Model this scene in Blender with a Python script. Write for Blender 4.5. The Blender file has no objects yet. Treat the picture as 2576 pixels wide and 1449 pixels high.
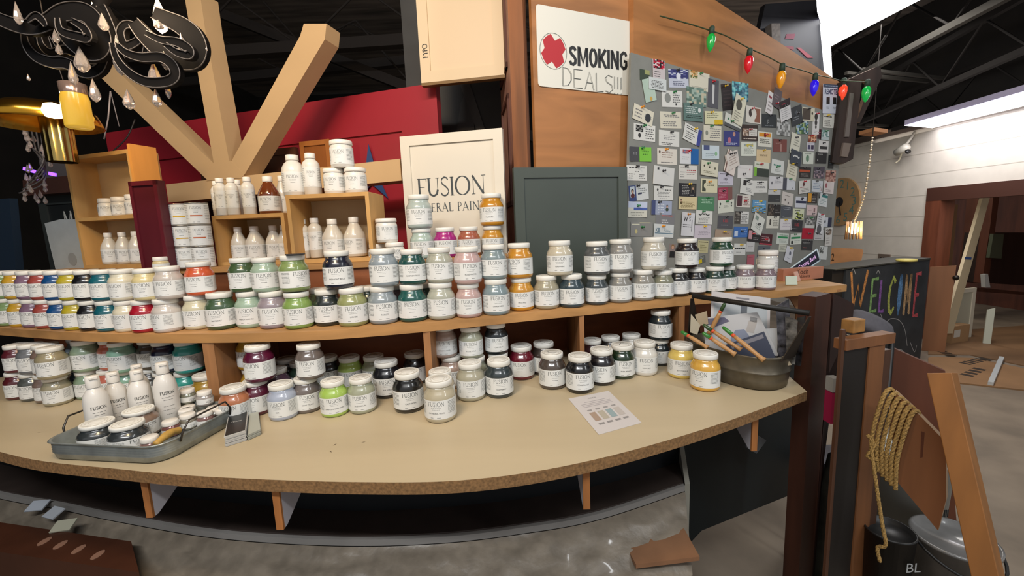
import bpy, bmesh, math, random
from mathutils import Vector, Matrix
S = bpy.context.scene
COL = S.collection
random.seed(7)
V = Vector
# ------------------------------------------------------------------ camera
FPX, PITCH, ROLL, EYE = 1050.0, math.radians(8.0), math.radians(2.3), 1.60
_f = V((0, math.cos(PITCH), -math.sin(PITCH)))
_r = V((1, 0, 0)); _u = _r.cross(_f)
RR = math.cos(ROLL)*_r - math.sin(ROLL)*_u
UU = math.cos(ROLL)*_u + math.sin(ROLL)*_r
EYEP = V((0, 0, EYE))
cam = bpy.data.cameras.new('camera'); camo = bpy.data.objects.new('camera', cam); COL.objects.link(camo)
cam.sensor_width = 36; cam.lens = FPX/2576*36; cam.clip_start = .02; cam.clip_end = 100
m = Matrix((RR, UU, -_f)).transposed().to_4x4(); m.translation = EYEP
camo.matrix_world = m
S.camera = camo
# ------------------------------------------------------------------ light
w = bpy.data.worlds.new('world'); S.world = w; w.use_nodes = True
w.node_tree.nodes['Background'].inputs[0].default_value = (.97, .97, 1, 1)
w.node_tree.nodes['Background'].inputs[1].default_value = .42
def area(name, loc, target, sx, sy, power, col):
    l = bpy.data.lights.new(name, 'AREA'); l.shape = 'RECTANGLE'; l.size = sx; l.size_y = sy; l.energy = power; l.color = col
    o = bpy.data.objects.new(name, l); COL.objects.link(o); o.location = loc
    o.rotation_euler = (V(target)-V(loc)).to_track_quat('-Z', 'Y').to_euler(); return o
area('ceiling_tube_front', (-.3, -.9, 3.3), (-.1, 1.5, 1.2), 2.4, .16, 62, (.97, .985, 1))
area('ceiling_tube_side', (2.2, -.2, 3.3), (.8, 1.9, 1.2), .16, 2.4, 26, (.95, .98, 1))
area('ceiling_tube_hall', (3.3, 3.7, 3.15), (3.6, 4.2, 0), .4, 2.4, 46, (1, .96, .9))
area('hall_ceiling_fill', (4.0, 4.6, 2.6), (4.0, 4.6, 9), 2.5, 3, 16, (1, .9, .84))  # added fill to brighten the ceiling deck, not a fixture
area('alcove_fill', (5.6, 6.0, 2.9), (5.6, 6.0, 0), .3, 1.4, 30, (1, .93, .82))  # unseen fill added to light the inside of the doorway
area('warm_spot', (-.55, .35, 2.75), (-.7, 2.0, 1.9), .35, .35, 15, (1, .72, .42))
S.view_settings.view_transform = 'Standard'; S.view_settings.look = 'None'
S.view_settings.exposure = 0.0; S.view_settings.gamma = 1.0; S.view_settings.use_curve_mapping = False
try: S.cycles.use_denoising = True; S.cycles.max_bounces = 6; S.cycles.transmission_bounces = 8
except Exception: pass
# ------------------------------------------------------------------ points in the room
def ray(x, y): return _f + (x-1288)/FPX*RR - (y-724.5)/FPX*UU
def onz(x, y, z):
    d = ray(x, y); return EYEP + d*((z-EYE)/d.z)
def at(x, y, Y):
    d = ray(x, y); return EYEP + d*(Y/d.y)
def pix(p):
    d = V(p)-EYEP; z = d.dot(_f); return (1288+FPX*d.dot(RR)/z, 724.5-FPX*d.dot(UU)/z, z)
class Pl:
    """upright plane through two plan points; u runs along it, v is height, n faces the viewer"""
    def __init__(s, a, b, tilt=0.0, zt=0.0):
        s.a = V((a[0], a[1], zt)); d = V((b[0]-a[0], b[1]-a[1], 0)); s.u = d.normalized(); s.v = V((0, 0, 1))
        s.n = s.u.cross(s.v)
        if s.n.dot(EYEP-s.a) < 0: s.n = -s.n
        if tilt:   # top leans back
            s.v = (s.v*math.cos(tilt)-s.n*math.sin(tilt)); s.n = s.u.cross(s.v)
            if s.n.dot(EYEP-s.a) < 0: s.n = -s.n
    def uv(s, x, y):
        d = ray(x, y); t = (s.a-EYEP).dot(s.n)/d.dot(s.n); p = EYEP+d*t-s.a
        return (p.dot(s.u), p.dot(s.v))
    def p(s, u, v, n=0.0): return s.a+s.u*u+s.v*v+s.n*n
def px_plane(x1, Y1, x2, Y2, yy=600, tilt=0.0, zt=0.0):
    a = at(x1, yy, Y1); b = at(x2, yy, Y2); return Pl(a, b, tilt, zt)
# ------------------------------------------------------------------ materials
def lin(c):
    if isinstance(c, str):
        c = c.lstrip('#'); c = [int(c[i:i+2], 16)/255 for i in (0, 2, 4)]
    return tuple((x/12.92 if x <= .04045 else ((x+.055)/1.055)**2.4) for x in c[:3])+(1,)
_M = {}
def mat(col, rough=.5, metal=0, kind='flat', amt=.12, scale=30, emit=0, coat=0, bump=0, trans=0, spec=.5, col2=None, alpha=1):
    key = (str(col), rough, metal, kind, amt, scale, emit, coat, bump, trans, spec, str(col2), alpha)
    if key in _M: return _M[key]
    mt = bpy.data.materials.new('m_'+str(col).strip('#')+'_'+kind); mt.use_nodes = True
    nt = mt.node_tree; b = nt.nodes['Principled BSDF']
    b.inputs['Roughness'].default_value = rough; b.inputs['Metallic'].default_value = metal
    b.inputs['Specular IOR Level'].default_value = spec
    b.inputs['Coat Weight'].default_value = coat; b.inputs['Coat Roughness'].default_value = .08
    if trans: b.inputs['Transmission Weight'].default_value = trans; b.inputs['IOR'].default_value = 1.45
    if alpha < 1: b.inputs['Alpha'].default_value = alpha
    c = lin(col); b.inputs['Base Color'].default_value = c
    if emit:
        b.inputs['Emission Color'].default_value = c; b.inputs['Emission Strength'].default_value = emit
    if kind != 'flat':
        tc = nt.nodes.new('ShaderNodeTexCoord'); mp = nt.nodes.new('ShaderNodeMapping')
        nt.links.new(tc.outputs['Object'], mp.inputs[0])
        no = nt.nodes.new('ShaderNodeTexNoise'); no.inputs['Scale'].default_value = scale; no.inputs['Detail'].default_value = 5
        fac = no.outputs['Fac']
        if kind == 'woodx': mp.inputs['Scale'].default_value = (.12, 1, 1)
        elif kind == 'woodz': mp.inputs['Scale'].default_value = (1, 1, .1)
        elif kind == 'woody': mp.inputs['Scale'].default_value = (1, .1, 1)
        if kind == 'ply':
            mp.inputs['Scale'].default_value = (.35, .35, 2.2)
            no.inputs['Distortion'].default_value = 1.2
        nt.links.new(mp.outputs[0], no.inputs[0])
        rp = nt.nodes.new('ShaderNodeValToRGB')
        d = col2 and lin(col2) or tuple(x*(1-2.2*amt) for x in c[:3])+(1,)
        l = tuple(min(1, x*(1+.6*amt)) for x in c[:3])+(1,)
        rp.color_ramp.elements[0].position = .32; rp.color_ramp.elements[0].color = d
        rp.color_ramp.elements[1].position = .68; rp.color_ramp.elements[1].color = l
        nt.links.new(fac, rp.inputs[0]); nt.links.new(rp.outputs[0], b.inputs['Base Color'])
        if emit: nt.links.new(rp.outputs[0], b.inputs['Emission Color'])
        if bump:
            bp = nt.nodes.new('ShaderNodeBump'); bp.inputs['Strength'].default_value = bump; bp.inputs['Distance'].default_value = .003
            nt.links.new(fac, bp.inputs['Height']); nt.links.new(bp.outputs[0], b.inputs['Normal'])
    _M[key] = mt; return mt
# ------------------------------------------------------------------ mesh builder
class MB:
    def __init__(s): s.v = []; s.f = []; s.m = []; s.sm = []; s.mats = []
    def mi(s, m):
        if m not in s.mats: s.mats.append(m)
        return s.mats.index(m)
    def add(s, vs, fs, m, smooth=False):
        k = len(s.v); s.v += [V(p) for p in vs]; i = s.mi(m)
        for f in fs: s.f.append([k+j for j in f]); s.m.append(i); s.sm.append(smooth)
        return s
    def box(s, c, h, m, rot=None):
        """c centre, h full size"""
        vs = []
        for dx in (-.5, .5):
            for dy in (-.5, .5):
                for dz in (-.5, .5):
                    p = V((dx*h[0], dy*h[1], dz*h[2])); 
                    if rot: p = rot @ p
                    vs.append(V(c)+p)
        return s.add(vs, [(0,1,3,2),(4,6,7,5),(0,4,5,1),(2,3,7,6),(0,2,6,4),(1,5,7,3)], m)
    def prism(s, pl, pts, n0, n1, m, medge=None):
        """polygon pts (u,v) on plane pl, from offset n0 to n1 (n1 towards viewer)"""
        k = len(pts); a = [pl.p(u, v, n0) for u, v in pts]; b = [pl.p(u, v, n1) for u, v in pts]
        s.add(a+b, [tuple(range(k-1, -1, -1)), tuple(range(k, 2*k))], m)
        s.add(a+b, [(i, (i+1) % k, k+(i+1) % k, k+i) for i in range(k)], medge or m); return s
    def beam(s, p, q, wd, th, m, up=V((0, 0, 1))):
        p = V(p); q = V(q); d = (q-p).normalized(); sd = d.cross(up)
        if sd.length < 1e-4: sd = d.cross(V((0, 1, 0)))
        sd.normalize(); t = sd.cross(d).normalized(); vs = []
        for e in (p, q):
            for a, b in ((-1, -1), (1, -1), (1, 1), (-1, 1)): vs.append(e+sd*a*wd/2+t*b*th/2)
        return s.add(vs, [(0,1,2,3)[::-1],(4,5,6,7),(0,1,5,4),(1,2,6,5),(2,3,7,6),(3,0,4,7)], m)
    def tube(s, pts, r, m, n=8, closed=False, cap=True):
        pts = [V(p) for p in pts]; k = len(pts); vs = []; nrm = None
        for i, p in enumerate(pts):
            a = pts[i-1] if (i or closed) else p; b = pts[(i+1) % k] if (i < k-1 or closed) else p
            d = (b-a).normalized()
            if nrm is None: nrm = d.orthogonal().normalized()
            else:
                nrm = nrm-d*nrm.dot(d); nrm = nrm.normalized() if nrm.length > 1e-6 else d.orthogonal().normalized()
            bn = d.cross(nrm); ri = r[i] if isinstance(r, (list, tuple)) else r
            for j in range(n):
                t = 2*math.pi*j/n; vs.append(p+nrm*math.cos(t)*ri+bn*math.sin(t)*ri)
        fs = []
        for i in range(k if closed else k-1):
            for j in range(n):
                a = i*n; b = ((i+1) % k)*n; fs.append((a+j, a+(j+1) % n, b+(j+1) % n, b+j))
        if cap and not closed: fs += [tuple(range(n))[::-1], tuple((k-1)*n+j for j in range(n))]
        return s.add(vs, fs, m, True)
    def lathe(s, prof, m, c=(0, 0, 0), n=28, rot=None, capb=True, capt=True, sx=1, sy=1):
        vs = []; c = V(c)
        for r, z in prof:
            for j in range(n):
                t = 2*math.pi*j/n; p = V((r*math.cos(t)*sx, r*math.sin(t)*sy, z))
                if rot: p = rot @ p
                vs.append(c+p)
        fs = [(i*n+j, i*n+(j+1) % n, (i+1)*n+(j+1) % n, (i+1)*n+j) for i in range(len(prof)-1) for j in range(n)]
        s.add(vs, fs, m, True)
        k = len(prof)
        e = []
        if capb and prof[0][0] > 1e-5: e.append(tuple(range(n))[::-1])
        if capt and prof[-1][0] > 1e-5: e.append(tuple((k-1)*n+j for j in range(n)))
        if e: s.add(vs, e, m)
        return s
    def ribbon(s, pts, wd, m, fn=None):
        """flat stroke along (u,v) pts"""
        L = []; R_ = []; k = len(pts)
        for i in range(k):
            a = V(pts[max(0, i-1)]); b = V(pts[min(k-1, i+1)]); d = (b-a)
            if d.length < 1e-9: d = V((1, 0))
            d.normalize(); nn = V((-d.y, d.x)); p = V(pts[i]); wi = wd[i] if isinstance(wd, list) else wd
            L.append(p+nn*wi/2); R_.append(p-nn*wi/2)
        fn = fn or (lambda q: V((q.x, q.y, 0)))
        return s.add([fn(p) for p in L]+[fn(p) for p in R_], [(i, i+k, i+k+1, i+1) for i in range(k-1)], m)
    def build(s, name, parent=None, loc=None, keep=False):
        me = bpy.data.meshes.new(name)
        if parent is not None:
            off = V((0, 0, 0)); q = parent
            while q is not None: off += q.location; q = q.parent
            loc = V((0, 0, 0))
        else:
            if loc is None:
                xs = [p.x for p in s.v]; ys = [p.y for p in s.v]; zs = [p.z for p in s.v]
                loc = V(((min(xs)+max(xs))/2, (min(ys)+max(ys))/2, min(zs)))
            if keep: loc = V((0, 0, 0))
            loc = V(loc); off = loc
        me.from_pydata([p-off for p in s.v], [], s.f); me.update()
        for m in s.mats: me.materials.append(m)
        me.polygons.foreach_set('material_index', s.m); me.polygons.foreach_set('use_smooth', s.sm)
        o = bpy.data.objects.new(name, me); COL.objects.link(o); o.location = loc
        if parent is not None: o.parent = parent
        return o
def tag(o, label=None, cat=None, group=None, kind=None):
    if label: o['label'] = label
    if cat: o['category'] = cat
    if group: o['group'] = group
    if kind: o['kind'] = kind
    return o
def thing(name, label, cat, loc, group=None):
    o = bpy.data.objects.new(name, None); COL.objects.link(o); o.location = V(loc); o.empty_display_size = .02
    return tag(o, label, cat, group)
def bevel(o, w=.002, seg=2):
    md = o.modifiers.new('bevel', 'BEVEL'); md.width = w; md.segments = seg; md.limit_method = 'ANGLE'; md.angle_limit = .8; return o
def cr(pts, n=8, closed=False):
    """smooth curve through points"""
    P = [V(p) for p in pts]; k = len(P); out = []
    for i in range(k if closed else k-1):
        p0 = P[(i-1) % k] if (i or closed) else P[0]; p1 = P[i]; p2 = P[(i+1) % k]; p3 = P[(i+2) % k] if (i+2 < k or closed) else P[-1]
        for j in range(n):
            t = j/n; out.append(.5*((2*p1)+(p2-p0)*t+(2*p0-5*p1+4*p2-p3)*t*t+(3*p1-p0-3*p2+p3)*t**3))
    if not closed: out.append(P[-1])
    return out
# ------------------------------------------------------------------ lettering
_T = {}
def text2d(s, bold=0.0):
    """flat outline faces of a string in the built-in typeface, cap height about 1"""
    if (s, bold) in _T: return _T[(s, bold)]
    cu = bpy.data.curves.new('t', 'FONT'); cu.body = s; cu.size = 1.4; cu.offset = bold; cu.resolution_u = 2
    o = bpy.data.objects.new('t', cu); COL.objects.link(o)
    dg = bpy.context.evaluated_depsgraph_get(); me = o.evaluated_get(dg).to_mesh()
    r = ([(v.co.x, v.co.y) for v in me.vertices], [tuple(p.vertices) for p in me.polygons])
    bpy.data.objects.remove(o); bpy.data.curves.remove(cu)
    _T[(s, bold)] = r; return r
def put_text(mb, s, h, m, fn, bold=0.0, width=None, align='c', shear=0.0):
    vs, fs = text2d(s, bold)
    if not vs: return
    x0 = min(v[0] for v in vs); x1 = max(v[0] for v in vs); sx = h if width is None else width/(x1-x0)
    c = {'c': (x0+x1)/2, 'l': x0, 'r': x1}[align]
    mb.add([fn((x-c)*sx+shear*y*h, y*h) for x, y in vs], fs, m)
# serif capitals: strokes ((points), weight) on a unit cap height; thick=1 thin=0
SER = {
 'F': (.52, [([(.12,0),(.12,1)],1),([(.12,.97),(.52,.97)],0),([(.12,.52),(.42,.52)],0),([(.52,.97),(.52,.83)],0),([(.02,.01),(.24,.01)],0),([(.02,.98),(.14,.98)],0)]),
 'U': (.72, [([(.12,1),(.12,.35),(.17,.12),(.36,.01),(.54,.12),(.6,.35)],1),([(.6,.35),(.6,1)],0),([(.02,.98),(.24,.98)],0),([(.5,.98),(.7,.98)],0)]),
 'S': (.5, [([(.43,.85),(.38,.96),(.25,1),(.12,.93),(.08,.8),(.13,.64),(.3,.5),(.42,.36),(.45,.2),(.38,.06),(.24,0),(.1,.05),(.05,.17)],.6)]),
 'I': (.26, [([(.13,0),(.13,1)],1),([(.03,.01),(.23,.01)],0),([(.03,.98),(.23,.98)],0)]),
 'O': (.84, [([(.42+.37*math.sin(t*math.pi/10),.5+.5*math.cos(t*math.pi/10)) for t in range(21)],.5)]),
 'N': (.82, [([(.14,0),(.14,1)],0),([(.1,1),(.68,0)],1),([(.68,0),(.68,1)],0),([(.04,.01),(.24,.01)],0),([(.58,.98),(.8,.98)],0)]),
 'E': (.52, [([(.12,0),(.12,1)],1),([(.12,.97),(.48,.97)],0),([(.12,.52),(.4,.52)],0),([(.12,.02),(.5,.02)],0),([(.02,.01),(.2,.01)],0)]),
 'R': (.6, [([(.12,0),(.12,1)],1),([(.12,.97),(.3,.97),(.42,.86),(.42,.65),(.3,.54),(.12,.52)],.4),([(.26,.52),(.58,0)],1),([(.02,.01),(.22,.01)],0)]),
 'A': (.72, [([(.06,0),(.36,1)],0),([(.34,1),(.64,0)],1),([(.17,.34),(.5,.34)],0),([(0,.01),(.14,.01)],0),([(.54,.01),(.74,.01)],0)]),
 'L': (.5, [([(.12,0),(.12,1)],1),([(.12,.02),(.48,.02)],0),([(.48,.02),(.48,.15)],0),([(.02,.98),(.22,.98)],0)]),
 'P': (.5, [([(.12,0),(.12,1)],1),([(.12,.97),(.3,.97),(.43,.84),(.43,.62),(.3,.5),(.12,.48)],.4),([(.02,.01),(.22,.01)],0)]),
 'T': (.6, [([(.3,0),(.3,1)],1),([(.03,.97),(.57,.97)],0),([(.04,.97),(.04,.84)],0),([(.56,.97),(.56,.84)],0),([(.2,.01),(.4,.01)],0)]),
 'M': (.92, [([(.1,0),(.16,1)],0),([(.16,1),(.45,.05)],1),([(.45,.05),(.74,1)],0),([(.74,1),(.8,0)],1),([(.02,.01),(.18,.01)],0),([(.7,.01),(.9,.01)],0)]),
 'Y': (.66, [([(.06,1),(.33,.5)],1),([(.6,1),(.33,.5)],0),([(.33,.5),(.33,0)],1),([(.23,.01),(.43,.01)],0)]),
 'C': (.7, [([(.64,.82),(.5,.96),(.36,1),(.18,.9),(.07,.68),(.06,.4),(.16,.12),(.36,0),(.54,.05),(.65,.18)],.5)]),
 ' ': (.35, []),
}
def serif(mb, s, h, m, fn, thick=.12, thin=.045, align='c', track=.06):
    wid = sum(SER[c][0]+track for c in s)-track; x = {'c': -wid/2, 'l': 0}[align]
    for c in s:
        wd, st = SER[c]
        for pts, k in st:
            if c == 'O' or c in 'SC':   # stroke swells on its upright runs
                ws = []
                for i in range(len(pts)):
                    a = pts[max(0, i-1)]; b = pts[min(len(pts)-1, i+1)]; d = math.hypot(b[0]-a[0], b[1]-a[1]) or 1
                    ws.append(h*(thin+(thick-thin)*abs(b[1]-a[1])/d if c != 'S' else thin+(thick-thin)*(abs(b[0]-a[0])/d)*.8))
            else: ws = h*(thin+(thick-thin)*k)
            mb.ribbon([((x+p[0])*h, p[1]*h) for p in pts], ws, m, lambda q: fn(q.x, q.y))
        x += wd+track
    return wid*h
WHITE = mat('#e9e6e0', .45, spec=.4); INKM = mat('#3a3d3c', .6); GREYT = mat('#8d908e', .7); PAPER = mat('#dcdcd8', .6)
# ================================================================== setting
ZC, ZL, ZR = 1.085, 1.33, 1.51           # counter, ledge and riser heights
FLR = mat('#8b7d6c', .65, kind='noise', amt=.15, scale=3, bump=.1)
def struct(mb, name, label=None):
    o = mb.build(name); tag(o, label, kind='structure'); return o
G0 = Pl((0, 0), (1, 0))
floor_mb = MB(); floor_mb.add([(-5,-3,0),(9,-3,0),(9,9,0),(-5,9,0)], [(0,1,2,3)], FLR)
struct(floor_mb, 'floor', 'bare concrete floor with scuffs')
DK = mat('#17130f', .9, kind='noise', amt=.25, scale=4)
cm = MB(); cm.box((2, 3, 4.25), (14, 12.5, .06), mat('#6f665e', .95, kind='woodx', amt=.3, scale=9)); struct(cm, 'ceiling', 'dark open ceiling deck')
bw = MB(); bw.box((-.6, 8.2, 2.1), (9.5, .1, 4.2), DK); struct(bw, 'wall_back', 'dark wall far behind the display')
lw = MB(); lw.box((-4.6, 3, 2.1), (.1, 11, 4.2), DK); struct(lw, 'wall_left', 'dark wall past the left end')
# white block wall on the right with a doorway
WL = px_plane(2140, 6.4, 2530, 4.45)
BLK = mat('#e4ddd0', .6, kind='noise', amt=.04, scale=5)
def wall_piece(name, u0, u1, z0, z1, label):
    mb = MB(); mb.prism(WL, [(u0, z0), (u1, z0), (u1, z1), (u0, z1)], -.15, 0, BLK)
    JO = mat('#c9c2b6', .8)
    z = .0
    while z < z1:
        if z > z0+.01: mb.prism(WL, [(u0, z-.004), (u1, z-.004), (u1, z+.004), (u0, z+.004)], 0, .0015, JO)
        z += .26
    return struct(mb, name, label)
uD0 = WL.uv(2328, 600)[0]; uT = WL.uv(2345, 473); zD = WL.uv(2345, 473)[1]; zW = WL.uv(2330, 315)[1]
uL = WL.uv(1900, 500)[0]; uR = WL.uv(2576, 500)[0]+1.6
wall_piece('wall_right', uL, uD0, 0, zW, 'white painted block wall left of the doorway')
wall_piece('wall_right_header', uD0, uR, zD, zW, 'white painted block wall above the doorway')
up = MB(); up.prism(WL, [(uL, zW), (uR, zW), (uR, 4.2), (uL, 4.2)], -.3, -.16, DK); struct(up, 'wall_right_upper', 'dark upper wall')
# room behind the doorway
RW = mat('#6b3a26', .6, kind='woodz', amt=.18, scale=14)
dm = MB(); dm.prism(WL, [(uD0-7, 0), (uR+1, 0), (uR+1, 3), (uD0-7, 3)], -3.0, -2.9, RW); struct(dm, 'wall_alcove', 'red brown boarded wall inside the doorway')
td = MB(); td.prism(WL, [(uD0-.02, 0), (uD0+.16, 0), (uD0+.16, zD), (uD0-.02, zD)], -.16, .02, mat('#7d4630', .5, kind='woodz', amt=.15, scale=14))
td.prism(WL, [(uD0-.02, zD-.16), (uR, zD-.16), (uR, zD), (uD0-.02, zD)], -.16, .021, mat('#4a2a1e', .6)); struct(td, 'trim_1', 'brown wooden doorway casing')
tw = MB(); tw.prism(WL, [(uL, zW-.03), (uR, zW-.03), (uR, zW+.05), (uL, zW+.05)], -.14, .04, mat('#4d4038', .8)); struct(tw, 'trim_2', 'dark timber plate on top of the block wall')
# ceiling joists
JM = mat('#1d1b1a', .95, spec=.1); JM2 = mat('#34322f', .95, spec=.1)
joists = [((2060, 215), 5.2, (2576, 20), 2.9, JM2, 'pale grey steel bar joist closest under the ceiling'), ((2150, 310), 6.0, (2576, 135), 3.5, JM, 'dark steel bar joist second row back'),
          ((2150, 345), 6.6, (2576, 245), 4.2, JM, 'dark steel bar joist lowest row over the block wall')]
for (a, Ya, b, Yb, m_, lb) in joists:
    p = at(a[0], a[1], Ya); q = at(b[0], b[1], Yb); q.z = p.z = (p.z+q.z)/2; d = (q-p)
    t = thing('bar_joist', lb, 'joist', p-V((0, 0, .05)), 'steel joists over the hall')
    mb = MB(); mb.beam(p-d*.5, q+d*.4, .05, .05, m_); mb.build('lower_chord', t)
    mb = MB(); mb.beam(p-d*.5+V((0,0,.42)), q+d*.4+V((0,0,.42)), .05, .05, JM); mb.build('upper_chord', t)
    mb = MB(); L = d.length*1.9; k = int(L/.45); s0 = p-d*.5; dd = d*1.9/k
    mb.tube([s0+dd*i+V((0, 0, .42 if i % 2 else 0)) for i in range(k+1)], .011, JM, 6); mb.build('web_rod', t)
for px_, py_, qx, qy, Y1, Y2 in ((2130, 158, 2330, 262, 4.6, 5.0), (2150, 300, 2330, 395, 5.9, 6.3)):
    mb = MB(); p = at(px_, py_, Y1); q = at(qx, qy, Y2); q.z = p.z = max(p.z, q.z)-.1
    mb.beam(p, q, .03, .03, JM2); mb.beam(p+V((.09, -.09, 0)), q+V((.09, -.09, 0)), .03, .03, JM2)
    tag(mb.build('conduit_pipe'), 'pair of grey conduits slanting under the ' + ('nearer' if Y1 < 5 else 'farther') + ' joists', 'pipe')
# left ceiling joists over the display
for i, (x1, y1, x2, y2) in enumerate([(300, 150, 760, 120), (620, 60, 1050, 230), (560, 200, 1060, 150)]):
    p = at(x1, y1, 4.6+i*.5); q = at(x2, y2, 4.4+i*.5); d = q-p
    t = thing('bar_joist', ('dark joist above the chandelier side', 'dark joist slanting between the two right timber arms', 'dark joist just above the red panel')[i], 'joist', p, 'dark joists behind the display')
    mb = MB(); mb.beam(p-d, q+d, .1, .1, mat('#332d29', .9)); mb.build('lower_chord', t)
    mb = MB(); k = 9; mb.tube([p-d+d*3*j/k+V((0, 0, .5 if j % 2 else 0)) for j in range(k+1)], .013, mat('#332d29', .9), 6); mb.build('web_rod', t)
# fluorescent fixtures
def fixture(name, pts, Ys, label, col, es):
    P = [at(x, y, Y) for (x, y), Y in zip(pts, Ys)]
    z = sum(p.z for p in P)/len(P)
    for p in P: p.z = z
    t = thing(name, label, 'ceiling light', P[0]+V((0, 0, 0)))
    mb = MB(); mb.add([p for p in P], [tuple(range(len(P)))], mat(col, .5, emit=es)); mb.build('diffuser', t)
    mb = MB(); Q = [p+V((0, 0, .05)) for p in P]; k = len(P)
    mb.add([p+V((0, 0, .004)) for p in P]+Q, [(i, (i+1) % k, k+(i+1) % k, k+i) for i in range(k)]+[tuple(range(k, 2*k))], mat('#a9a5b8', .5)); mb.build('housing', t)
def onceil(x, y, z): return onz(x, y, z)
def fixture_z(name, pts, z, label, col, es):
    P = [onz(x, y, z) for x, y in pts]; k = len(P)
    t = thing(name, label, 'ceiling light', P[0])
    mb = MB(); mb.add(P, [tuple(range(k))], mat(col, .5, emit=es)); mb.build('diffuser', t)
    mb = MB(); mb.add([p+V((0, 0, .004)) for p in P]+[p+V((0, 0, .06)) for p in P], [(i, (i+1) % k, k+(i+1) % k, k+i) for i in range(k)]+[tuple(range(k, 2*k))], mat('#8f8ba3', .5)); mb.build('housing', t)
fixture_z('fluorescent_light', [(2275, 316), (2345, 322), (2620, 256), (2620, 218)], 2.62, 'long white fluorescent light above the doorway wall', '#fbf8ff', 7)
fixture_z('fluorescent_light', [(2056, 30), (2083, 120), (2320, -3), (2420, -60), (2050, -60)], 2.9, 'broad white fluorescent panel above the plywood header', '#fbfbff', 7)
# ================================================================== display furniture
CF = [(-2.1, 1.42), (-1.7, 1.17), (-1.257, .986), (-.929, .907), (-.673, .858), (-.342, .817), (-.089, .811), (.173, .868), (.504, 1.002), (.869, 1.188)]
EF = [(-2.3, 1.62), (-1.9, 1.475), (-1.57, 1.36), (-1.27, 1.27), (-.94, 1.21), (-.57, 1.185), (-.254, 1.238), (.077, 1.335), (.584, 1.471), (.95, 1.545), (1.328, 1.634)]
CFs = cr([V((x, y, 0)) for x, y in CF], 7); EFs = cr([V((x, y, 0)) for x, y in EF], 6)
def curveY(pts, x):
    for a, b in zip(pts, pts[1:]):
        if a.x <= x <= b.x: return a.y+(b.y-a.y)*(x-a.x)/(b.x-a.x)
    return pts[0].y if x < pts[0].x else pts[-1].y
EY = lambda x: curveY(EFs, x)
def slab(mb, front, back, z0, z1, mtop, medge, seg=None):
    """slab between a front curve and matching back curve"""
    k = len(front); vs = []
    for z in (z0, z1):
        for p in front: vs.append((p[0], p[1], z))
        for p in back: vs.append((p[0], p[1], z))
    T = 2*k
    mb.add(vs, [(T+i, T+i+1, T+k+i+1, T+k+i) for i in range(k-1)], mtop)
    mb.add(vs, [(i, k+i, k+i+1, i+1) for i in range(k-1)]+[(i, i+1, T+i+1, T+i) for i in range(k-1)]+[(k+i, T+k+i, T+k+i+1, k+i+1) for i in range(k-1)]+[(0, T, T+k, k), (k-1, 2*k-1, T+2*k-1, T+k-1)], medge)
TOP = mat('#c2b191', .42, kind='woodx', amt=.05, scale=6, spec=.35); MDF = mat('#8f6b43', .8, kind='noise', amt=.2, scale=160)
ct = thing('display_counter', 'long bowed counter with cream top and raw fibreboard edge', 'counter', (-.3, 1.2, ZC-.03))
mb = MB(); back = [V((p.x*1.0+(.16*max(0, p.x+.2) if p.x > -.2 else 0), max(1.62, EY(p.x)+.36), 0)) for p in CFs]
slab(mb, CFs, back, ZC-.028, ZC, TOP, MDF); mb.build('counter_top', ct)
PINEE = mat('#b0703a', .6, kind='woodz', amt=.15, scale=40); WHB = mat('#c9c6cc', .5)
for x, y, s_ in ((352, 1215, 1), (686, 1240, 1), (1476, 1190, -1), (1905, 1060, -1)):
    p = onz(x, y-12, ZC-.028); p.y += .012; d = V((0, 1, 0)); a = .105
    mb = MB(); L_ = .02
    P = Pl((p.x, p.y), (p.x, p.y+1)); 
    u0 = 0; sg = 1 if (P.u.y > 0) else -1
    mb.prism(P, [(0, ZC-.03), (.24*sg, ZC-.03), (.012*sg, ZC-.03-a), (0, ZC-.03-a)], -.0075, .0075, WHB)
    o = mb.build('shelf_bracket', ct); o['label'] = 'white triangular bracket'
    mb = MB(); mb.box((p.x, p.y-.002, ZC-.03-a/2), (.016, .006, a), PINEE); f = mb.build('front_edge', o); f['label'] = 'raw wooden edge of the bracket'
# base under the counter
def off(pts, d): return [V((p.x, p.y+d, 0)) for p in pts]
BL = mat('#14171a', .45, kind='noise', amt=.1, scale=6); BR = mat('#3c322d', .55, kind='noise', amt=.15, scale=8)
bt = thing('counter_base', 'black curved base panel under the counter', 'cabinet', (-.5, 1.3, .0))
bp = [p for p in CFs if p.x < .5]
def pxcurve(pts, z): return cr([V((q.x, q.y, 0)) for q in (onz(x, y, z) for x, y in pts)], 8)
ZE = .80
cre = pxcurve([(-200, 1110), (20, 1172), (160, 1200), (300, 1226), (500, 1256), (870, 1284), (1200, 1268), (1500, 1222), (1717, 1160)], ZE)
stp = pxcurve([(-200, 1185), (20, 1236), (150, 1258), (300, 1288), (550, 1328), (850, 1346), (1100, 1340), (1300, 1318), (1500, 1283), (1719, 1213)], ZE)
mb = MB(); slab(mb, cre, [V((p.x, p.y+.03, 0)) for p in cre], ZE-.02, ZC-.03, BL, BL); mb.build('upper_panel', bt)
n9 = len(stp); cre2 = [cre[min(len(cre)-1, int(i*(len(cre)-1)/(n9-1)+.5))] for i in range(n9)]
mb = MB(); slab(mb, stp, [V((p.x, p.y+.015, 0)) for p in cre2], ZE-.03, ZE, BR, BR); o = mb.build('ledge_board', bt); o['label'] = 'dark brown curved board'
mb = MB(); slab(mb, [V((p.x, p.y-.012, 0)) for p in stp], [V((p.x, p.y-.0005, 0)) for p in stp], ZE-.022, ZE-.004, mat('#85827e', .6), mat('#85827e', .6)); o = mb.build('edge_strip', bt); o['label'] = 'pale grey edge strip'
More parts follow.
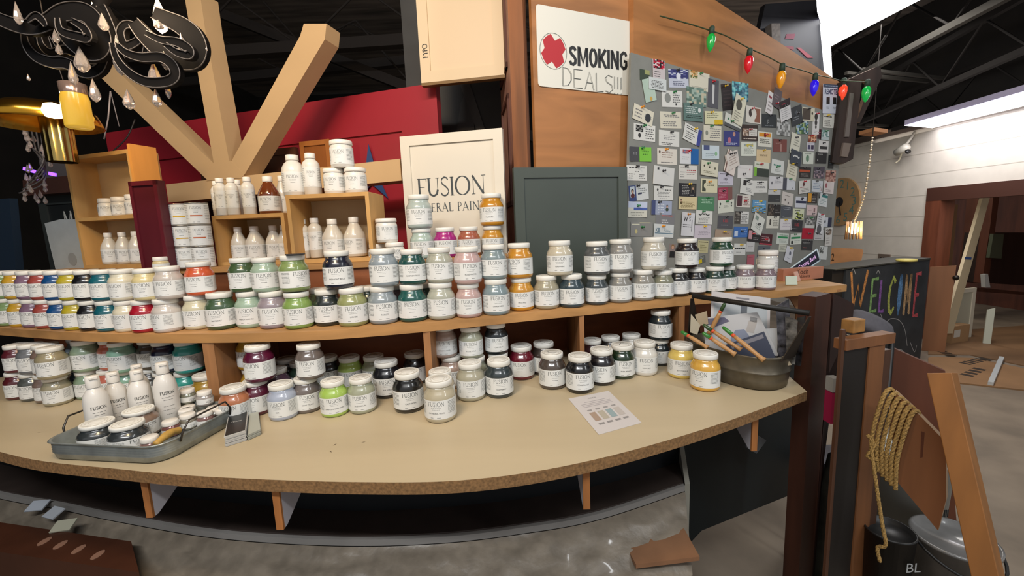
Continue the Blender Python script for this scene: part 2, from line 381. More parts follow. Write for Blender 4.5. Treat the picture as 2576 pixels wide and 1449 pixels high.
mb = MB(); slab(mb, [V((p.x, p.y+.02, 0)) for p in stp], [V((p.x, p.y+.05, 0)) for p in stp], .0, ZE-.031, mat('#3c3631', .8), mat('#57504a', .8)); mb.build('lower_panel', bt)
e_ = stp[-1]; f_ = cre[-1]
mb = MB(); mb.add([V((e_.x+.001, e_.y-.01, 0)), V((e_.x+.001, e_.y-.01, ZE)), V((f_.x+.002, f_.y+.06, ZE+.1)), V((f_.x+.002, f_.y+.06, 0)), V((e_.x+.016, e_.y-.01, 0)), V((e_.x+.016, e_.y-.01, ZE)), V((f_.x+.017, f_.y+.06, ZE+.1)), V((f_.x+.017, f_.y+.06, 0))], [(0, 1, 2, 3), (7, 6, 5, 4), (0, 4, 5, 1), (1, 5, 6, 2), (2, 6, 7, 3)], mat('#8d8a7e', .6)); o = mb.build('end_board', bt); o['label'] = 'pale end board'
rb = MB(); P = Pl((f_.x+.02, f_.y+.07), (1.2, 1.72)); rb.prism(P, [P.uv(1765, 1335), P.uv(2030, 1228), (P.uv(2030, 1228)[0], ZC-.03), (0, ZC-.03), (0, P.uv(1765, 1335)[1]-.05)], -.02, 0, mat('#20282a', .5, kind='noise', amt=.1, scale=3))
tag(rb.build('side_panel'), 'dark blue grey panel under the right end of the counter', 'panel')
# ledge
PINE = mat('#b98a55', .55, kind='woodx', amt=.14, scale=22, spec=.4); PINED = mat('#a8764a', .6, kind='woodz', amt=.16, scale=30); BRW = mat('#9a5a34', .6, kind='woodx', amt=.25, scale=9)
lt = thing('display_ledge', 'long pine ledge with cubbyholes standing on the counter', 'shelf', (-.3, 1.4, ZC))
ex = [p for p in EFs]
bk = [V((p.x, p.y+.36, 0)) for p in ex]
mb = MB(); slab(mb, ex, bk, ZL-.027, ZL, PINE, PINE); mb.build('ledge_board', lt)
mb = MB(); slab(mb, [V((p.x, p.y+.34, 0)) for p in ex if p.x < .95], [V((p.x, p.y+.355, 0)) for p in ex if p.x < .95], ZC, ZL-.027, BRW, BRW); o = mb.build('back_panel', lt); o['label'] = 'dark red brown back panel'
DIV = []
for x, y, wd in ((522, 880, .034), (1073, 850, .021), (1464, 815, .016), (1716, 800, .022)):
    p = onz(x, 850, ZL-.12); X = p.x
    for _ in range(6): X = ray(x, y).x/ray(x, y).y*EY(X)
    Y0 = EY(X)+.004; d = V((X, Y0, 0)).normalized()
    mb = MB(); mb.box((X+.0*d.x, Y0+.165, (ZC+ZL-.027)/2), (wd, .33, ZL-.027-ZC), PINED)
    mb.build('divider', lt); DIV.append((X, wd))
# right end support bracket
sp = px_plane(1995, 1.67, 2062, 1.64, 780)
mb = MB(); mb.prism(sp, [sp.uv(*q) for q in ((1960, 742), (2118, 728), (2052, 760), (2045, 830))]+[(sp.uv(2045, 850)[0], ZC), (sp.uv(2002, 850)[0], ZC)]+[sp.uv(*q) for q in ((2005, 780), (1990, 755))], -.02, 0, PINED); mb.build('end_bracket', lt)
# riser step at the back of the ledge
rs = thing('riser_step', 'brown wooden riser step standing along the back of the ledge', 'shelf', (-.9, 1.5, ZL))
rx = [p for p in EFs if -1.95 < p.x < .03]
mb = MB(); slab(mb, off(rx, .225), off(rx, .45), ZR-.018, ZR, PINE, PINE); mb.build('riser_top', rs)
mb = MB(); slab(mb, off(rx, .235), off(rx, .25), ZL, ZR-.018, mat('#b8703a', .6, kind='woodx', amt=.2, scale=10), BRW); mb.build('riser_front', rs)
# ================================================================== jars and bottles
JH, JR = .108, .0415
LIDM = mat('#e6e5de', .4, spec=.4); LABM = mat('#dfe1df', .5, spec=.4); CLEAR = mat('#c9c7c0', .15, coat=.3)
def jar_body_mesh(prof, n=32):
    mb = MB(); mb.lathe(prof, mat('#888888', .3), n=n, capt=False); mb.mats = [mat('#888888', .3)]
    return mb
JPROF = [(0, 0), (.035, 0), (.0395, .003), (.0415, .009), (.0415, .064), (.0408, .070), (.0375, .0765), (.034, .0815), (.0325, .085), (.0322, .093), (0, .093)]
def shared(name, mb):
    o = mb.build(name, keep=True); me = o.data; bpy.data.objects.remove(o); return me
JB = shared('paint_jar', MB().lathe(JPROF, mat('#888888', .3), n=36))
lidp = [(0, .0925), (.0330, .0925), (.0345, .0935), (.0345, .106), (.0335, .1075), (.0325, .108), (.0318, .1074), (.024, .1073), (.0235, .1079), (.0, .1079)]
LM = MB().lathe(lidp, LIDM, n=36)
RG = mat('#cbc7bb', .6)
for rr_ in (.0285, .0155): LM.ribbon([(rr_*math.cos(i*math.pi/18), rr_*math.sin(i*math.pi/18)) for i in range(37)], .0011, RG, lambda q: V((q.x, q.y, .1082)))
for k in range(7):
    a = k*.9; LM.ribbon([(.022*math.cos(a), .022*math.sin(a)), (.022*math.cos(a+.45), .022*math.sin(a+.45))], .0018, RG, lambda q: V((q.x, q.y, .1082)))
LD = shared('lid', LM)
TTL = mat('#565a5a', .6)
def label_mb(r, z0, z1, h, zt, block=True, arc=168, title='FUSION', name=None, tw=None, n=44):
    mb = MB(); R = r+.0004; A = math.radians(arc)
    vs = []
    for i in range(n+1):
        t = -A+2*A*i/n; vs += [(R*math.sin(t), -R*math.cos(t), z0), (R*math.sin(t), -R*math.cos(t), z1)]
    mb.add(vs, [(2*i, 2*i+2, 2*i+3, 2*i+1) for i in range(n)], LABM, True)
    R2 = R+.0003
    fn = lambda z: (lambda x, y: V((R2*math.sin(x/R2), -R2*math.cos(x/R2), z+y)))
    if title: serif(mb, title, h, TTL, fn(zt), .10, .045)
    def line(xc, wd, z, th=.0006, m=GREYT, x0=None):
        k = 5; a = xc-wd/2
        for j in range(k):
            xa, xb = a+wd*j/k, a+wd*(j+.8)/k
            f = fn(z); mb.add([f(xa, 0), f(xb, 0), f(xb, th), f(xa, th)], [(0, 1, 2, 3)], m)
    line(0, h*2.4, zt-h*.45, .0008); line(0, h*1.9, zt-h*.85, .0007)
    if name: put_text(mb, name, .0042 if len(name) < 14 else .0034, INKM, fn(zt-h*1.75-.001))
    else: line(0, h*1.5, zt-h*1.5, .001, INKM)
    line(-h*1.1, h*.7, z0+.004, .0009, INKM); line(h*.6, h*.9, z0+.004, .0009, INKM)
    if block:
        for s_ in (1, -1):
            for q in range(9):
                z = z1-.006-q*(z1-z0-.016)/9
                xs = r*math.radians(44)
                for j in range(6):
                    wj = r*math.radians(34)/6; x = s_*xs+(j*wj if s_ > 0 else -(j+1)*wj)
                    f = fn(z); ww = wj*(.7+.3*((q*7+j*3) % 4)/3)
                    mb.add([f(x, 0), f(x+ww, 0), f(x+ww, .0013), f(x, .0013)], [(0, 1, 2, 3)], GREYT)
    return mb
_LB = {}
def jar_label(name, title='FUSION'):
    if (name, title) not in _LB: _LB[(name, title)] = shared('label', label_mb(JR, .0125, .0625, .0112, .0475, True, name=name, title=title))
    return _LB[(name, title)]
def place_parts(name, meshes, loc, rz, sc, label, cat, group, paint=None):
    """first mesh is the thing, the others its parts (name, mesh)"""
    o = bpy.data.objects.new(name, meshes[0][1]); COL.objects.link(o); o.location = loc; o.rotation_euler = (0, 0, rz); o.scale = (sc, sc, sc)
    if paint is not None:
        o.material_slots[0].link = 'OBJECT'; o.material_slots[0].material = paint
    tag(o, label, cat, group)
    for nm, me in meshes[1:]:
        c = bpy.data.objects.new(nm, me); COL.objects.link(c); c.parent = o
    return o
def face(p, rot): return math.atan2(p[1], p[0])-math.pi/2+math.radians(rot)
CR = dict(A=(400, 450, 3.45), B=(900, 450, 3.45), C=(1400, 550, 3.45), D=(500, 780, 3.45), E=(1000, 780, 3.45), L=(0, 650, 3.45), K=(0, 350, 3.45), G=(560, 330, 4.14), T=(0, 980, 3.089), Q=(1560, 660, 3.45), W=(380, 920, 6.585))
def cx(c, x, y): a = CR[c]; return (a[0]+x/a[2], a[1]+y/a[2])
jars = {}
# key, crop, x, ytop, ybottom, colour, rot, level, name on label, label
GC, GL, GR, GU = 'paint jars on the counter', 'paint jars standing on the ledge', 'paint jars on the riser step', 'paint jars stacked a second level up on the ledge'
J = [
# --- lower row on the ledge
('a1','A',400,1000,1315,'#cfc9a8',-25,'L',None,'pale cream paint jar at the left of the ledge lower row, beside dark green'),
('a2','A',600,975,1310,'#3f5a3c',-22,'L','BAYBERRY','dark leaf green paint jar on the ledge below another dark green one'),
('a3','A',800,965,1300,'#9db9a2',-22,'L','FRENCH EGGSHELL','pale mint paint jar in the ledge lower row beside a mauve one'),
('a4','A',1015,960,1300,'#958a92',-14,'L',None,'greyish mauve paint jar in the ledge lower row, between mint and lime'),
('a5','A',1240,960,1290,'#7ea04c',-16,'L',None,'bright leaf green paint jar in the ledge lower row'),
('a6','A',1470,945,1280,'#252d2c',-10,'L',None,'black green paint jar in the ledge lower row under the midnight navy one'),
('a7','A',1715,920,1270,'#93985f',0,'L','LICHEN','olive green paint jar in the ledge lower row'),
('b1','B',225,910,1255,'#8c979c',4,'L','PAISLEY','bluish grey paint jar in the ledge lower row, left of teal'),
('b2','B',475,895,1240,'#14564f',-3,'L',None,'deep teal paint jar in the ledge lower row'),
('b3','B',715,880,1225,'#aeb1a0',-2,'L',None,'pale greenish putty paint jar in the ledge lower row, left of pink'),
('b4','B',960,890,1210,'#c0a09b',-3,'L',None,'dusty pink paint jar in the ledge lower row'),
('b5','B',1207,855,1190,'#7d9096',8,'L','CHAMPNESS','blue grey paint jar in the ledge lower row, left of mustard'),
('b6','B',1425,845,1150,'#c98a1c',3,'L','MUSTARD','mustard paint jar in the ledge lower row'),
('b7','B',1642,825,1135,'#a39d84',8,'L',None,'khaki putty paint jar in the ledge lower row right of mustard'),
('b8','B',1865,820,1130,'#30434c',6,'L',None,'dark slate blue paint jar in the ledge lower row'),
('c2','C',350,475,755,'#3d474b',6,'L',None,'charcoal blue paint jar in the ledge lower row under a charcoal one'),
('c3','C',555,455,740,'#86857e',10,'L',None,'mid grey paint jar in the ledge lower row under a matching grey one'),
('c4','C',753,435,720,'#8b887d',0,'L','LITTLE LAMB','warm grey paint jar in the ledge lower row under the ivory one'),
('c5','C',930,440,700,'#7f8069',2,'L',None,'olive grey paint jar in the ledge lower row beside two black ones'),
('c6','C',1060,420,680,'#151313',6,'L',None,'black paint jar in the ledge lower row, nearer the olive grey one'),
('c7','C',1213,420,665,'#17151a',22,'L',None,'black paint jar in the ledge lower row, nearer the dark green one'),
('c8','C',1358,410,655,'#17372b',2,'L',None,'dark green paint jar in the ledge lower row right of the two black ones'),
('c9','C',1490,405,635,'#153a2c',38,'L',None,'dark green paint jar with its print turned, left of the mauve pair'),
('c10','C',1625,405,630,'#7f6d74',8,'L',None,'greyish purple paint jar on the ledge beside a dark green one'),
('c11','C',1772,400,630,'#7f6c72',6,'L',None,'greyish purple paint jar on the ledge beside the clear cylinder'),
('l1','L',1250,350,645,'#b01028',-30,'L',None,'crimson red paint jar at the front of the ledge'),
('l2','L',1455,335,640,'#c4bcb4',-60,'L',None,'pearly grey paint jar with its fine print forward, beside crimson'),
('l3','L',1625,315,600,'#b9aeb2',-60,'LB',None,'pearly lilac paint jar half hidden behind the pearly grey one'),
# behind the lower row
('a9','A',1370,915,None,'#7d8a5c',0,'LB',None,'green paint jar behind, its lid showing between the leaf green and black green ones'),
('a10','A',1790,885,None,'#1e3a33',0,'LB',None,'dark paint jar behind the olive green one, only lid showing'),
('b10','B',300,880,None,'#6d5a66',0,'LB',None,'dark mauve paint jar behind the lower bluish grey one'),
('b11','B',560,880,None,'#1c4a44',0,'LB',None,'teal paint jar behind the lower deep teal one'),
# --- second level on the ledge
('A1','A',395,715,1000,'#d4552a',-28,'S:a1','','bright orange paint jar stacked at the left of the ledge'),
('A2','A',725,680,970,'#3f5a35',-22,'S:a2,a3',None,'dark leaf green paint jar stacked above the green and mint ones'),
('A3','A',935,665,955,'#9bb39c',-8,'S:a3,a4',None,'pale mint paint jar on the second level of the ledge'),
('A4','A',1183,650,960,'#7b9150',26,'S:a4,a5',None,'moss green paint jar with black card on its lid'),
('A5','A',1555,620,940,'#14182c',-8,'S:a6,a7','MIDNIGHT BLUE','midnight navy paint jar stacked above the black green one'),
('B1','B',230,595,915,'#8a979f',-8,'S:b1',None,'pale bluish grey paint jar stacked over its match'),
('B2','B',485,590,890,'#114a44',0,'S:b2','RENFREW BLUE','deep teal paint jar stacked over its match'),
('B3','B',710,580,880,'#a9aa99',-6,'S:b3',None,'pale greenish putty paint jar stacked over its match'),
('B4','B',945,570,900,'#c2a19e',12,'S:b4','ROSE WATER','dusty pink paint jar stacked over its match'),
('B5','B',1170,555,850,'#7c8e92',6,'S:b5',None,'blue grey paint jar stacked over its match'),
('B6','B',1402,540,850,'#c8861a',-26,'S:b6',None,'mustard paint jar stacked over its match by the grey green door'),
('B7','B',1752,535,835,'#c3bba3',0,'S:b7,b8','CASHMERE','cream paint jar stacked alone before the grey green door'),
('C1','C',350,180,470,'#55595a',18,'S:c2',None,'charcoal paint jar on the second level of the ledge'),
('C2','C',553,165,450,'#878681',8,'S:c3',None,'mid grey paint jar on the second level of the ledge'),
('C3','C',842,165,440,'#bdb8a8',12,'S:c4,c5',None,'ivory paint jar stacked in front of the pinboard'),
('C4','C',1130,165,415,'#1d1214',20,'S:c6,c7',None,'brown black paint jar stacked in front of the pinboard'),
('C5','C',1435,165,410,'#16402a',34,'S:c8,c9',None,'forest green paint jar stacked in front of the pinboard'),
('L1','L',1320,75,345,'#d6c68e',-22,'S:l1',None,'straw yellow paint jar stacked above the crimson one'),
('L2','L',1520,55,335,'#c0b7ae',-22,'S:l2',None,'pearly grey paint jar stacked above its match'),
# --- on the riser
('r1','B',750,395,None,'#b01a80',-4,'R',None,'magenta paint jar on the riser before the lettered cream door'),
('r2','B',957,380,None,'#a8573c',-8,'R',None,'terracotta paint jar on the riser beside the mustard pair'),
('r3','B',1163,375,None,'#c98a20',-6,'R',None,'mustard paint jar on the riser under another mustard one'),
('r4','B',550,408,None,'#a9bdb2',-10,'R',None,'pale aqua paint jar on the riser under another aqua one'),
('R3','B',1160,85,375,'#c98414',-12,'S:r3','MUSTARD','mustard paint jar stacked highest before the lettered cream door'),
('R4','B',532,125,410,'#aab9b2',-4,'S:r4',None,'pale aqua paint jar stacked highest at the edge of the cream door'),
# --- counter level, first row
('d1','D',110,500,None,'#b08a24',-20,'C',None,'streaky gold paint jar on the counter behind the tray end'),
('d2','D',300,485,830,'#b86f48',-28,'C',None,'tan orange paint jar on the counter beside the tray end'),
('d3','D',500,515,865,'#5e1531',-26,'C',None,'maroon paint jar on the counter under another maroon one'),
('d4','D',717,485,865,'#a7b2c6',-24,'C','INK','pale periwinkle paint jar on the counter'),
('d5','D',940,480,860,'#6f6662',-2,'C','SOAP STONE','brownish grey paint jar on the counter beside lime'),
('d6','D',1170,465,855,'#a3c850',-2,'C','UPPER CANADIAN GREEN','bright lime paint jar at the front of the counter row'),
('d7','D',1413,455,845,'#a1a68c',-12,'C','ALGONQUIN','sage grey paint jar on the counter beside lime'),
('d8','D',1650,390,770,'#14181f',-2,'C','INK WELL','blue black paint jar on the counter set back beside sage grey'),
('d9','D',1845,460,875,'#131313',6,'C','CAST IRON','black paint jar standing forward on the counter by the cubby post'),
('e1','E',382,535,985,'#b9ae92',-16,'C','CATHEDRAL TAUPE','big beige paint jar standing foremost on the counter'),
('e2','E',390,430,None,'#b3a48a',-16,'C',None,'taupe paint jar on the counter right behind the foremost beige one'),
('e3','E',648,395,780,'#aaa68e',0,'C',None,'greenish beige paint jar on the counter in front of a stack'),
('e4','E',890,385,770,'#2f3a3d',6,'C','CHAMBRAY','dark slate paint jar on the counter in front of the black stack'),
('e5','E',1087,275,610,'#6f0f25',-8,'C',None,'burgundy paint jar on the counter'),
('e6','E',1270,255,575,'#3c322d',-12,'C',None,'dark brown paint jar with inked lid, behind the grey brown one'),
('e7','E',1347,335,695,'#4f453e',12,'C',None,'grey brown paint jar with inked lid on the counter'),
('e8','E',1585,350,730,'#0f0e12',14,'C','COAL BLACK','black paint jar standing foremost right of the cubby'),
('e9','E',1772,300,660,'#181319',-6,'C','INK','black paint jar on the counter between a black and a green one'),
('e10','E',1947,270,605,'#133018',20,'C','PARK BENCH','dark bottle green paint jar on the counter beside white'),
('q0','C',762,1040,1370,'#dcdad2',10,'C','RAW SILK','white paint jar on the counter'),
('q1','C',1080,1060,1395,'#dfc25a',6,'C','BUTTERMILK','pale yellow paint jar on the counter left of its pair'),
('q2','Q',732,755,1125,'#dfa93c',-22,'C',None,'warm yellow paint jar on the counter beside the metal basket'),
('q3','C',895,1020,1285,'#1c262b',-4,'C',None,'blue black paint jar on the counter under another one by the right cubby wall'),
('Q3','C',902,765,1050,'#1d2a30',20,'S:q3',None,'blue black paint jar stacked by the right cubby wall'),
# back row, lids mostly
('f1','D',275,480,None,'#b88c22',-20,'C',None,'gold paint jar on the counter under the gold one by the post'),
('F1','D',275,200,490,'#c08f22',-26,'S:f1',None,'gold paint jar stacked beside the thick cubby post'),
('f2','D',430,420,None,'#2b3136',0,'C',None,'dark paint jar in the cubby left behind the maroon stack'),
('D3','D',563,200,520,'#5a0f33',-34,'S:d3',None,'maroon paint jar stacked under the ledge'),
('f3','D',715,398,None,'#73526b',0,'C',None,'plum paint jar in the cubby right behind the maroon stack'),
('f4','D',850,398,None,'#2c4434',0,'C',None,'dark green paint jar in the cubby behind the periwinkle one'),
('D5','D',990,185,490,'#6b615c',-16,'S:d5',None,'brownish grey paint jar stacked under the ledge'),
('f5','D',1105,382,None,'#22262e',0,'C',None,'navy black paint jar in the cubby behind the brownish grey stack'),
('f6','D',1278,370,None,'#a9c95a',0,'C',None,'lime paint jar in the cubby, inked lid, behind the front lime one'),
('f7','D',1495,360,None,'#9da288',0,'C',None,'sage paint jar in the cubby, inked lid, behind the sage grey one'),
('f8','D',1868,338,None,'#16161a',0,'C',None,'black paint jar in the cubby against the narrow post, inked lid'),
('g1','E',412,385,None,'#a98f80',0,'C',None,'pinkish taupe paint jar on the counter at the bottom of its stack'),
('G1','E',410,120,395,'#b59d90',-6,'S:g1','CATHEDRAL TAUPE','pinkish taupe paint jar stacked right of the narrow post'),
('g2','E',632,365,None,'#8f937c',0,'C',None,'sage paint jar on the counter at the bottom of the sage stack'),
('G2','E',635,100,375,'#a2a48c',-2,'S:g2','EUCALYPTUS','sage paint jar stacked under the ledge between taupe and black'),
('g3','E',855,340,None,'#23292c',0,'C',None,'black paint jar on the counter under the black stacked one'),
('G3','E',855,75,345,'#20282c',12,'S:g3','CHAMBRAY','black paint jar stacked under the ledge next to sage'),
('h1','E',1690,225,None,'#3a1820',0,'C',None,'dark maroon paint jar in the right cubby against its left wall'),
('h2','E',1845,200,None,'#25211f',0,'C',None,'dark paint jar in the right cubby, second along'),
('h3','C',648,975,None,'#b7b5ad',0,'C',None,'pale grey paint jar in the right cubby behind the green and white ones'),
# --- left cubby stacks on the counter
('k0','L',240,1000,1235,'#5a1a22',-40,'C',None,'burgundy paint jar at the frame edge, lower of its stack'),
('K0','L',250,745,985,'#5e1c28',-40,'S:k0',None,'burgundy paint jar at the frame edge, upper of its stack'),
('k1','L',305,970,1235,'#4d5350',-35,'C',None,'dark grey green paint jar low in the left cubby'),
('K1','L',325,725,985,'#6a6f74',-35,'S:k1',None,'slate paint jar stacked in the left cubby behind brown'),
('k2','L',425,1010,1245,'#7b675e',-35,'C',None,'taupe brown paint jar low in the left cubby'),
('K2','L',398,730,1000,'#7c665c',-40,'S:k2',None,'taupe brown paint jar stacked in the left cubby'),
('k3','L',585,985,1255,'#9b9376',-25,'C',None,'khaki beige paint jar low in the left cubby'),
('K3','L',565,710,985,'#998e6d',-25,'S:k3',None,'khaki beige paint jar stacked in the left cubby'),
('k4','L',735,975,1215,'#5f7580',-45,'C',None,'blue grey paint jar low in the left cubby'),
('K4','L',722,705,975,'#7f919b',-45,'S:k4',None,'blue grey paint jar stacked in the left cubby'),
('k5','L',850,1000,1220,'#7f9a7e',-35,'C',None,'sage green paint jar low in the left cubby behind white bottles'),
('K5','L',832,720,1005,'#8aa184',-35,'S:k5',None,'sage green paint jar stacked in the left cubby'),
('k6','L',975,985,1215,'#c0604a',-40,'C',None,'coral paint jar low behind the white bottles'),
('K6','L',958,715,985,'#c9644e',-40,'S:k6',None,'coral paint jar stacked in the left cubby'),
('k7','L',1100,980,1210,'#84b39a',-35,'C',None,'mint green paint jar low behind the white bottles'),
('K7','L',1078,710,980,'#86b69c',-35,'S:k7',None,'mint green paint jar stacked in the left cubby'),
('k8','L',1275,975,1200,'#3f3a36',-30,'C',None,'brown black paint jar low behind the tallest white bottle'),
('K8','L',1245,705,965,'#413b37',-30,'S:k8',None,'brown black paint jar stacked in the left cubby beside navy'),
('k9','L',1460,985,1240,'#11142c',-30,'C',None,'dark navy paint jar low in the left cubby'),
('K9','L',1440,690,1000,'#12163a',-45,'S:k9',None,'dark navy paint jar stacked in the left cubby'),
('k10','L',1645,975,1245,'#2fa498',-30,'C',None,'turquoise paint jar low in the left cubby'),
('K10','L',1635,685,1005,'#2fa69e',-42,'S:k10',None,'turquoise paint jar stacked in the left cubby by the thick post'),
]
def soft(c, k=.88):
    v = [int(c[i:i+2], 16) for i in (1, 3, 5)]; g = .3*v[0]+.59*v[1]+.11*v[2]
    return '#%02x%02x%02x' % tuple(int(g+(x-g)*k) for x in v)
pc = lambda c: mat(soft(c), .3, coat=.8, kind='noise', amt=.05, scale=14)
P0 = {}
for row in J:
    key, cr_, x, yt, yb, col, rot, lev, nm, lb = row
    px_, pt = cx(cr_, x, yt)
    if lev[0] in 'CLR':
        z = {'C': ZC, 'L': ZL, 'R': ZR}[lev[0]]
        if yb is not None and lev != 'LB':
            b = onz(px_, cx(cr_, x, yb)[1], z); d = V((b.x, b.y, 0)).normalized(); c = b+d*JR*.97; c.z = z
            # height from the picture
            best = (9, 1)
            for k in range(80, 118):
                s_ = k/100; q = V((b.x, b.y, 0))+d*(JR*(.97 if z+.1 > 1.5 else 1.2)*s_); 
                yy = pix(V((c.x+(d.x*.034 if z+JH < 1.5 else 0), c.y+(d.y*.034 if z+JH < 1.5 else 0), z+JH*s_)))[1]
                if abs(yy-pt) < best[0]: best = (abs(yy-pt), s_)
            sc = best[1]
        else:
            if lev == 'LB' or (lev == 'R'):
                X = -.2
                for _ in range(8): Yt = EY(X)+(.145 if lev == 'LB' else .264); X = ray(px_, pt).x/ray(px_, pt).y*Yt
                c = V((X, Yt, z))
            else:
                b = onz(px_, pt, z+JH); d = V((b.x, b.y, 0)).normalized(); c = b-d*.034; c.z = z
            sc = .98
        if lev[0] == 'L' and lev != 'LB':    # keep on the ledge board
            c.y = max(c.y, EY(c.x)+.046)
        if lev[0] == 'L': c.x = c.x; 
        if lev[0] == 'C': c.y = min(c.y, EY(c.x)+.29)
        P0[key] = [c, max(.88, min(1.06, sc)), lev[0]]
# left ledge rows of small-spaced jars
rowc = [('sage green', '#7c9a62'), ('ochre yellow', '#c99a22'), ('mauve', '#7f6079'), ('brick red', '#a3433a'), ('cobalt blue', '#0f4a86'), ('lemon olive', '#b5a41c'), ('black', '#14161a'), ('ocean teal', '#0f5f6e'), ('pale cream', '#d8d2b8')]
c0 = V((-1.222, 0, ZL)); x_ = c0.x; seq = []
for i in range(9):
    seq.append(V((x_, EY(x_)+.05, ZL))); n_ = x_
    while (V((n_, EY(n_)+.05, ZL))-seq[-1]).length < .0765: n_ -= .002
    x_ = n_
for i, (cn, cc) in enumerate(rowc[::-1]):
    P0['s%d' % i] = [seq[i], .9, 'L']
# push overlapping neighbours apart, mostly along the view direction
fx = dict(d1=(-.973, 1.264), f1=(-.850, 1.312), f2=(-.79, 1.402))
for k_, px_, Y_ in (('d2', 587, 1.150), ('d3', 645, 1.202), ('d4', 708, 1.163), ('d5', 772, 1.207), ('d6', 839, 1.172), ('d7', 910, 1.187)):
    r_ = ray(px_, 985); fx[k_] = (r_.x/r_.y*Y_, Y_); P0[k_][1] = .945
for k_, (X_, Y_) in fx.items():
    P0[k_][0] = V((X_, Y_, ZC)); P0[k_].append(1)
FIX = lambda k: k[0] == 's' or len(P0[k]) > 3
ks = list(P0)
for it in range(120):
    mv = False
    for i in range(len(ks)):
        for j in range(i+1, len(ks)):
            a, b = P0[ks[i]], P0[ks[j]]
            if a[2] != b[2]: continue
            d = V((b[0].x-a[0].x, b[0].y-a[0].y, 0)); need = JR*(a[1]+b[1])+.0012; L_ = d.length
            if L_ < need:
                mv = True
                vd = V((a[0].x+b[0].x, a[0].y+b[0].y, 0)).normalized(); sgn = 1 if d.dot(vd) >= 0 else -1
                push = (d.normalized() if L_ > 1e-4 else vd)*.55+vd*sgn*.45; push.normalize(); push *= (need-L_)*.55
                fa = 0 if FIX(ks[i]) else 1; fb = 0 if FIX(ks[j]) else 1
                if fa+fb == 0: continue
                if fb: b[0] = b[0]+push*(1 if fa else 2)
                if fa: a[0] = a[0]-push*(1 if fb else 2)
    for k in ks:
        if len(P0[k]) > 3: continue
        if P0[k][2] == 'C' and P0[k][0].y > EY(P0[k][0].x)-.038:
            for X_, w_ in DIV:
                need = w_/2+JR*P0[k][1]+.001
                if abs(P0[k][0].x-X_) < need and P0[k][0].y < EY(P0[k][0].x)+.03: P0[k][0].y = EY(P0[k][0].x)-.0385; mv = True
                elif abs(P0[k][0].x-X_) < need: P0[k][0].x = X_+(need if P0[k][0].x > X_ else -need); mv = True
        if P0[k][2] == 'L': P0[k][0].y = min(max(P0[k][0].y, EY(P0[k][0].x)+.044), EY(P0[k][0].x)+.187)
        if P0[k][2] == 'C': P0[k][0].y = min(P0[k][0].y, EY(P0[k][0].x)+.295)
    if not mv: break
def put_jar(key, c, sc, rot, col, nm, lb, grp):
    title = 'FUSION'
    o = place_parts('paint_jar', [('paint_jar', JB), ('lid', LD), ('label', jar_label(nm))], c, face(c, rot), sc, lb, 'paint jar', grp, pc(col))
    jars[key] = o; return o
for row in J:
    key, cr_, x, yt, yb, col, rot, lev, nm, lb = row
    if lev[0] in 'CLR':
        c, sc = P0[key][:2]; put_jar(key, c, sc, rot, col, nm, lb, {'C': GC, 'L': GL, 'R': GR}[lev[0]])
for row in J:
    key, cr_, x, yt, yb, col, rot, lev, nm, lb = row
    if lev[0] == 'S':
        base = [jars[k] for k in lev[2:].split(',')]
        z = max(b.location.z+.108*b.scale.x for b in base)+.0003
        bx = sum((b.location for b in base), V((0, 0, 0)))/len(base)
        px_, py_ = cx(cr_, x, (yt+yb)/2); d = ray(px_, py_); Y = bx.y
        if len(base) == 1: X = max(bx.x-(.002 if lev[2] == 'f' else .02), min(bx.x+.02, d.x/d.y*Y))
        else: X = max(min(b.location.x for b in base)-.005, min(max(b.location.x for b in base)+.005, d.x/d.y*Y)); 
        if len(base) == 2:
            a, b = base; t = (X-a.location.x)/((b.location.x-a.location.x) or 1); Y = a.location.y+(b.location.y-a.location.y)*max(0, min(1, t))
        Hp = abs(cx(cr_, x, yb)[1]-cx(cr_, x, yt)[1]); sc = max(.88, min(1.06, Hp*Y/1050/JH))
        sc = min(sc, .98) if lev[2] in 'kfgq' else sc
        c = V((X, Y, z)); jars[key] = None
        put_jar(key, c, sc, rot, col, nm, lb, 'paint jars stacked on the counter jars' if base[0].location.z < 1.2 else GU)
up_ = [r_[0] for r_ in J if r_[7][0] == 'S' and r_[0] not in ('R3', 'R4')]
for it in range(40):
    mv = False
    for i in range(len(up_)):
        for j in range(i+1, len(up_)):
            a, b = jars[up_[i]], jars[up_[j]]
            if abs(a.location.z-b.location.z) > .09: continue
            d = V((b.location.x-a.location.x, b.location.y-a.location.y, 0)); need = JR*(a.scale.x+b.scale.x)+.0008
            if 0 < d.length < need: q = d.normalized()*(need-d.length)*.5; a.location -= q; b.location += q; mv = True
    if not mv: break
for i, (cn, cc) in enumerate(rowc[::-1]):
    o = put_jar('s%d' % i, P0['s%d' % i][0], .9, -42, cc, None, cn+' paint jar in the lower row at the left end of the ledge', 'close-packed rows at the left end')
    c = o.location.copy(); c.z += .0978
    if cn == 'brick red': pass
    put_jar('t%d' % i, c+V((0, .002, .0003)), .9, -40, cc, None, cn+' paint jar in the upper row at the left end of the ledge', 'close-packed rows at the left end')
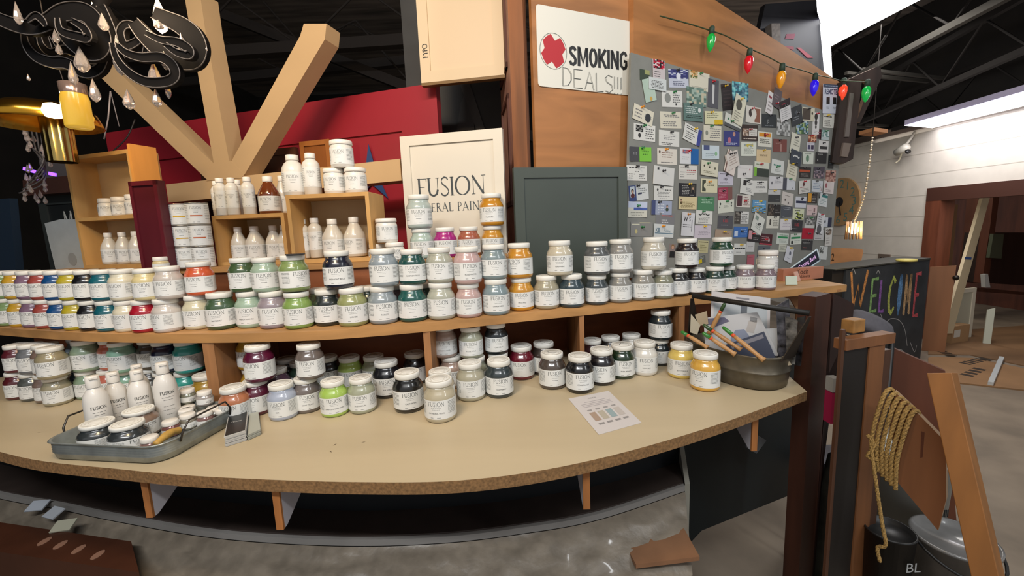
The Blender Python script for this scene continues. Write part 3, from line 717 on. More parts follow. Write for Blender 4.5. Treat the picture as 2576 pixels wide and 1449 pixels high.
# inked marks on lids
INKB = mat('#26282a', .7)
for k, a in (('f6', 10), ('f7', 20), ('d6', 10), ('d7', 190), ('f8', 140), ('e5', 0), ('e6', 150), ('e7', 170), ('e10', 60), ('h1', 0), ('h2', 180), ('h3', 30)):
    mb = MB(); mb.ribbon([(-.013, .005), (.010, .005), (.012, -.004)], .0018, INKB, lambda q: V((q.x, q.y, .1083)))
    o = mb.build('ink_mark', jars[k], keep=True); 
    # parent-local mesh
    for v in o.data.vertices: v.co += jars[k].location
    o.rotation_euler = (0, 0, math.radians(a)); o['label'] = 'black handwritten mark on the lid'
mb = MB(); mb.box((0, 0, 0), (.052, .075, .0012), mat('#20242a', .6)); o = mb.build('card_scrap'); o.location = jars['A4'].location+V((.012, -.004, .1095*jars['A4'].scale.x)); o.rotation_euler = (0, 0, .5)
tag(o, 'small black card lying on the lid of the moss green jar', 'card')
# ================================================================== bottles, cans, small jars
PL_W = mat('#d9d6ce', .35, coat=.2); PL_T = mat('#d2ccbf', .25, coat=.4); CAPW = mat('#e4e0d8', .4)
AMB = mat('#6b3418', .15, coat=.5)
def profile(kind):
    if kind == 'cone':   return [(0,0),(.9,0),(1,.02),(1,.50),(.93,.58),(.5,.80),(.42,.84),(.40,.88),(0,.88)], (.45,.86,1.0), (.07,.47)
    if kind == 'slim':   return [(0,0),(.92,0),(1,.015),(1,.72),(.93,.78),(.6,.85),(.5,.87),(.48,.89),(0,.89)], (.6,.88,1.0), (.2,.66)
    if kind == 'round':  return [(0,0),(.92,0),(1,.02),(1,.60),(.95,.69),(.72,.80),(.5,.85),(.48,.88),(0,.88)], (.54,.87,1.0), (.1,.58)
    if kind == 'flip':   return [(0,0),(.85,0),(.95,.02),(1,.35),(.97,.62),(.86,.72),(.55,.80),(.42,.82),(.40,.85),(0,.85)], (.52,.83,1.0), None
    if kind == 'wide':   return [(0,0),(.92,0),(1,.03),(1,.74),(.93,.79),(.9,.82),(.9,.86),(0,.86)], (.98,.84,1.0), (.12,.70)
    if kind == 'mini':   return [(0,0),(.88,0),(1,.08),(1,.56),(.9,.66),(.8,.72),(.78,.76),(0,.76)], (.88,.72,1.0), (.15,.5)
    if kind == 'tub':    return [(0,0),(.9,0),(1,.03),(1,.6),(.95,.68),(.85,.74),(.84,.78),(0,.78)], (.9,.76,1.0), (.08,.6)
_BM = {}
def bottle(name, kind, r, h, c, rot, m, label, cat, group, title='FUSION', capm=None, lname='label'):
    key = (kind, round(r, 3), round(h, 3), m.name, title)
    if key not in _BM:
        prof, cp, lb = profile(kind)
        body = shared(name, MB().lathe([(a*r, b*h) for a, b in prof], m, n=28))
        capb = MB(); cr_ = cp[0]*r; z0, z1 = cp[1]*h, cp[2]*h
        capb.lathe([(0, z0), (cr_, z0), (cr_*1.02, z0+.001), (cr_*1.0, z1-.0015), (cr_*.93, z1), (0, z1)], capm or CAPW, n=24)
        if kind == 'flip': capb.box((0, -cr_*.75, z1-.004), (cr_*1.1, cr_*.9, .004), capm or CAPW)
        capd = shared('cap', capb)
        L_ = None
        if lb: L_ = shared('label', label_mb(r, lb[0]*h, lb[1]*h, min(r*.27, .011), lb[1]*h-(lb[1]-lb[0])*h*.32, kind not in ('mini',), title=title))
        elif title:
            mb = MB(); f = lambda z: (lambda x, y: V((r*1.004*math.sin(x/r), -r*1.004*math.cos(x/r), z+y)))
            serif(mb, title, r*.30, INKM, f(h*.52), .15, .075)
            for q, wd in ((.47, 1.0), (.43, .8), (.33, .9), (.27, 1.1), (.2, .6)):
                g = f(h*q)
                for j in range(4): mb.add([g((-.5+j*.25)*wd*r, 0), g((-.5+j*.25+.2)*wd*r, 0), g((-.5+j*.25+.2)*wd*r, .0008), g((-.5+j*.25)*wd*r, .0008)], [(0, 1, 2, 3)], INKM)
            L_ = shared('printing', mb); 
        _BM[key] = (body, capd, L_)
    body, capd, L_ = _BM[key]
    ms = [(name, body), ('lid' if kind in ('wide', 'mini', 'tub') else 'cap', capd)]
    if L_: ms.append((lname if kind != 'flip' else 'printing', L_))
    return place_parts(name, ms, c, face(c, rot), 1, label, cat, group)
def put_b(kind, crop, x, yt, yb, w, z, Y, rot, m, label, cat, group, hh=None, name='bottle', title='FUSION', capm=None):
    """x, ytop, ybottom, width as read from the photograph; z height of what it stands on; Y distance into the room"""
    px_, pt = cx(crop, x, yt); pb = cx(crop, x, yb)[1]; s = CR[crop][2]
    d = ray(px_, (pt+pb)/2)
    if Y is None:
        b = onz(px_, pb, z); Y = b.y+w/s/1050*b.y/2
    X = d.x/d.y*Y; th = abs(math.atan2(X, Y)); dep = Y
    h = hh or (pb-pt)*dep/1050; r = w/s*dep/1050/2*math.cos(th)**.9
    return bottle(name, kind, r, h, V((X, Y, z)), rot, m, label, cat, group, title, capm)
Yr = 1.50
# in and on the wooden boxes
gB = 'finish bottles in the small pine box'
put_b('slim','G',840,935,1330,150,ZR+.016,1.53,-10,PL_T,'slim bottle at the left inside the small pine box','bottle',gB)
put_b('slim','G',972,925,1330,148,ZR+.016,1.53,-25,PL_T,'slim bottle second from the left wall of the small pine box','bottle',gB)
put_b('cone','G',1152,910,1300,232,ZR+.016,1.52,-25,PL_T,'wide shouldered bottle in the small pine box behind the midnight navy jar','bottle',gB)
put_b('cone','G',1378,900,1300,228,ZR+.016,1.52,-40,PL_T,'wide shouldered bottle at the right inside the small pine box','bottle',gB)
ZB = 1.745
gT = 'white containers on top of the small pine box'
put_b('round','G',742,260,668,240,ZB,1.52,-8,PL_W,'fat white bottle on top of the small pine box','bottle',gT)
put_b('slim','G',927,240,655,180,ZB,1.51,-6,PL_W,'slim white bottle on top of the small pine box','bottle',gT)
j1 = put_b('wide','G',1165,385,640,220,ZB,1.50,-20,PL_W,'white wide jar on the pine box, lower left of three','jar',gT,hh=.087,name='plastic_jar')
j2 = put_b('wide','G',1385,370,640,225,ZB,1.50,-20,PL_W,'white wide jar on the pine box, lower right of three','jar',gT,hh=.087,name='plastic_jar')
put_b('wide','G',1240,98,385,235,ZB+.0873,1.50,-20,PL_W,'white wide jar topping the three on the pine box','jar',gT,hh=.092,name='plastic_jar')
ZM = 1.69
gM = 'slim bottles on the middle crate'
for i, (x, y0, y1, w_, Y_) in enumerate([(545, 25, 345, 118, 1.53), (640, 15, 335, 112, 1.53), (692, 20, 320, 100, 1.59), (780, 15, 325, 115, 1.53), (510, 45, 320, 100, 1.60)]):
    put_b('slim','A',x,y0,y1,w_,ZM,Y_,-12,PL_W,['slim white bottle at the front left of the crate top','slim white bottle second in the front row of the crate top','slim white bottle behind the gap of the front slim bottles','slim white bottle third in the front row, nearest the amber one','slim white bottle half hidden at the back left of the crate top'][i],'bottle',gM,hh=.131)
put_b('cone','G',485,490,860,232,ZM,1.54,-22,AMB,'amber brown bottle with pink label on the crate top','bottle',None)
put_b('cone','G',625,470,850,150,ZM,1.585,-22,PL_T,'pinkish bottle between the amber one and the small pine box','bottle',None)
gN = 'clear bottles inside the middle crate'
for i, (x, yt, w_) in enumerate([(565, 455, 150), (700, 440, 150), (842, 425, 176), (1005, 415, 150), (1095, 400, 130)]):
    put_b('cone','A',x,yt,740,w_,ZR+.0142,1.575,-8,PL_T,['clear bottle beside the stack of cans, inside the middle crate','clear bottle second along inside the middle crate','fat clear bottle in the centre of the middle crate','clear bottle fourth along inside the middle crate','clear bottle inside the middle crate against the small pine box'][i],'bottle',gN,hh=.125)
# cans
CANM = mat('#d6d2c8', .35, coat=.3); RIM = mat('#9a9a96', .3, metal=.9)
_can = {}
def can(c, rot, band, label):
    if band not in _can:
        r, h = .033, .074
        body = shared('paint_can', MB().lathe([(0, 0), (r, 0), (r, h), (0, h)], CANM, n=32))
        rim = MB(); 
        rim.lathe([(r*.93, h-.001), (r*1.03, h-.003), (r*1.03, h), (r*.93, h+.0002), (r*.90, h-.0012), (0, h-.0012)], RIM, n=32, capb=False)
        lab = label_mb(r, .004, .070, .0085, .052, True, name=None)
        f = lambda x, z: V(((r+.0009)*math.sin(x/r), -(r+.0009)*math.cos(x/r), z))
        k = 6
        for j in range(k):
            a, b = -.018+.036*j/k, -.018+.036*(j+1)/k
            lab.add([f(a, .028), f(b, .028), f(b, .032), f(a, .032)], [(0, 1, 2, 3)], mat(band, .6))
        _can[band] = (body, shared('rim', rim), shared('label', lab))
    b, ri, la = _can[band]
    return place_parts('paint_can', [('paint_can', b), ('rim', ri), ('label', la)], c, face(c, rot), 1, label, 'can', 'small white cans stacked beside the maroon board')
bx = at(506, 600, 1.475)
for lev in range(3):
    for i, (dx, dy) in enumerate(((0, 0), (-.066, .014), (-.128, .036))):
        can(V((bx.x+dx-.006*lev*0, bx.y+dy, ZR+lev*.0745)), -8-8*i, ('#b4562c', '#c9a02a', '#8a3a3a')[i] if lev else '#b9b5ac',
            'white can, %s of its column, %s' % (('lowest', 'middle', 'topmost')[lev], ('nearest the clear bottles', 'between two other cans', 'nearest the maroon board')[i]))
# plastic jars & bottles of the left box
gl = 'white jars on the upper shelf of the left box'
LB = px_plane(190, 1.68, 345, 1.585, 540)
u0, u1 = LB.uv(188, 545)[0], LB.uv(348, 530)[0]
zs = 1.712
def lbp(x, y, n=-.05): u = LB.uv(x, y)[0]; p = LB.p(u, 0, n); return p
for x, h_, w_, lb in ((230, .072, .03, 'leftmost small white jar in the tall left box'), (264, .074, .03, 'middle small white jar in the tall left box'), (303, .078, .033, 'larger white jar in the tall left box beside the maroon board')):
    p = lbp(x, 510); bottle('plastic_jar', 'tub', w_, h_, V((p.x, p.y, zs)), -15, PL_W, lb, 'jar', gl)
for x, lb in ((241, 'leftmost clear bottle low in the tall left box'), (277, 'middle clear bottle low in the tall left box'), (311, 'clear bottle low in the tall left box, nearest the maroon board'), (343, 'clear bottle half hidden behind the maroon board')):
    p = lbp(min(x, 345), 640, -.05); bottle('bottle', 'cone', .029, .125, V((p.x, p.y, ZR+.0155)), -5, PL_T, lb, 'bottle', 'clear bottles on the lower shelf of the left box')
# little jars around the riser
p = at(978, 640, 1.46); sj1 = bottle('plastic_jar', 'tub', .034, .062, V((p.x+.022, p.y, ZR)), 5, PL_W, 'low white jar on the riser, right one under the single jar', 'jar', 'white jars on the riser')
sj2 = bottle('plastic_jar', 'tub', .030, .058, V((p.x-.048, p.y+.03, ZR)), 5, PL_W, 'low white jar on the riser beside the small pine box', 'jar', 'white jars on the riser')
bottle('plastic_jar', 'wide', .036, .082, V((p.x-.004, p.y+.012, ZR+.0625)), 5, PL_W, 'white jar standing on two low jars before the red panel', 'jar', 'white jars on the riser')
p = at(404, 660, 1.42); t_ = bottle('plastic_jar', 'mini', .023, .045, V((p.x, p.y, ZR)), -10, mat('#c9b88c', .3, coat=.3), 'tiny sample jar with yellow strip at the foot of the maroon board', 'jar', None, title=None)
# ================================================================== wooden boxes
BX = mat('#c79a5c', .55, kind='woodz', amt=.08, scale=18); BXI = mat('#c4a477', .6, kind='woodx', amt=.06, scale=10)
def crate(name, label, pl, u0, u1, z0, z1, dep, th=.013, shelves=(), extra=None, sides=True):
    c = pl.p((u0+u1)/2, z0, -dep/2); t = thing(name, label, 'box', (c.x, c.y, z0))
    def b(nm, ua, ub, za, zb, na, nb, m_=BX, lb=None):
        mb = MB(); mb.prism(pl, [(ua, za), (ub, za), (ub, zb), (ua, zb)], na, nb, m_); o = bevel(mb.build(nm, t), .0012, 2)
        if lb: o['label'] = lb
        return o
    b('side_panel', u0, u0+th, z0, z1, -dep, 0); b('side_panel', u1-th, u1, z0, z1, -dep, 0)
    b('top_panel', u0+th, u1-th, z1-th, z1, -dep, 0); b('bottom_panel', u0+th, u1-th, z0, z0+th, -dep, 0)
    for z in shelves: b('shelf_board', u0+th, u1-th, z-th, z, -dep+.004, 0)
    b('back_panel', u0+th, u1-th, z0+th, z1-th, -dep, -dep+.006, BXI)
    return t
SB = px_plane(719, 1.445, 934, 1.435, 570)
ua, ub = SB.uv(726, 570)[0], SB.uv(934, 570)[0]
crate('pine_box', 'small square pine box holding bottles, white jars on top', SB, ua, ub, ZR+.001, ZB-.0005, .15)
LBt = crate('pine_box', 'tall two shelf pine box behind the packed rows at the left', LB, u0, u1, ZR+.001, 1.945, .10, .014, (1.712,))
mb = MB(); za, zb = 1.70, 1.962
mb.prism(LB, [(u1+.001, za-.17), (u1+.014, za-.17), (u1+.014, zb), (u1+.001, zb)], -.085, .004, mat('#cf8f45', .5, kind='woodz', amt=.08, scale=18)); o = mb.build('outer_side', LBt); o['label'] = 'orange tinted taller side board'
MC = px_plane(440, 1.535, 722, 1.485, 560); ua, ub = MC.uv(534, 560)[0], MC.uv(716, 560)[0]
crate('pine_box', 'wide pine crate behind the cans with bottles inside and on top', MC, ua, ub, ZR+.0005, ZM-.0005, .16, .013)
# maroon board
MR = px_plane(322, 1.455, 415, 1.43, 560); a, b = MR.uv(338, 560)[0], MR.uv(408, 560)[0]
mb = MB(); mb.prism(MR, [(a, ZR), (b, ZR), (b, 1.81), (a, 1.81)], -.03, -.006, mat('#55141f', .45, kind='woodz', amt=.1, scale=10))
o = mb.build('maroon_board'); tag(o, 'tall narrow maroon painted board standing before the left box', 'board')
mb = MB(); 
for q in ([(a, ZR), (a+.012, ZR), (a+.012, 1.81), (a, 1.81)], [(b-.014, ZR), (b, ZR), (b, 1.81), (b-.014, 1.81)], [(a, 1.795), (b, 1.795), (b, 1.81), (a, 1.81)]): mb.prism(MR, q, -.006, 0, mat('#5d1a25', .4))
mb.build('raised_border', o)
# ================================================================== doors and signs behind
def framed(name, label, cat, pl, u0, u1, z0, z1, fw, cf, cp, th=.022, rec=.007, base=None, n=0):
    t = thing(name, label, cat, pl.p((u0+u1)/2, z0, n-th/2))
    mb = MB(); F = mat(*cf) if isinstance(cf, tuple) else cf; Pm = mat(*cp) if isinstance(cp, tuple) else cp
    for q in ([(u0, z0), (u0+fw, z0), (u0+fw, z1), (u0, z1)], [(u1-fw, z0), (u1, z0), (u1, z1), (u1-fw, z1)], [(u0+fw, z1-fw), (u1-fw, z1-fw), (u1-fw, z1), (u0+fw, z1)], [(u0+fw, z0), (u1-fw, z0), (u1-fw, z0+fw), (u0+fw, z0+fw)]):
        mb.prism(pl, q, n-th, n, F)
    bevel(mb.build('frame', t), .0015, 2)
    mb = MB(); mb.prism(pl, [(u0+fw, z0+fw), (u1-fw, z0+fw), (u1-fw, z1-fw), (u0+fw, z1-fw)], n-th, n-rec, Pm); mb.build('centre_panel', t)
    return t
FP = px_plane(1003, 1.665, 1268, 1.585, 450)
fu0, fz1 = FP.uv(1005, 344); fu1 = FP.uv(1266, 400)[0]
CRM = mat('#d6cfc0', .5); t = framed('cabinet_door_sign', 'cream cabinet door lettered FUSION MINERAL PAINT standing behind the jars', 'sign', FP, fu0, fu1, ZR, fz1, .036, CRM, CRM)
mb = MB(); ta = FP.uv(1049, 495); tb = FP.uv(1223, 487); zc = (ta[1]+tb[1])/2; hh = FP.uv(1130, 444)[1]-FP.uv(1130, 491)[1]
Wd = sum(SER[c][0]+.02 for c in 'FUSION')*hh; sc_ = (tb[0]-ta[0])/Wd; uc = (ta[0]+tb[0])/2
serif(mb, 'FUSION', hh, mat('#3b4245', .6), lambda x, y: FP.p(uc+x*sc_, zc+y, -.0065), .11, .035, track=.02)
ta = FP.uv(1036, 534); tb = FP.uv(1222, 528); h2 = FP.uv(1130, 509)[1]-FP.uv(1130, 531)[1]; W2 = sum(SER[c][0]+.07 for c in 'MINERAL PAINT')*h2; s2 = (tb[0]-ta[0])/W2; u2 = (ta[0]+tb[0])/2
serif(mb, 'MINERAL PAINT', h2, mat('#4a5154', .6), lambda x, y: FP.p(u2+x*s2, (ta[1]+tb[1])/2+y, -.0065), .12, .05, track=.07)
mb.build('lettering', t)
GP = px_plane(1288, 1.555, 1580, 1.665, 500); gu0, gz = GP.uv(1292, 421); gu1 = GP.uv(1578, 500)[0]
GRN = mat('#48504a', .45, kind='woodz', amt=.06, scale=6)
framed('cupboard_door_board', 'dark grey green cabinet door standing on the ledge before the plywood', 'door', GP, gu0, gu1, ZL, gz, .037, GRN, mat('#434b46', .4, kind='noise', amt=.04, scale=4))
# plywood post face
PLY = mat('#ad7647', .5, kind='ply', amt=.14, scale=5, spec=.35)
PF = px_plane(1345, 1.62, 1602, 1.80, 300); pu0, pu1 = PF.uv(1345, 300)[0], PF.uv(1600, 300)[0]
mb = MB(); mb.prism(PF, [(pu0, ZL), (pu1, ZL), (pu1, 2.75), (pu0, 2.75)], -.02, 0, PLY); tag(mb.build('plywood_sheet'), 'orange stained plywood panel behind the smoking sign', 'panel')
DB = mat('#5b3420', .6, kind='woodz', amt=.2, scale=20)
mb = MB(); a = PF.uv(1322, 300)[0]; b = PF.uv(1343, 300)[0]; mb.prism(PF, [(a, ZL), (b, ZL), (b, 2.75), (a, 2.75)], -.09, -.05, mat('#241612', .7)); tag(mb.build('dark_gap_strip'), 'narrow black brown strip painting the dark gap beside the plywood panel', 'post')  # shade of the gap put in as a near-black strip
BP_ = px_plane(1282, 1.655, 1326, 1.625, 300); a, b = BP_.uv(1288, 300)[0], BP_.uv(1324, 300)[0]
mb = MB(); mb.prism(BP_, [(a, ZL), (b, ZL), (b, 2.75), (a, 2.75)], -.03, 0, mat('#8c5630', .55, kind='woodz', amt=.2, scale=20)); tag(bevel(mb.build('wooden_post'), .003), 'worn brown wooden post standing between the cream and green doors', 'post')
AD = px_plane(1256, 2.25, 1290, 1.70, 300); a, b = AD.uv(1262, 300)[0], AD.uv(1289, 300)[0]
t = thing('old_door', 'worn pinkish panelled door seen edge on behind the cream door', 'door', AD.p((a+b)/2, ZR, 0))
mb = MB(); mb.prism(AD, [(a, ZR), (b, ZR), (b, 2.8), (a, 2.8)], -.03, 0, mat('#a57a6c', .6, kind='noise', amt=.12, scale=20)); mb.build('door_panel', t)
for k in range(2):
    mb = MB(); w0 = a+(b-a)*(.12+.0*k); w1 = b-(b-a)*.2; z0, z1 = ((1.7, 2.15), (2.25, 2.7))[k]
    for q in ([(w0, z0), (w1, z0), (w1, z0+.02), (w0, z0+.02)], [(w0, z1-.02), (w1, z1-.02), (w1, z1), (w0, z1)], [(w0, z0), (w0+.04, z0), (w0+.04, z1), (w0, z1)], [(w1-.04, z0), (w1, z0), (w1, z1), (w1-.04, z1)]): mb.prism(AD, q, 0, .008, mat('#5a3226', .6))
    mb.build('panel_moulding', t)
# smoking sign
t = thing('smoking_sign', 'white sign reading SMOKING DEALS!!! with a red shape, on the plywood', 'sign', PF.p((pu0+pu1)/2, 2.2, .004))
def rr(pl, c, r=.012, n=5):
    (ua, za), (ub, zb) = c; out = []
    for cx_, cy_, s in ((ub-r, zb-r, 0), (ua+r, zb-r, 1), (ua+r, za+r, 2), (ub-r, za+r, 3)):
        for i in range(n+1): t_ = math.pi/2*(s+i/n); out.append((cx_+r*math.cos(t_), cy_+r*math.sin(t_)))
    return out
sa = PF.uv(1353, 218); sb = PF.uv(1582, 240); zt = PF.uv(1450, 30)[1]
mb = MB(); mb.prism(PF, rr(PF, ((sa[0], (sa[1]+sb[1])/2), (sb[0]+.012, zt))), .001, .004, mat('#d9d7cc', .4)); mb.build('sign_board', t)
def flat(pl, pts, n): return lambda m_: None
mb = MB(); 
q0 = PF.uv(1430, 165); q1 = PF.uv(1578, 178); zt0 = q0[1]; h = PF.uv(1500, 124)[1]-PF.uv(1500, 172)[1]
SANS = {'S': (.56, [[(.47,.78),(.40,.90),(.27,.93),(.13,.86),(.10,.70),(.20,.57),(.36,.47),(.46,.34),(.44,.16),(.30,.07),(.14,.10),(.07,.24)]]), 'M': (.76, [[(.09,0),(.09,1)],[(.12,.95),(.38,.18),(.64,.95)],[(.67,0),(.67,1)]]), 'O': (.62, [[(.31+.22*math.sin(i*math.pi/10),.5+.43*math.cos(i*math.pi/10)) for i in range(21)]]),
 'K': (.62, [[(.09,0),(.09,1)],[(.56,1),(.12,.42)],[(.24,.56),(.58,0)]]), 'I': (.2, [[(.1,0),(.1,1)]]), 'N': (.64, [[(.09,0),(.09,1)],[(.12,.95),(.52,.05)],[(.55,0),(.55,1)]]), 'G': (.6, [[(.52,.75),(.44,.9),(.3,.93),(.13,.8),(.09,.5),(.13,.2),(.3,.07),(.46,.12),(.51,.25),(.51,.47),(.32,.47)]])}
tw_ = sum(SANS[c][0]+.05 for c in 'SMOKING'); x_ = 0; BKL = mat('#1a1a1a', .5)
for ch in 'SMOKING':
    for pth in SANS[ch][1]:
        mb.ribbon([(q0[0]+(x_+p[0])/tw_*(q1[0]-q0[0]), (q0[1]+(q1[1]-q0[1])*(x_/tw_))+p[1]*h) for p in pth], h*.175, BKL, lambda q: PF.p(q.x, q.y, .0046))
    x_ += SANS[ch][0]+.05
o = mb.build('lettering', t); o['label'] = 'bold black word SMOKING'
mb = MB(); x0 = PF.uv(1415, 222)[0]; h = PF.uv(1450, 178)[1]-PF.uv(1450, 224)[1]; zb = PF.uv(1480, 224)[1]
HAND = {'D': [[(0,0),(0,1),(.3,.95),(.5,.7),(.5,.35),(.3,.05),(0,0)]], 'E': [[(.5,1),(0,1),(0,0),(.5,0)],[(0,.5),(.4,.5)]], 'A': [[(0,0),(.28,1),(.55,0)],[(.1,.38),(.46,.38)]], 'L': [[(0,1),(0,0),(.45,0)]], 'S': [[(.45,.9),(.2,1),(0,.82),(.12,.58),(.4,.45),(.48,.2),(.25,0),(0,.1)]], '!': [[(0,1),(0,.3)],[(0,.08),(0,0)]]}
HW = {'D': .68, 'E': .66, 'A': .7, 'L': .58, 'S': .6, '!': .22}
x = 0; tot = sum(HW[c] for c in 'DEALS!!!'); uE = PF.uv(1569, 235)[0]; sx = (uE-x0)/tot
for ch in 'DEALS!!!':
    for pth in HAND[ch]:
        for o_ in (-.045, .045):
            mb.ribbon([(x0+(x+p[0])*sx+o_*h*.6, zb-(x/tot)*.012+p[1]*h+o_*h*.25) for p in pth], .0016, mat('#4c4f4c', .6), lambda q: PF.p(q.x, q.y, .0046))
    x += HW[ch]
o = mb.build('hand_lettering', t); o['label'] = 'hand drawn outlined word DEALS!!!'
c = PF.uv(1391, 130); R_ = .052; mb = MB()
pts = []
for i in range(8):
    a = math.pi/4*i; pts.append((c[0]+R_*1.0*math.cos(a+.2)*1.0, c[1]+R_*1.15*math.sin(a+.2))); a += math.pi/8; pts.append((c[0]+R_*(.72 if i % 2 else .98)*math.cos(a+.2), c[1]+R_*(.72 if i % 2 else 1.1)*math.sin(a+.2)))
mb.prism(PF, pts, .004, .0048, mat('#b01622', .5)); o = mb.build('red_star', t); o['label'] = 'red hand painted shape covering a round symbol'
mb = MB(); mb.ribbon([(c[0]+R_*1.08*math.cos(i*math.pi/16), c[1]+R_*1.2*math.sin(i*math.pi/16)) for i in range(33)], .002, mat('#6f7470', .6), lambda q: PF.p(q.x, q.y, .0046)); mb.build('ring_outline', t)
# cream door high up, lettered sideways
HP = px_plane(1050, 1.93, 1290, 1.86, 160); a, z = HP.uv(1060, 209); b = HP.uv(1270, 190)[0]
t = framed('cabinet_door_sign', 'cream cabinet door high above the red panel, lettered sideways', 'sign', HP, a, b, z, z+.42, .045, mat('#dac3a0', .5), mat('#dcc4a2', .5))
mb = MB(); q = HP.uv(1064, 147); put = lambda x, y: HP.p(q[0]+.034-.012-y, q[1]+x-.0, .0006)
serif(mb, 'FYPO', .022, mat('#33302c', .6), put, .17, .07, align='l', track=.02); o = mb.build('lettering', t); o['label'] = 'dark sideways letters'
mb = MB(); mb.prism(HP, [(a, z-.012), (b, z-.012), (b, z-.0005), (a, z-.0005)], -.03, 0, mat('#7a5c30', .6)); mb.build('bottom_edge', t)
# black panel with slanting boards
KP = px_plane(1040, 2.35, 1290, 2.3, 200); a, z = KP.uv(1030, 330); b, zz = KP.uv(1290, 60)
t = thing('black_barn_door', 'charcoal plank door with slanting brace behind the cream doors', 'door', KP.p((a+b)/2, 1.3, 0))
mb = MB(); mb.prism(KP, [(a, 1.3), (b, 1.3), (b, zz+.3), (a, zz+.3)], -.03, 0, mat('#3b3a38', .6, kind='noise', amt=.1, scale=5)); mb.build('door_panel', t)
mb = MB(); mb.prism(KP, [KP.uv(*q) for q in ((1155, 205), (1180, 205), (1222, 330), (1200, 330))], 0, .015, mat('#4a4946', .55)); mb.build('brace', t)
mb = MB(); mb.prism(KP, [KP.uv(*q) for q in ((1160, 262), (1182, 205), (1195, 330), (1150, 330))], 0, .012, mat('#454441', .55)); mb.build('brace', t)
# red panel
RP = px_plane(262, 2.62, 1098, 2.0, 300); a, za = RP.uv(264, 334); b, zb = RP.uv(1096, 209); zt = (za+zb)/2
RED = mat('#a32632', .42, kind='noise', amt=.05, scale=3); t = framed('red_panel', 'huge red painted door panel lying sideways behind the timber truss', 'panel', RP, a, b, 1.15, zt, .19, RED, RED, .04, .012)
mb = MB(); c = RP.uv(934, 440); Rs = RP.uv(934, 362)[1]-c[1]; pts = []
for i in range(10):
    an = math.pi/2+i*math.pi/5; r_ = Rs if i % 2 == 0 else Rs*.3; pts.append((c[0]+r_*math.cos(an), c[1]+r_*math.sin(an)))
mb.prism(RP, pts, .001, .004, mat('#2f4a78', .5)); o = mb.build('blue_star', t); o['label'] = 'blue star painted on the red panel'
# small brown cabinet doors behind the truss
CB = px_plane(690, 2.06, 835, 1.99, 390); a, z = CB.uv(752, 358); b = CB.uv(832, 400)[0]; z = CB.uv(800, 352)[1]
framed('wooden_cabinet_door', 'small cabinet door, warm light painted into its golden brown, behind the white bottles', 'door', CB, a, b, 1.60, z, .022, mat('#a4642c', .4, kind='woodz', amt=.12, scale=20), mat('#8e5222', .35, kind='woodz', amt=.12, scale=20))  # orange light is put into this door's brown
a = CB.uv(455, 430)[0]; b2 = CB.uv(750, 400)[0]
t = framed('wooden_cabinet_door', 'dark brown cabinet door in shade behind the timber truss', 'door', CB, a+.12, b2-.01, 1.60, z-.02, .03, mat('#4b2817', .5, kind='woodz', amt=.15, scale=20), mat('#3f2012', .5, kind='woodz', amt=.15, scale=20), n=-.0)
# timber truss
TP = px_plane(417, 2.02, 1003, 1.72, 450); TW = mat('#c9a87c', .5, kind='woodx', amt=.03, scale=6)
def tpoly(*pts): return [TP.uv(*p) for p in pts]
t = thing('timber_truss', 'pale painted timber truss, three arms fanning up from a crossbeam', 'truss', TP.p(0, 1.7, -.05))
x1 = TP.uv(417, 464); x2 = TP.uv(421, 510); x3 = TP.uv(1010, 454); x4 = TP.uv(1010, 399)
zt_ = (x1[1]+x4[1])/2; zb_ = (x2[1]+x3[1])/2
for nm, pts in (('crossbeam', [(x1[0], x2[1]), (x3[0], x3[1]), (x3[0], x4[1]), (x1[0], x1[1])]),
                ('left_arm', tpoly((254, 195), (276, 160), (541, 414), (560, 430), (521, 452))),
                ('middle_arm', tpoly((540, 420), (478, 70), (463, -20), (503, -20), (516, 70), (578, 410), (578, 440), (541, 440))),
                ('right_arm', tpoly((583, 406), (756, 90), (765, 60), (822, 60), (818, 99), (616, 439), (560, 446))),
                ('hub', tpoly((541, 412), (583, 405), (616, 439), (608, 448), (520, 455)))):
    mb = MB(); dn = {'crossbeam': 0, 'left_arm': .0006, 'middle_arm': .0012, 'right_arm': .0018, 'hub': .0024}[nm]
    mb.prism(TP, pts, -.085+dn, dn, TW); mb.build(nm, t)
# ================================================================== dim things at the far left
def polypanel(name, label, cat, pl, pts, th, m_, n=0, parent=None):
    mb = MB(); mb.prism(pl, [pl.uv(*p) for p in pts], n-th, n, m_); o = mb.build(name, parent)
    if not parent: tag(o, label, cat)
    return o
Q1 = px_plane(60, 2.15, 240, 2.05, 600)
t = framed('black_sign_board', 'black framed board with a pale letter M at the far left', 'sign', Q1, Q1.uv(112, 600)[0], Q1.uv(300, 600)[0], 1.25, Q1.uv(150, 487)[1], .05, mat('#2c3130', .5), mat('#15191a', .5))
mb = MB(); q = Q1.uv(172, 570); serif(mb, 'M', .075, mat('#b8bab4', .5), lambda x, y: Q1.p(q[0]+x, q[1]+y, -.0055), .13, .05); mb.build('letter', t)
polypanel('navy_panel', 'blue black painted panel at the far left frame edge', 'panel', Q1, ((20, 760), (20, 508), (93, 502), (112, 740)), .03, mat('#202e3e', .4), .1)
Q2 = px_plane(110, 1.82, 235, 1.74, 620)
t = polypanel('paper_bag', 'crumpled pale grey bag with a round grey spot beside the left box', 'bag', Q2, ((112, 562), (150, 552), (186, 552), (208, 592), (218, 596), (238, 720), (150, 720)), .045, mat('#a8acaa', .7, kind='noise', amt=.06, scale=12, bump=.5), 0)
c = Q2.uv(183, 652); mb = MB(); mb.prism(Q2, [(c[0]+.026*math.cos(i*math.pi/12), c[1]+.027*math.sin(i*math.pi/12)) for i in range(24)], 0, .001, mat('#8d8e8a', .7)); mb.build('round_spot', t)
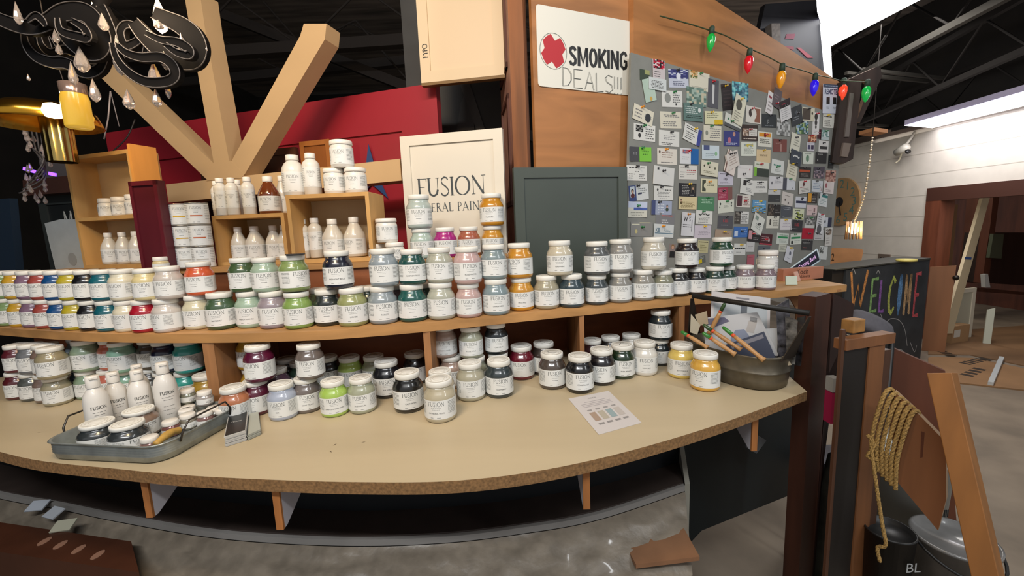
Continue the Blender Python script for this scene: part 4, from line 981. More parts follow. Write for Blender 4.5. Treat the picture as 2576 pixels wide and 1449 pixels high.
polypanel('brown_plank', 'dark brown plank lying above the black lettered board', 'board', Q1, ((98, 457), (260, 440), (260, 482), (100, 495)), .1, mat('#3a2018', .6), .06)
polypanel('grey_block', 'grey painted block standing on the dark brown plank', 'block', Q1, ((131, 406), (240, 400), (240, 444), (141, 452)), .06, mat('#4a4648', .6), .05)
# ================================================================== header and pinboard
BD = px_plane(1588, 1.74, 2112, 2.72, 450)
def slp(pl, pts, n0, n1, m_, name, parent=None, label=None, cat=None):
    mb = MB(); mb.prism(pl, [pl.uv(*p) for p in pts], n0, n1, m_); o = mb.build(name, parent)
    if label: tag(o, label, cat)
    return o
slp(BD, ((1600, -40), (1780, -20), (2118, 205), (2118, 330), (1600, 170)), -.04, -.012, PLY, 'plywood_header', None, 'orange stained plywood header board carrying the string of coloured bulbs', 'board')
GB = mat('#858680', .7, kind='noise', amt=.03, scale=20)
bdo = slp(BD, ((1588, 132), (2122, 292), (2088, 668), (1574, 700)), -.011, 0, GB, 'pinboard', None, 'big grey pinboard crowded with business cards', 'board')
PINC = {'r': '#b01226', 'g': '#16703a', 'y': '#d6b020', 'o': '#d98a1c', 'k': '#22242a', 'w': '#d0d0cc'}
CS = {'3': (1560, 130, 6.037), '4': (1820, 180, 6.037), '5': (1560, 370, 6.037), '6': (1820, 400, 4.83), '7': (1640, 560, 7.246)}
_pin = {}
def pin_mesh(c):
    if c not in _pin:
        mb = MB(); m_ = mat(PINC[c], .35, coat=.4); R_ = Matrix.Rotation(math.radians(90), 3, 'X')
        mb.lathe([(0, 0), (.0045, 0), (.0045, .0012), (.0026, .0022), (.0022, .0075), (.0038, .009), (.0038, .0105), (0, .011)], m_, n=12, rot=R_)
        _pin[c] = shared('push_pin', mb)
    return _pin[c]
_cardm = {}
def card(code, x, y, w_, h_, rot, base, style, pin, label, lift=.0, thick=.0005, fname='business_card', cat='card', txt=None, grp='business cards on the grey board'):
    ox, oy, s = CS[code]; X, Y_ = ox+x/s, oy+y/s; a = math.radians(rot)
    U = [];
    for dx, dy in ((-.5, .5), (.5, .5), (.5, -.5), (-.5, -.5)):
        ex, ey = dx*w_/s, dy*h_/s
        U.append(V(BD.uv(X+ex*math.cos(a)-ey*math.sin(a), Y_+ex*math.sin(a)+ey*math.cos(a))))
    c = sum(U, V((0, 0)))/4; e1 = ((U[1]-U[0])+(U[2]-U[3]))/2; e2 = ((U[3]-U[0])+(U[2]-U[1]))/2
    W_ = e1.length; H_ = e2.length; d1 = e1.normalized(); d2 = V((-d1.y, d1.x))
    n0 = .0006+lift
    cv = random.uniform(-.0015, .003)
    def P(u, v, n=0):   # card local -.5..5
        q = c+d1*(u*W_)+d2*(v*H_); bow = abs(cv)*(2*u)**2*(1 if cv > 0 else .3)
        return BD.p(q.x, q.y, n0+thick+n+bow)
    mb = MB(); B = mat(base, .55); k = 6
    vs = [P(-.5+i/k, v, n) for n in (-thick, 0) for v in (-.5, .5) for i in range(k+1)]
    K = k+1
    mb.add(vs, [(2*K+i, 2*K+i+1, 3*K+i+1, 3*K+i) for i in range(k)]+[(i, K+i, K+i+1, i+1) for i in range(k)]+[(i, i+1, 2*K+i+1, 2*K+i) for i in range(k)]+[(K+i, 3*K+i, 3*K+i+1, K+i+1) for i in range(k)]+[(0, 2*K, 3*K, K), (k, K+k, 3*K+k, 2*K+k)], B)
    def patch(u0, v0, u1, v1, col, n=.0002):
        kk = max(1, int((u1-u0)*6)); m_ = mat(col, .55)
        for i in range(kk):
            a0 = u0+(u1-u0)*i/kk; a1 = u0+(u1-u0)*(i+1)/kk
            mb.add([P(a0, v0, n), P(a1, v0, n), P(a1, v1, n), P(a0, v1, n)], [(0, 1, 2, 3)], m_)
    def blob(u, v, r, col, n=.0003, k=12, sy=1):
        mb.add([P(u+r*math.cos(i*2*math.pi/k)*min(1, H_/W_), v+r*sy*math.sin(i*2*math.pi/k)*min(1, W_/H_), n) for i in range(k)], [tuple(range(k))], mat(col, .55))
    rnd = random.Random(int(x*7+y*13))
    for tok in style.split():
        op, *ar = tok.split(':')
        if op == 'T':      # lines of small print: T:n:col:u0:u1:v0:v1
            n_, col = int(ar[0]), ar[1]; u0, u1, v0, v1 = map(float, ar[2:6]) if len(ar) > 2 else (-.4, .4, -.38, .3)
            for i in range(n_):
                v = v1-(v1-v0)*(i+.5)/n_; hh = (v1-v0)/n_*.38; u = u0+rnd.uniform(0, .1)*(u1-u0)
                while u < u1-rnd.uniform(0, .35)*(u1-u0):
                    l = rnd.uniform(.06, .16)*(u1-u0)+.02; patch(u, v-hh/2, min(u1, u+l), v+hh/2, col, .0003); u += l+.025
        elif op == 'B': patch(*map(float, ar[1:5]), ar[0])
        elif op == 'O': blob(float(ar[1]), float(ar[2]), float(ar[3]), ar[0])
        elif op == 'N':    # mottled picture
            cols = ar[0].split(','); g = (int(ar[5]) if len(ar) > 5 else 5)+2; u0, v0, u1, v1 = map(float, ar[1:5]) if len(ar) > 4 else (-.5, -.5, .5, .5)
            for i in range(g):
                for j in range(g): 
                    patch(u0+(u1-u0)*i/g, v0+(v1-v0)*j/g, u0+(u1-u0)*(i+1)/g, v0+(v1-v0)*(j+1)/g, rnd.choice(cols), .00025)
        elif op == 'P':    # portrait: head and shoulders  P:u:v:s:hair:coat
            u, v, s_ = map(float, ar[:3]); blob(u, v+.02, s_*1.15, ar[3], .0003); blob(u, v-.02, s_*.85, '#c39a84', .0004); blob(u, v-s_*2.2, s_*1.6, ar[4], .0003, sy=.8)
        elif op == 'M':    # moustache motif
            for sg in (-1, 1): mb.ribbon([(0, .04), (sg*.1, .1), (sg*.22, -.02), (sg*.32, .06)], .08, mat(ar[0], .5), lambda q: P(q.x+float(ar[1]), q.y+float(ar[2]), .0004))
    if txt:
        for s_, hh, u, v, col, bold in txt: put_text(mb, s_, hh, mat(col, .5), lambda px_, py_: P(u+px_/W_, v+py_/H_, .0005), bold)
    o = mb.build(fname); tag(o, label, cat, grp if fname == 'business_card' else None)
    if pin:
        vx = -.05+rnd.uniform(-.1, .15); q = bpy.data.objects.new('push_pin', pin_mesh(pin[0])); COL.objects.link(q); q.parent = o
        pv = float(pin[1:] or .4); p = P(vx, pv, .0004); q.location = p-o.location
        q.rotation_euler = (0, 0, math.atan2(BD.u.y, BD.u.x)); q.scale = (1.2, 1.2, 1.2)
        q['label'] = {'r': 'red', 'g': 'green', 'y': 'yellow', 'o': 'orange', 'k': 'black', 'w': 'clear'}[pin[0]]+' push pin'
    return o
WT, CRE = '#dadad4', '#d8d3c0'
C_ = card
C_('3',575,300,190,320,10,'#c9bfc0','N:#1c1416,#8e1028,#c01838,#e0d0d0:-.45:.1:.45:.5:5 T:4:#555555:-.4:.1:-.4:.0','', 'dark red and white flyer card at the top corner of the board',.004)
C_('3',370,360,150,160,10,'#3c4a3c','B:#9aa06a:.0:.1:.5:.5','', 'dark green card peeking out behind the mint folded tag',.0)
C_('3',430,585,170,350,-14,'#b3c7b8','O:#c9a24a:.05:-.38:.12','', 'mint folded tag with a gold spot',.002)
C_('3',550,500,270,170,10,'#cdd3d2','T:6:#555555','', 'white text card overlapping the mint tag',.005)
C_('3',880,410,300,270,2,'#c3c8d6','N:#34376e,#34376e,#c3c8d6,#5a5f94:-.5:.0:.5:.5:6 O:#dfe2ea:0:.12:.2 T:3:#555a70:-.3:.3:-.4:-.12','k.45','navy patterned card with a white oval, second along the top')
C_('3',1200,450,310,260,12,CRE,'N:#c08a4a,#dcc9a0,#5a6a3a:-.45:.1:-.1:.5:4 T:2:#8a8a80:-.4:.4:-.4:-.3','g.42','cream card with a flower picture at its corner')
C_('3',1410,640,165,400,13,'#55555c','B:#c8c8c8:-.1:-.35:.1:.32 B:#55555c:-.06:-.2:.06:.3','r.42','tall slate grey card with a light vertical strip')
C_('3',1620,690,160,400,-7,'#1f1719','T:5:#3a2d2e','y.42','tall plain black card next to the turquoise picture')
C_('4',250,305,250,270,8,'#4a8a98','N:#2a5568,#5fb4bc,#8fd0d0,#3a6f86,#6a90a0:-.5:-.5:.5:.5:8','', 'square turquoise marbled picture card')
C_('3',785,720,310,245,3,WT,'O:#8a8d88:-.22:.05:.3 O:#dadad4:-.22:.05:.26 T:3:#666666:-.34:-.1:-.15:.2 T:4:#666666:.02:.45:-.25:.3 B:#333333:.15:-.38:.22:-.26','g.42','white card with a wreath circle, just below the navy patterned one')
C_('3',1150,690,300,270,8,'#7b9188','N:#5a7468,#9fb3a6,#c0b9a0,#6f8a80:-.5:-.5:.5:.5:6','', 'grey green picture card below the flower one',.001)
C_('3',1100,925,300,260,6,'#5f7a74','T:4:#c3cfca:-.45:.3:-.1:.35 O:#d8dcd8:.3:.15:.14 T:2:#22302c:-.4:.45:-.35:-.15','k.45','dull teal printed card under the grey green picture',.003)
C_('3',340,965,330,200,25,CRE,'O:#33363a:.24:-.05:.3 T:3:#9aa0a0:.06:.42:-.22:.14 T:3:#777777:-.42:-.05:-.35:.3','o.46','tilted cream card with a black octagon',.002)
C_('3',360,1230,330,240,8,WT,'N:#202322,#202322,#8a8a86:-.4:.02:-.05:.42:4 O:#333333:-.22:-.2:.14 T:5:#555555:.02:.45:-.4:.3','g.42','white card with a black scenic drawing')
C_('3',765,1040,320,250,2,CRE,'T:2:#777777:-.35:.4:.15:.35 T:3:#777777:-.4:.3:-.4:-.05','g.42','plain cream text card under the wreath circle one')
C_('3',740,1320,310,230,6,WT,'T:3:#888888:-.3:.3:-.1:.2 T:2:#555555:-.4:.2:-.45:-.25','k.42','plain white text card, black pin, above a peach lettered one')
C_('3',1085,1262,290,210,28,WT,'B:#3b4590:.3:-.5:.5:.5 T:2:#22262c:-.4:.25:.2:.42 T:4:#666666:-.4:.2:-.4:.1','y.42','tilted white card with a blue end strip',.002)
C_('3',1410,1012,270,210,1,'#d9d6b0','B:#d6b422:.05:-.45:.5:-.1 B:#3a3424:-.5:-.5:.5:-.44 T:3:#8a8a70:-.4:.3:.0:.4','y.42','white and yellow card with a dark lower edge')
C_('3',1390,1240,270,230,4,CRE,'O:#8a8d80:-.32:.0:.16 O:#d8d3c0:-.32:0:.12 T:5:#777777:-.15:.45:-.35:.35','g.45','cream card with a small oval, under the white and yellow one',.002)
C_('4',120,1020,240,230,2,'#3a3f7c','O:#b86a80:-.15:-.1:.2 O:#c09080:.15:.3:.16 T:2:#c8cce0:-.4:.4:-.42:-.25','', 'indigo card with a pink figure',.0)
C_('4',205,590,190,320,35,'#d5d2bc','O:#55534a:-.05:.18:.28 O:#d5d2bc:-.05:.18:.14 T:4:#8a887a:-.35:.35:-.42:-.05','y.42','tilted cream card with a coffee ring motif',.006)
C_('4',130,770,270,160,25,'#d3d5cc','B:#55585a:-.5:-.5:.5:-.25 O:#2f6a4a:-.3:.1:.09','g.0','white card with grey base strip beneath the coffee ring one',.003)
C_('4',445,660,235,240,10,'#dbd7cd','B:#8a5a48:.1:-.42:.44:.42 O:#dbd7cd:.02:.05:.34 O:#3c302c:-.16:.1:.24','r.38','white and brown card with a dark round mug motif')
C_('4',700,480,120,240,35,'#d9d5d4','B:#8a1a2e:-.3:.2:.1:.3 T:3:#9a9090:-.3:.3:-.4:.1','', 'tilted white card with rounded corners and a red dash',.002)
C_('4',800,410,140,200,35,'#5c5054','T:2:#8a7c80:-.4:.2:-.1:.2','r-.3','tilted grey purple card touching the white rounded one',.004)
C_('4',915,590,180,250,-25,'#d8d6d6','B:#2a1a1e:-.5:.15:.5:.5 T:1:#8c1c30:-.3:.2:.25:.4 T:5:#aaaaaa:-.4:.4:-.4:.1','k.2','white card with black top and red word',.006)
C_('4',1100,670,180,235,-22,'#35383d','O:#5c6066:-.0:.15:.12 T:2:#85898e:-.35:.35:-.25:-.0','k.1','charcoal card tilted beside the black topped one',.003)
C_('4',1280,650,190,200,6,'#cfc9b2','B:#4c4038:-.45:-.4:.2:.42 O:#2c2824:.32:.1:.12','k.42','cream card with dark brown photo block')
C_('4',690,750,220,205,3,'#2f3437','T:1:#7c8286:-.3:.4:-.42:-.3','k.42','dark charcoal card with pale initials',txt=[('JS', .018, -.08, -.15, '#a6abad', 0)])
C_('4',900,850,200,235,10,'#a9aaa8','N:#8a8b89,#c4c5c3,#6a6b6a,#b8b9b7:-.5:-.5:.5:.5:6 B:#222222:-.15:.0:.0:.25','k.42','grey photo card of a pale interior',.001)
C_('4',1190,850,185,195,2,'#6f8a6a','N:#46683e,#7fa0b8,#a3b878,#3c5a58,#c0ccd0:-.5:-.5:.5:.5:7','k.42','small green and blue landscape photo card')
C_('4',1400,792,100,330,5,'#dcdad8','O:#33302f:0:.32:.24 O:#444040:0:.05:.2 O:#4a4646:0:-.15:.13 T:2:#8a8686:-.35:.35:-.45:-.3','r.46','tall narrow white card with black dog drawings')
C_('4',1590,750,170,210,5,'#d8d6cd','T:1:#3a342c:-.4:.3:.2:.4 T:4:#8a8880:-.4:.4:-.42:.1','y.4','white card below the remote sign')
C_('4',1620,420,250,440,3,'#ccd0dc','B:#30405a:-.5:.38:.5:.5 T:1:#8fa0b8:-.4:.4:.4:.48 B:#17181c:-.3:-.18:-.1:.06 B:#17181c:.1:-.18:.3:.06 T:2:#7c8088:-.3:-.1:-.36:-.26 T:2:#7c8088:.1:.3:-.36:-.26','', 'white sign reading REMOTE with two black key shapes',.003,.002,'remote_sign','sign',[('REMOTE', .030, -.04, .16, '#1d3f63', .03)])
C_('4',395,930,245,240,3,'#3a2b26','N:#a0806a,#5a4438,#c9b8a8:-.45:-.2:-.08:.25:4 B:#d8d4cc:-.05:-.22:.45:.28 T:3:#6a5a50:.02:.42:-.18:.2 T:1:#c9bdb0:-.4:.4:-.45:-.3','r.2','dark brown card with a house photo and white block')
C_('4',625,1030,212,225,5,'#dcdacc','B:#d8912a:-.42:.16:.42:.42 O:#7a2a16:0:.28:.16 T:3:#5a5a50:-.38:.38:-.3:.05','r.3','white card with an orange banner')
C_('4',375,1180,230,210,1,'#d8dccf','N:#c9b84a,#8fa0a8,#d8dccf:-.3:.15:.3:.42:4 T:5:#7a8078:-.35:.35:-.35:.12','', 'white card with a little yellow logo')
C_('4',855,1125,205,195,2,'#7a4640','T:2:#b09088:-.35:.1:.1:.3 B:#a8847c:.0:-.45:.12:.1','k.42','brownish pink card with a pale spike')
C_('4',1080,1105,150,260,24,'#d9d7c6','T:3:#8c8c80:-.2:.4:-.1:.25 B:#2c2c28:-.4:-.4:-.2:-.34','k.32','tilted cream card above the moustache one',.003)
C_('4',1345,1020,120,112,2,'#c48a68','N:#c47a4a,#e0b090,#7a3a30,#9a5a48:-.5:-.5:.5:.5:4','r.4','tiny orange portrait photo card')
C_('4',1320,1142,112,130,3,'#d0ccd4','B:#4a4668:-.4:-.3:-.05:.2 B:#3c304c:.05:-.3:.4:.2 T:1:#8a8490:-.4:.4:.3:.4','', 'tiny white card with two purple figures')
C_('4',1455,950,62,145,3,'#4a1c26','T:2:#a06a74:-.4:.4:-.2:.3','', 'narrow dark red strip card')
C_('4',1530,965,115,150,5,'#b9c6c6','N:#8fb0a8,#d0d8d8,#6f908c:-.5:-.2:.5:.5:4','g.4','pale teal photo card by the dark bracket',.002)
C_('4',1512,1140,150,180,4,'#d6d4d0','B:#3b3a3a:-.35:-.22:.4:.02','k.3','white card with a dark band near the dark bracket')
C_('4',605,1285,212,200,2,'#d9c29a','T:2:#5a4a38:-.3:.35:-.02:.14','y.44','peach coloured card with one dark word')
C_('4',110,1350,190,200,-28,'#d8d0c8','T:4:#aa9a90:-.35:.35:-.3:.3','k.45','tilted stack of white cards above the lilac one',.002,.008)
C_('4',1080,1312,170,190,22,'#3d4450','M:#e0e0dc:.0:.05','k-.4','dark slate card with a white moustache',.005)
C_('4',1275,1315,160,180,2,'#d3d8cc','O:#6a8a72:-.02:-.02:.3 O:#d3d8cc:.04:-.0:.18 T:1:#445a48:-.3:.3:.32:.42','', 'white card with a green crescent drawing')
C_('4',1475,1312,165,170,2,'#28282a','T:1:#a8a8a4:-.35:.2:.25:.4 O:#d0d0cc:-.3:-.2:.08','', 'black card with tiny white flecks')
C_('4',1625,1375,80,200,4,'#1c2022','T:2:#5a6064:-.3:.3:-.2:.1','', 'narrow black card tucked by the dark bracket',.002)
C_('5',300,110,325,220,2,'#4b4b4f','B:#7cc243:-.04:-.5:.5:.5 T:2:#9a9a9e:-.36:-.14:-.05:.15 T:2:#4a7a2a:.1:.4:-.1:.3','g.44','half charcoal, half lime green card')
C_('5',710,145,300,240,3,'#dcd6ca','O:#5c4a40:-.38:.28:.09 T:3:#8a6a60:-.3:.35:-.1:.3 T:1:#666666:-.4:.42:-.42:-.32','o.44','peach lettered white card right of the half lime one')
C_('5',1045,140,285,235,3,'#d9dadb','B:#1a62a6:.08:-.5:.5:.5 N:#a85a60,#c08a8c,#6a6f90:-.35:.15:-.03:.42:3 T:2:#9a9a9c:-.4:.02:-.25:.0','r.35','half white, half blue card with a flag')
C_('5',1365,80,260,210,2,'#c9d6dc','B:#4a5580:-.4:.15:-.05:.5 O:#8ab890:.32:-.1:.16 T:3:#93a3a8:-.3:.3:-.4:-.05','', 'pale blue card with a faint green tree')
C_('5',250,395,310,230,2,WT,'T:1:#333333:-.4:.45:.28:.42 T:1:#444444:-.1:.15:.05:.15 T:3:#444444:-.42:-.1:-.4:.0 T:3:#666666:.1:.42:-.4:-.05','k.44','white card with script title at the board edge')
C_('5',650,440,310,270,9,'#d6d6d2','B:#33363a:-.34:.3:-.25:.42','k.28','blank white note sheets with curled edge',.001,.003)
C_('5',1025,385,280,212,2,'#dad7cf','T:1:#333333:-.45:.2:.32:.42 T:1:#a83038:-.1:.45:.05:.25 B:#a83038:-.1:-.02:.42:.0 T:1:#333333:-.1:.42:-.18:-.08 T:3:#8a8a88:-.42:-.15:-.4:.1','k.46','white card with red script word and underline')
C_('5',1340,330,260,215,10,'#d8d4be','O:#4a4a3c:-.32:.15:.08 O:#4a4a3c:0:.1:.08 O:#5a5a48:.32:.08:.09 T:2:#8a8670:-.4:.4:-.35:-.15','g.35','folded cream card with three small emblems',.004)
C_('5',1660,240,165,270,32,'#ddd2ca','T:4:#b09890:-.3:.3:-.3:.3 B:#6a4a42:-.5:-.5:-.38:.5','k.46','tilted pinkish white card with a brown edge',.002,.006)
C_('5',275,692,300,235,-8,'#cfd2d0','B:#3c4a78:-.5:-.5:-.12:.5 B:#c4ccd0:-.46:-.25:-.16:.44 P:-.31:.12:.12:#3a2a24:#5a2c30 T:3:#7a7e7c:-.05:.4:-.1:.3 B:#2c3150:-.04:-.12:.16:-.0','k.44','portrait card with a blue edge at the board side')
C_('5',650,702,292,212,2,WT,'O:#444444:-.3:.25:.1 T:1:#333333:.1:.4:.15:.32 T:4:#8a8a88:-.35:.35:-.25:.12 T:1:#444444:-.2:.3:-.44:-.34','k.45','white card with three logos in a row')
C_('5',1020,652,268,205,2,'#26262a','B:#4a463c:.18:-.2:.42:.38 P:.3:.12:.1:#8a7a60:#1a1a1e T:7:#b8b8b4:-.32:.1:-.42:.35 T:1:#c9c9c4:.1:.42:-.45:-.3','y.45','black card with an elderly portrait')
C_('5',1010,850,272,190,2,'#d6c79c','P:-.36:.2:.09:#3a3028:#5a4a30 T:6:#7a6a40:-.4:.4:-.42:.12','', 'straw yellow card under the black portrait one',.003)
C_('5',1345,587,250,210,2,'#d9d4b4','B:#444a3c:-.42:-.42:-.2:.42 O:#d9d4b4:-.22:.0:.2 T:2:#6a6a50:-.15:.42:-.05:.2','o.28','cream card with a dark outline map')
C_('5',1595,480,228,208,1,'#c6c3d0','T:1:#44414c:-.42:.42:.28:.42 T:2:#88848e:-.4:.4:-.42:-.2','k.3','pale lilac card with a big handwritten word',txt=[('Edge', .012, 0, -.1, '#3c3a48', .01)])
C_('5',1590,712,220,200,-6,'#a03a52','B:#7c5650:.2:-.5:.5:.5 T:6:#cf8a98:-.45:.1:-.3:.38','k.25','raspberry pink card with a brownish side')
C_('5',258,948,288,240,1,'#d2d0c2','B:#c4cce0:-.5:.12:.5:.5 B:#4c62a8:-.2:-.05:.5:.12 T:3:#8a8a80:-.4:.4:-.42:-.15','g.24','white card crossed by a blue band')
C_('5',620,922,308,212,2,'#9fa8bd','B:#46507a:-.5:-.5:-.3:.5 P:.28:.1:.1:#5a5a5a:#3c4a3c T:4:#e0e4ea:-.18:.14:-.4:.3','k.4','blue grey portrait card with a diamond edge')
C_('5',1300,860,250,212,2,'#4f8560','T:3:#a8ccb0:-.3:.4:.0:.35','g.42','plain green card under the outline map')
C_('5',1602,900,240,190,-5,'#d3d6c8','O:#2e3a34:-.36:.22:.1 O:#3c4a3c:-.4:-.05:.07 T:2:#5a6258:-.15:.15:-.1:.1 O:#3c463c:.34:.24:.09 O:#3c463c:.34:.02:.08','g.4','white card ringed with dark green stamps')
C_('5',680,1090,282,180,2,'#7e7e80','T:1:#c9605c:-.2:.4:.15:.38 T:2:#d0d0d0:-.2:.2:-.4:-.02','', 'grey card with a red word above the painting company one')
C_('5',650,1272,298,200,3,'#d2d6d4','B:#5a7a8c:-.45:-.22:.45:-.16','o.36','white card lettered KB Painting',txt=[('KB', .018, -.3, -.1, '#4f7286', .01), ('Painting', .010, .17, -.06, '#7a94a2', 0)],lift=.002)
C_('5',320,1247,330,220,0,'#8b8a86','B:#e8e2a8:-.1:.42:.4:.46 B:#f0eccc:-.45:.32:-.1:.36 O:#c9bc84:-.25:-.15:.14','g.15','clear sleeve card with painted glints above the ledge')  # pale bars are glints put into the card's colour
C_('5',1010,1172,190,355,5,'#d2d3d6','T:2:#555555:-.4:.3:-.15:.02 B:#8a8a90:.3:-.3:.36:.2','o.43','tall white card lettered W and S',txt=[('W', .022, -.18, .12, '#2c2c30', .03), ('S', .020, .16, .13, '#5a5a60', 0)],lift=.003)
C_('5',1265,1068,250,205,3,WT,'M:#3a3c3a:.0:.18 T:5:#8a8a88:-.35:.35:-.42:.05','g.42','white card with a black moustache')
C_('5',1250,1285,250,190,0,'#cdc5cf','T:3:#a8a0ac:-.3:.45:-.3:.1','y.42','plain pinkish white card right of the W and S one')
C_('5',1595,1137,232,192,2,'#55555a','T:1:#b8b8bc:-.35:.35:-.3:-.2','k.42','slate card with red letters R-BSS, nearer the green card',txt=[('R-BSS', .013, .0, -.02, '#c04a52', .01)])
C_('5',1560,1330,250,140,5,'#a8937f','T:1:#7a6450:-.1:.4:.1:.25','y.3','tan card half hidden behind the forest green jar lid')
C_('6',260,152,182,158,2,'#dcd9d6','O:#b06a78:.3:.15:.08 T:1:#b8a8a8:-.4:.3:.2:.3','k-.2','white card with a tiny pink emblem')
C_('6',460,125,180,175,6,'#d5d8c8','B:#39413a:-.5:-.5:.5:.05 B:#7cb83c:-.5:-.5:-.32:.1 T:1:#7a8a6a:-.4:.2:.25:.4','r.35','card white above dark green with a lime corner')
C_('6',655,98,152,165,12,'#d6d9d4','T:1:#2f7a6a:-.4:.4:-.02:.25 T:2:#8a908a:-.2:.3:-.35:-.15','g.0','white card with teal script and rounded corners')
C_('6',828,142,130,180,24,'#d9d5c2','T:4:#9a9684:-.3:.35:-.3:.3','y.35','cream card tilted under the moustache slate one',.001)
C_('6',990,165,140,135,3,'#2b2625','B:#b8502c:-.5:.05:.4:.25 T:3:#8a8280:-.4:.4:-.4:-.05','k.42','black card with an orange stripe')
C_('6',1155,165,132,142,2,'#4a4450','N:#3a3440,#6a5f70,#a08a90:-.5:-.5:.5:.1:5 T:1:#c0b8c4:-.35:.35:.1:.25','k.3','dark purple photo card right of the orange striped one')
C_('6',1300,210,120,145,3,'#8a5e54','N:#a8786c,#7a4a42,#c09a8c:-.5:-.5:.5:.5:5','k.3','reddish brown photo card at the board margin')
C_('6',282,338,168,175,13,WT,'B:#2a2628:-.32:.05:-.08:.4 T:2:#33303a:.0:.35:.15:.35 T:3:#8a8a8c:-.1:.4:-.35:-.05','k.4','white card with a dark shield logo',.002)
C_('6',447,336,162,145,0,WT,'T:2:#333333:-.3:.25:.15:.42 T:2:#666666:-.4:.4:-.15:.05 T:1:#444444:-.15:.15:-.42:-.3','k.35','white card with centred script')
C_('6',630,290,165,155,3,'#d5d4d6','O:#6a6a70:-.28:-.02:.12 T:3:#9a9a9e:-.1:.4:-.1:.2','k.4','white card with a round grey seal')
C_('6',795,306,150,142,2,'#cfd2d8','B:#4a4c58:-.5:-.5:-.2:.5 O:#7a7e88:.3:-.35:.07','g.44','white card with a charcoal left edge')
C_('6',975,337,142,145,-9,'#d3d0ca','O:#5a2a2c:-.1:.2:.16 T:1:#a03038:-.4:-.05:-.1:.05 T:3:#8a8884:-.3:.4:-.42:-.1','r.42','curled white card with dark red figure',.004)
C_('6',1135,332,130,140,5,'#c9ced3','T:4:#6f86a0:-.4:.3:-.25:.3 N:#b09a98,#c9ced3:.2:-.4:.45:.1:3','k.44','white card with faint blue lines')
C_('6',1272,345,122,150,8,'#d9cfcc','O:#a05a62:-.25:.12:.2 O:#d9cfcc:-.25:.12:.13 T:2:#a89a98:-.3:.35:-.4:-.15','', 'white card with a pink ring')
C_('6',235,510,172,152,3,'#d8d4ca','B:#503036:-.44:-.42:-.08:.42 T:5:#8a5a5c:.02:.44:-.38:.36','r.0','white card with a maroon block on one side')
C_('6',425,577,165,150,4,'#5f98c4','N:#5fa0d4,#7ab4dc,#3a5a78,#c0964a,#6a7a50:-.5:-.5:.5:.0:6 T:2:#d0e4f0:-.4:.4:.1:.35','y.42','blue sky photo card')
C_('6',615,447,150,145,1,'#c4c5c4','B:#3b3e40:-.5:-.5:.5:.1 T:1:#b8b8b4:.1:.4:-.4:-.3','y.42','card light grey above dark grey')
C_('6',775,487,138,150,14,'#cdc7c0','O:#5a5450:-.2:-.1:.1 O:#6a6460:.1:-.3:.1 T:1:#7a7470:-.3:.3:.2:.3','', 'greyish cream card with small black doodles')
C_('6',937,525,130,132,3,'#cdd0d8','B:#2d3550:-.45:-.1:.5:.12 O:#2d3550:.1:.3:.16','k.35','white card with a navy banner')
C_('6',1072,475,120,125,2,'#3a3634','B:#d99a34:-.45:-.42:-.05:.45 T:4:#a8a4a0:.02:.42:-.4:.2','k.4','card half orange, half black')
C_('6',1200,497,108,150,14,'#d3d8d8','B:#2f7a78:-.1:.2:.5:.4 T:4:#8aa0a0:-.3:.4:-.35:.1 B:#2c3438:-.5:.05:-.35:.5','k.45','tilted white card with a teal corner')
C_('6',610,620,150,135,2,'#2d2b2b','N:#4a4038,#2d2b2b,#6a5f54:-.48:-.48:-.05:.48:4 T:2:#8a8886:.05:.42:-.3:.1','k.4','dark portrait card left of the slate one',.002)
C_('6',765,637,142,132,-8,'#50545c','T:2:#a0a4aa:-.3:.4:.1:.4 B:#8a8e94:-.35:-.4:-.2:-.35','', 'slate grey card tilted beside the dark portrait')
C_('6',907,672,136,132,2,'#d3d8ba','N:#2c342c,#d3d8ba,#a8b83c:-.3:-.45:.4:.2:5 T:1:#3c443c:-.35:.35:.25:.42','', 'pale yellow green card with a dark figure')
C_('6',1072,622,126,122,2,'#d6c0be','B:#8a6a6c:.15:-.2:.3:.2 T:1:#a08a8a:-.35:.0:-.1:.0','k-.35','pale pink card with black pin')
C_('6',215,712,175,150,2,'#d9d9d5','B:#47433e:-.5:-.5:-.06:.5 N:#47433e,#8a857c:-.46:-.3:-.1:.4:4 T:5:#6a6a68:-.02:.44:-.42:.35','k.45','half dark lettered, half white card')
C_('6',405,787,150,165,37,'#d8dad2','B:#8a9a90:-.35:.15:-.05:.38 T:3:#9aa09a:-.2:.4:-.3:.0','k.0','cream card turned to a diamond',.004)
C_('6',595,767,150,150,1,'#d9d7ca','O:#4a4642:-.2:.1:.14 O:#4a4642:-.2:-.1:.14 T:4:#7a7870:.02:.42:-.35:.2','k.42','white card with two dark hearts')
C_('6',757,795,142,132,0,'#dbd8da','T:3:#b4a8b8:-.3:.35:-.25:.15','y.42','almost blank white card with yellow pin')
C_('6',885,812,140,142,5,'#37373a','T:1:#9a9a9c:-.4:.3:-.3:-.2','k.44','slate card with red letters R-BSS, nearer the red card',txt=[('R-BSS', .016, .02, -.02, '#c84850', .01)])
C_('6',1045,772,122,132,2,'#9a9a98','N:#8a8a88,#c0c0bc,#5a5c5a:-.5:-.2:.5:.5:5 B:#cfcfca:-.5:-.5:.5:-.25','g.44','grey photo card directly above the red one')
C_('6',1020,906,138,130,2,'#b01832','T:1:#8a1024:-.2:.2:-.05:.1','k.0','plain bright red card near the board margin')
C_('6',1155,782,92,220,18,'#d4d6d8','O:#5a5c60:0:-.3:.3 O:#d4d6d8:0:-.3:.2 T:4:#6a6c70:-.3:.3:-.1:.38','r.46','tall tilted white card with a grey seal',.005)
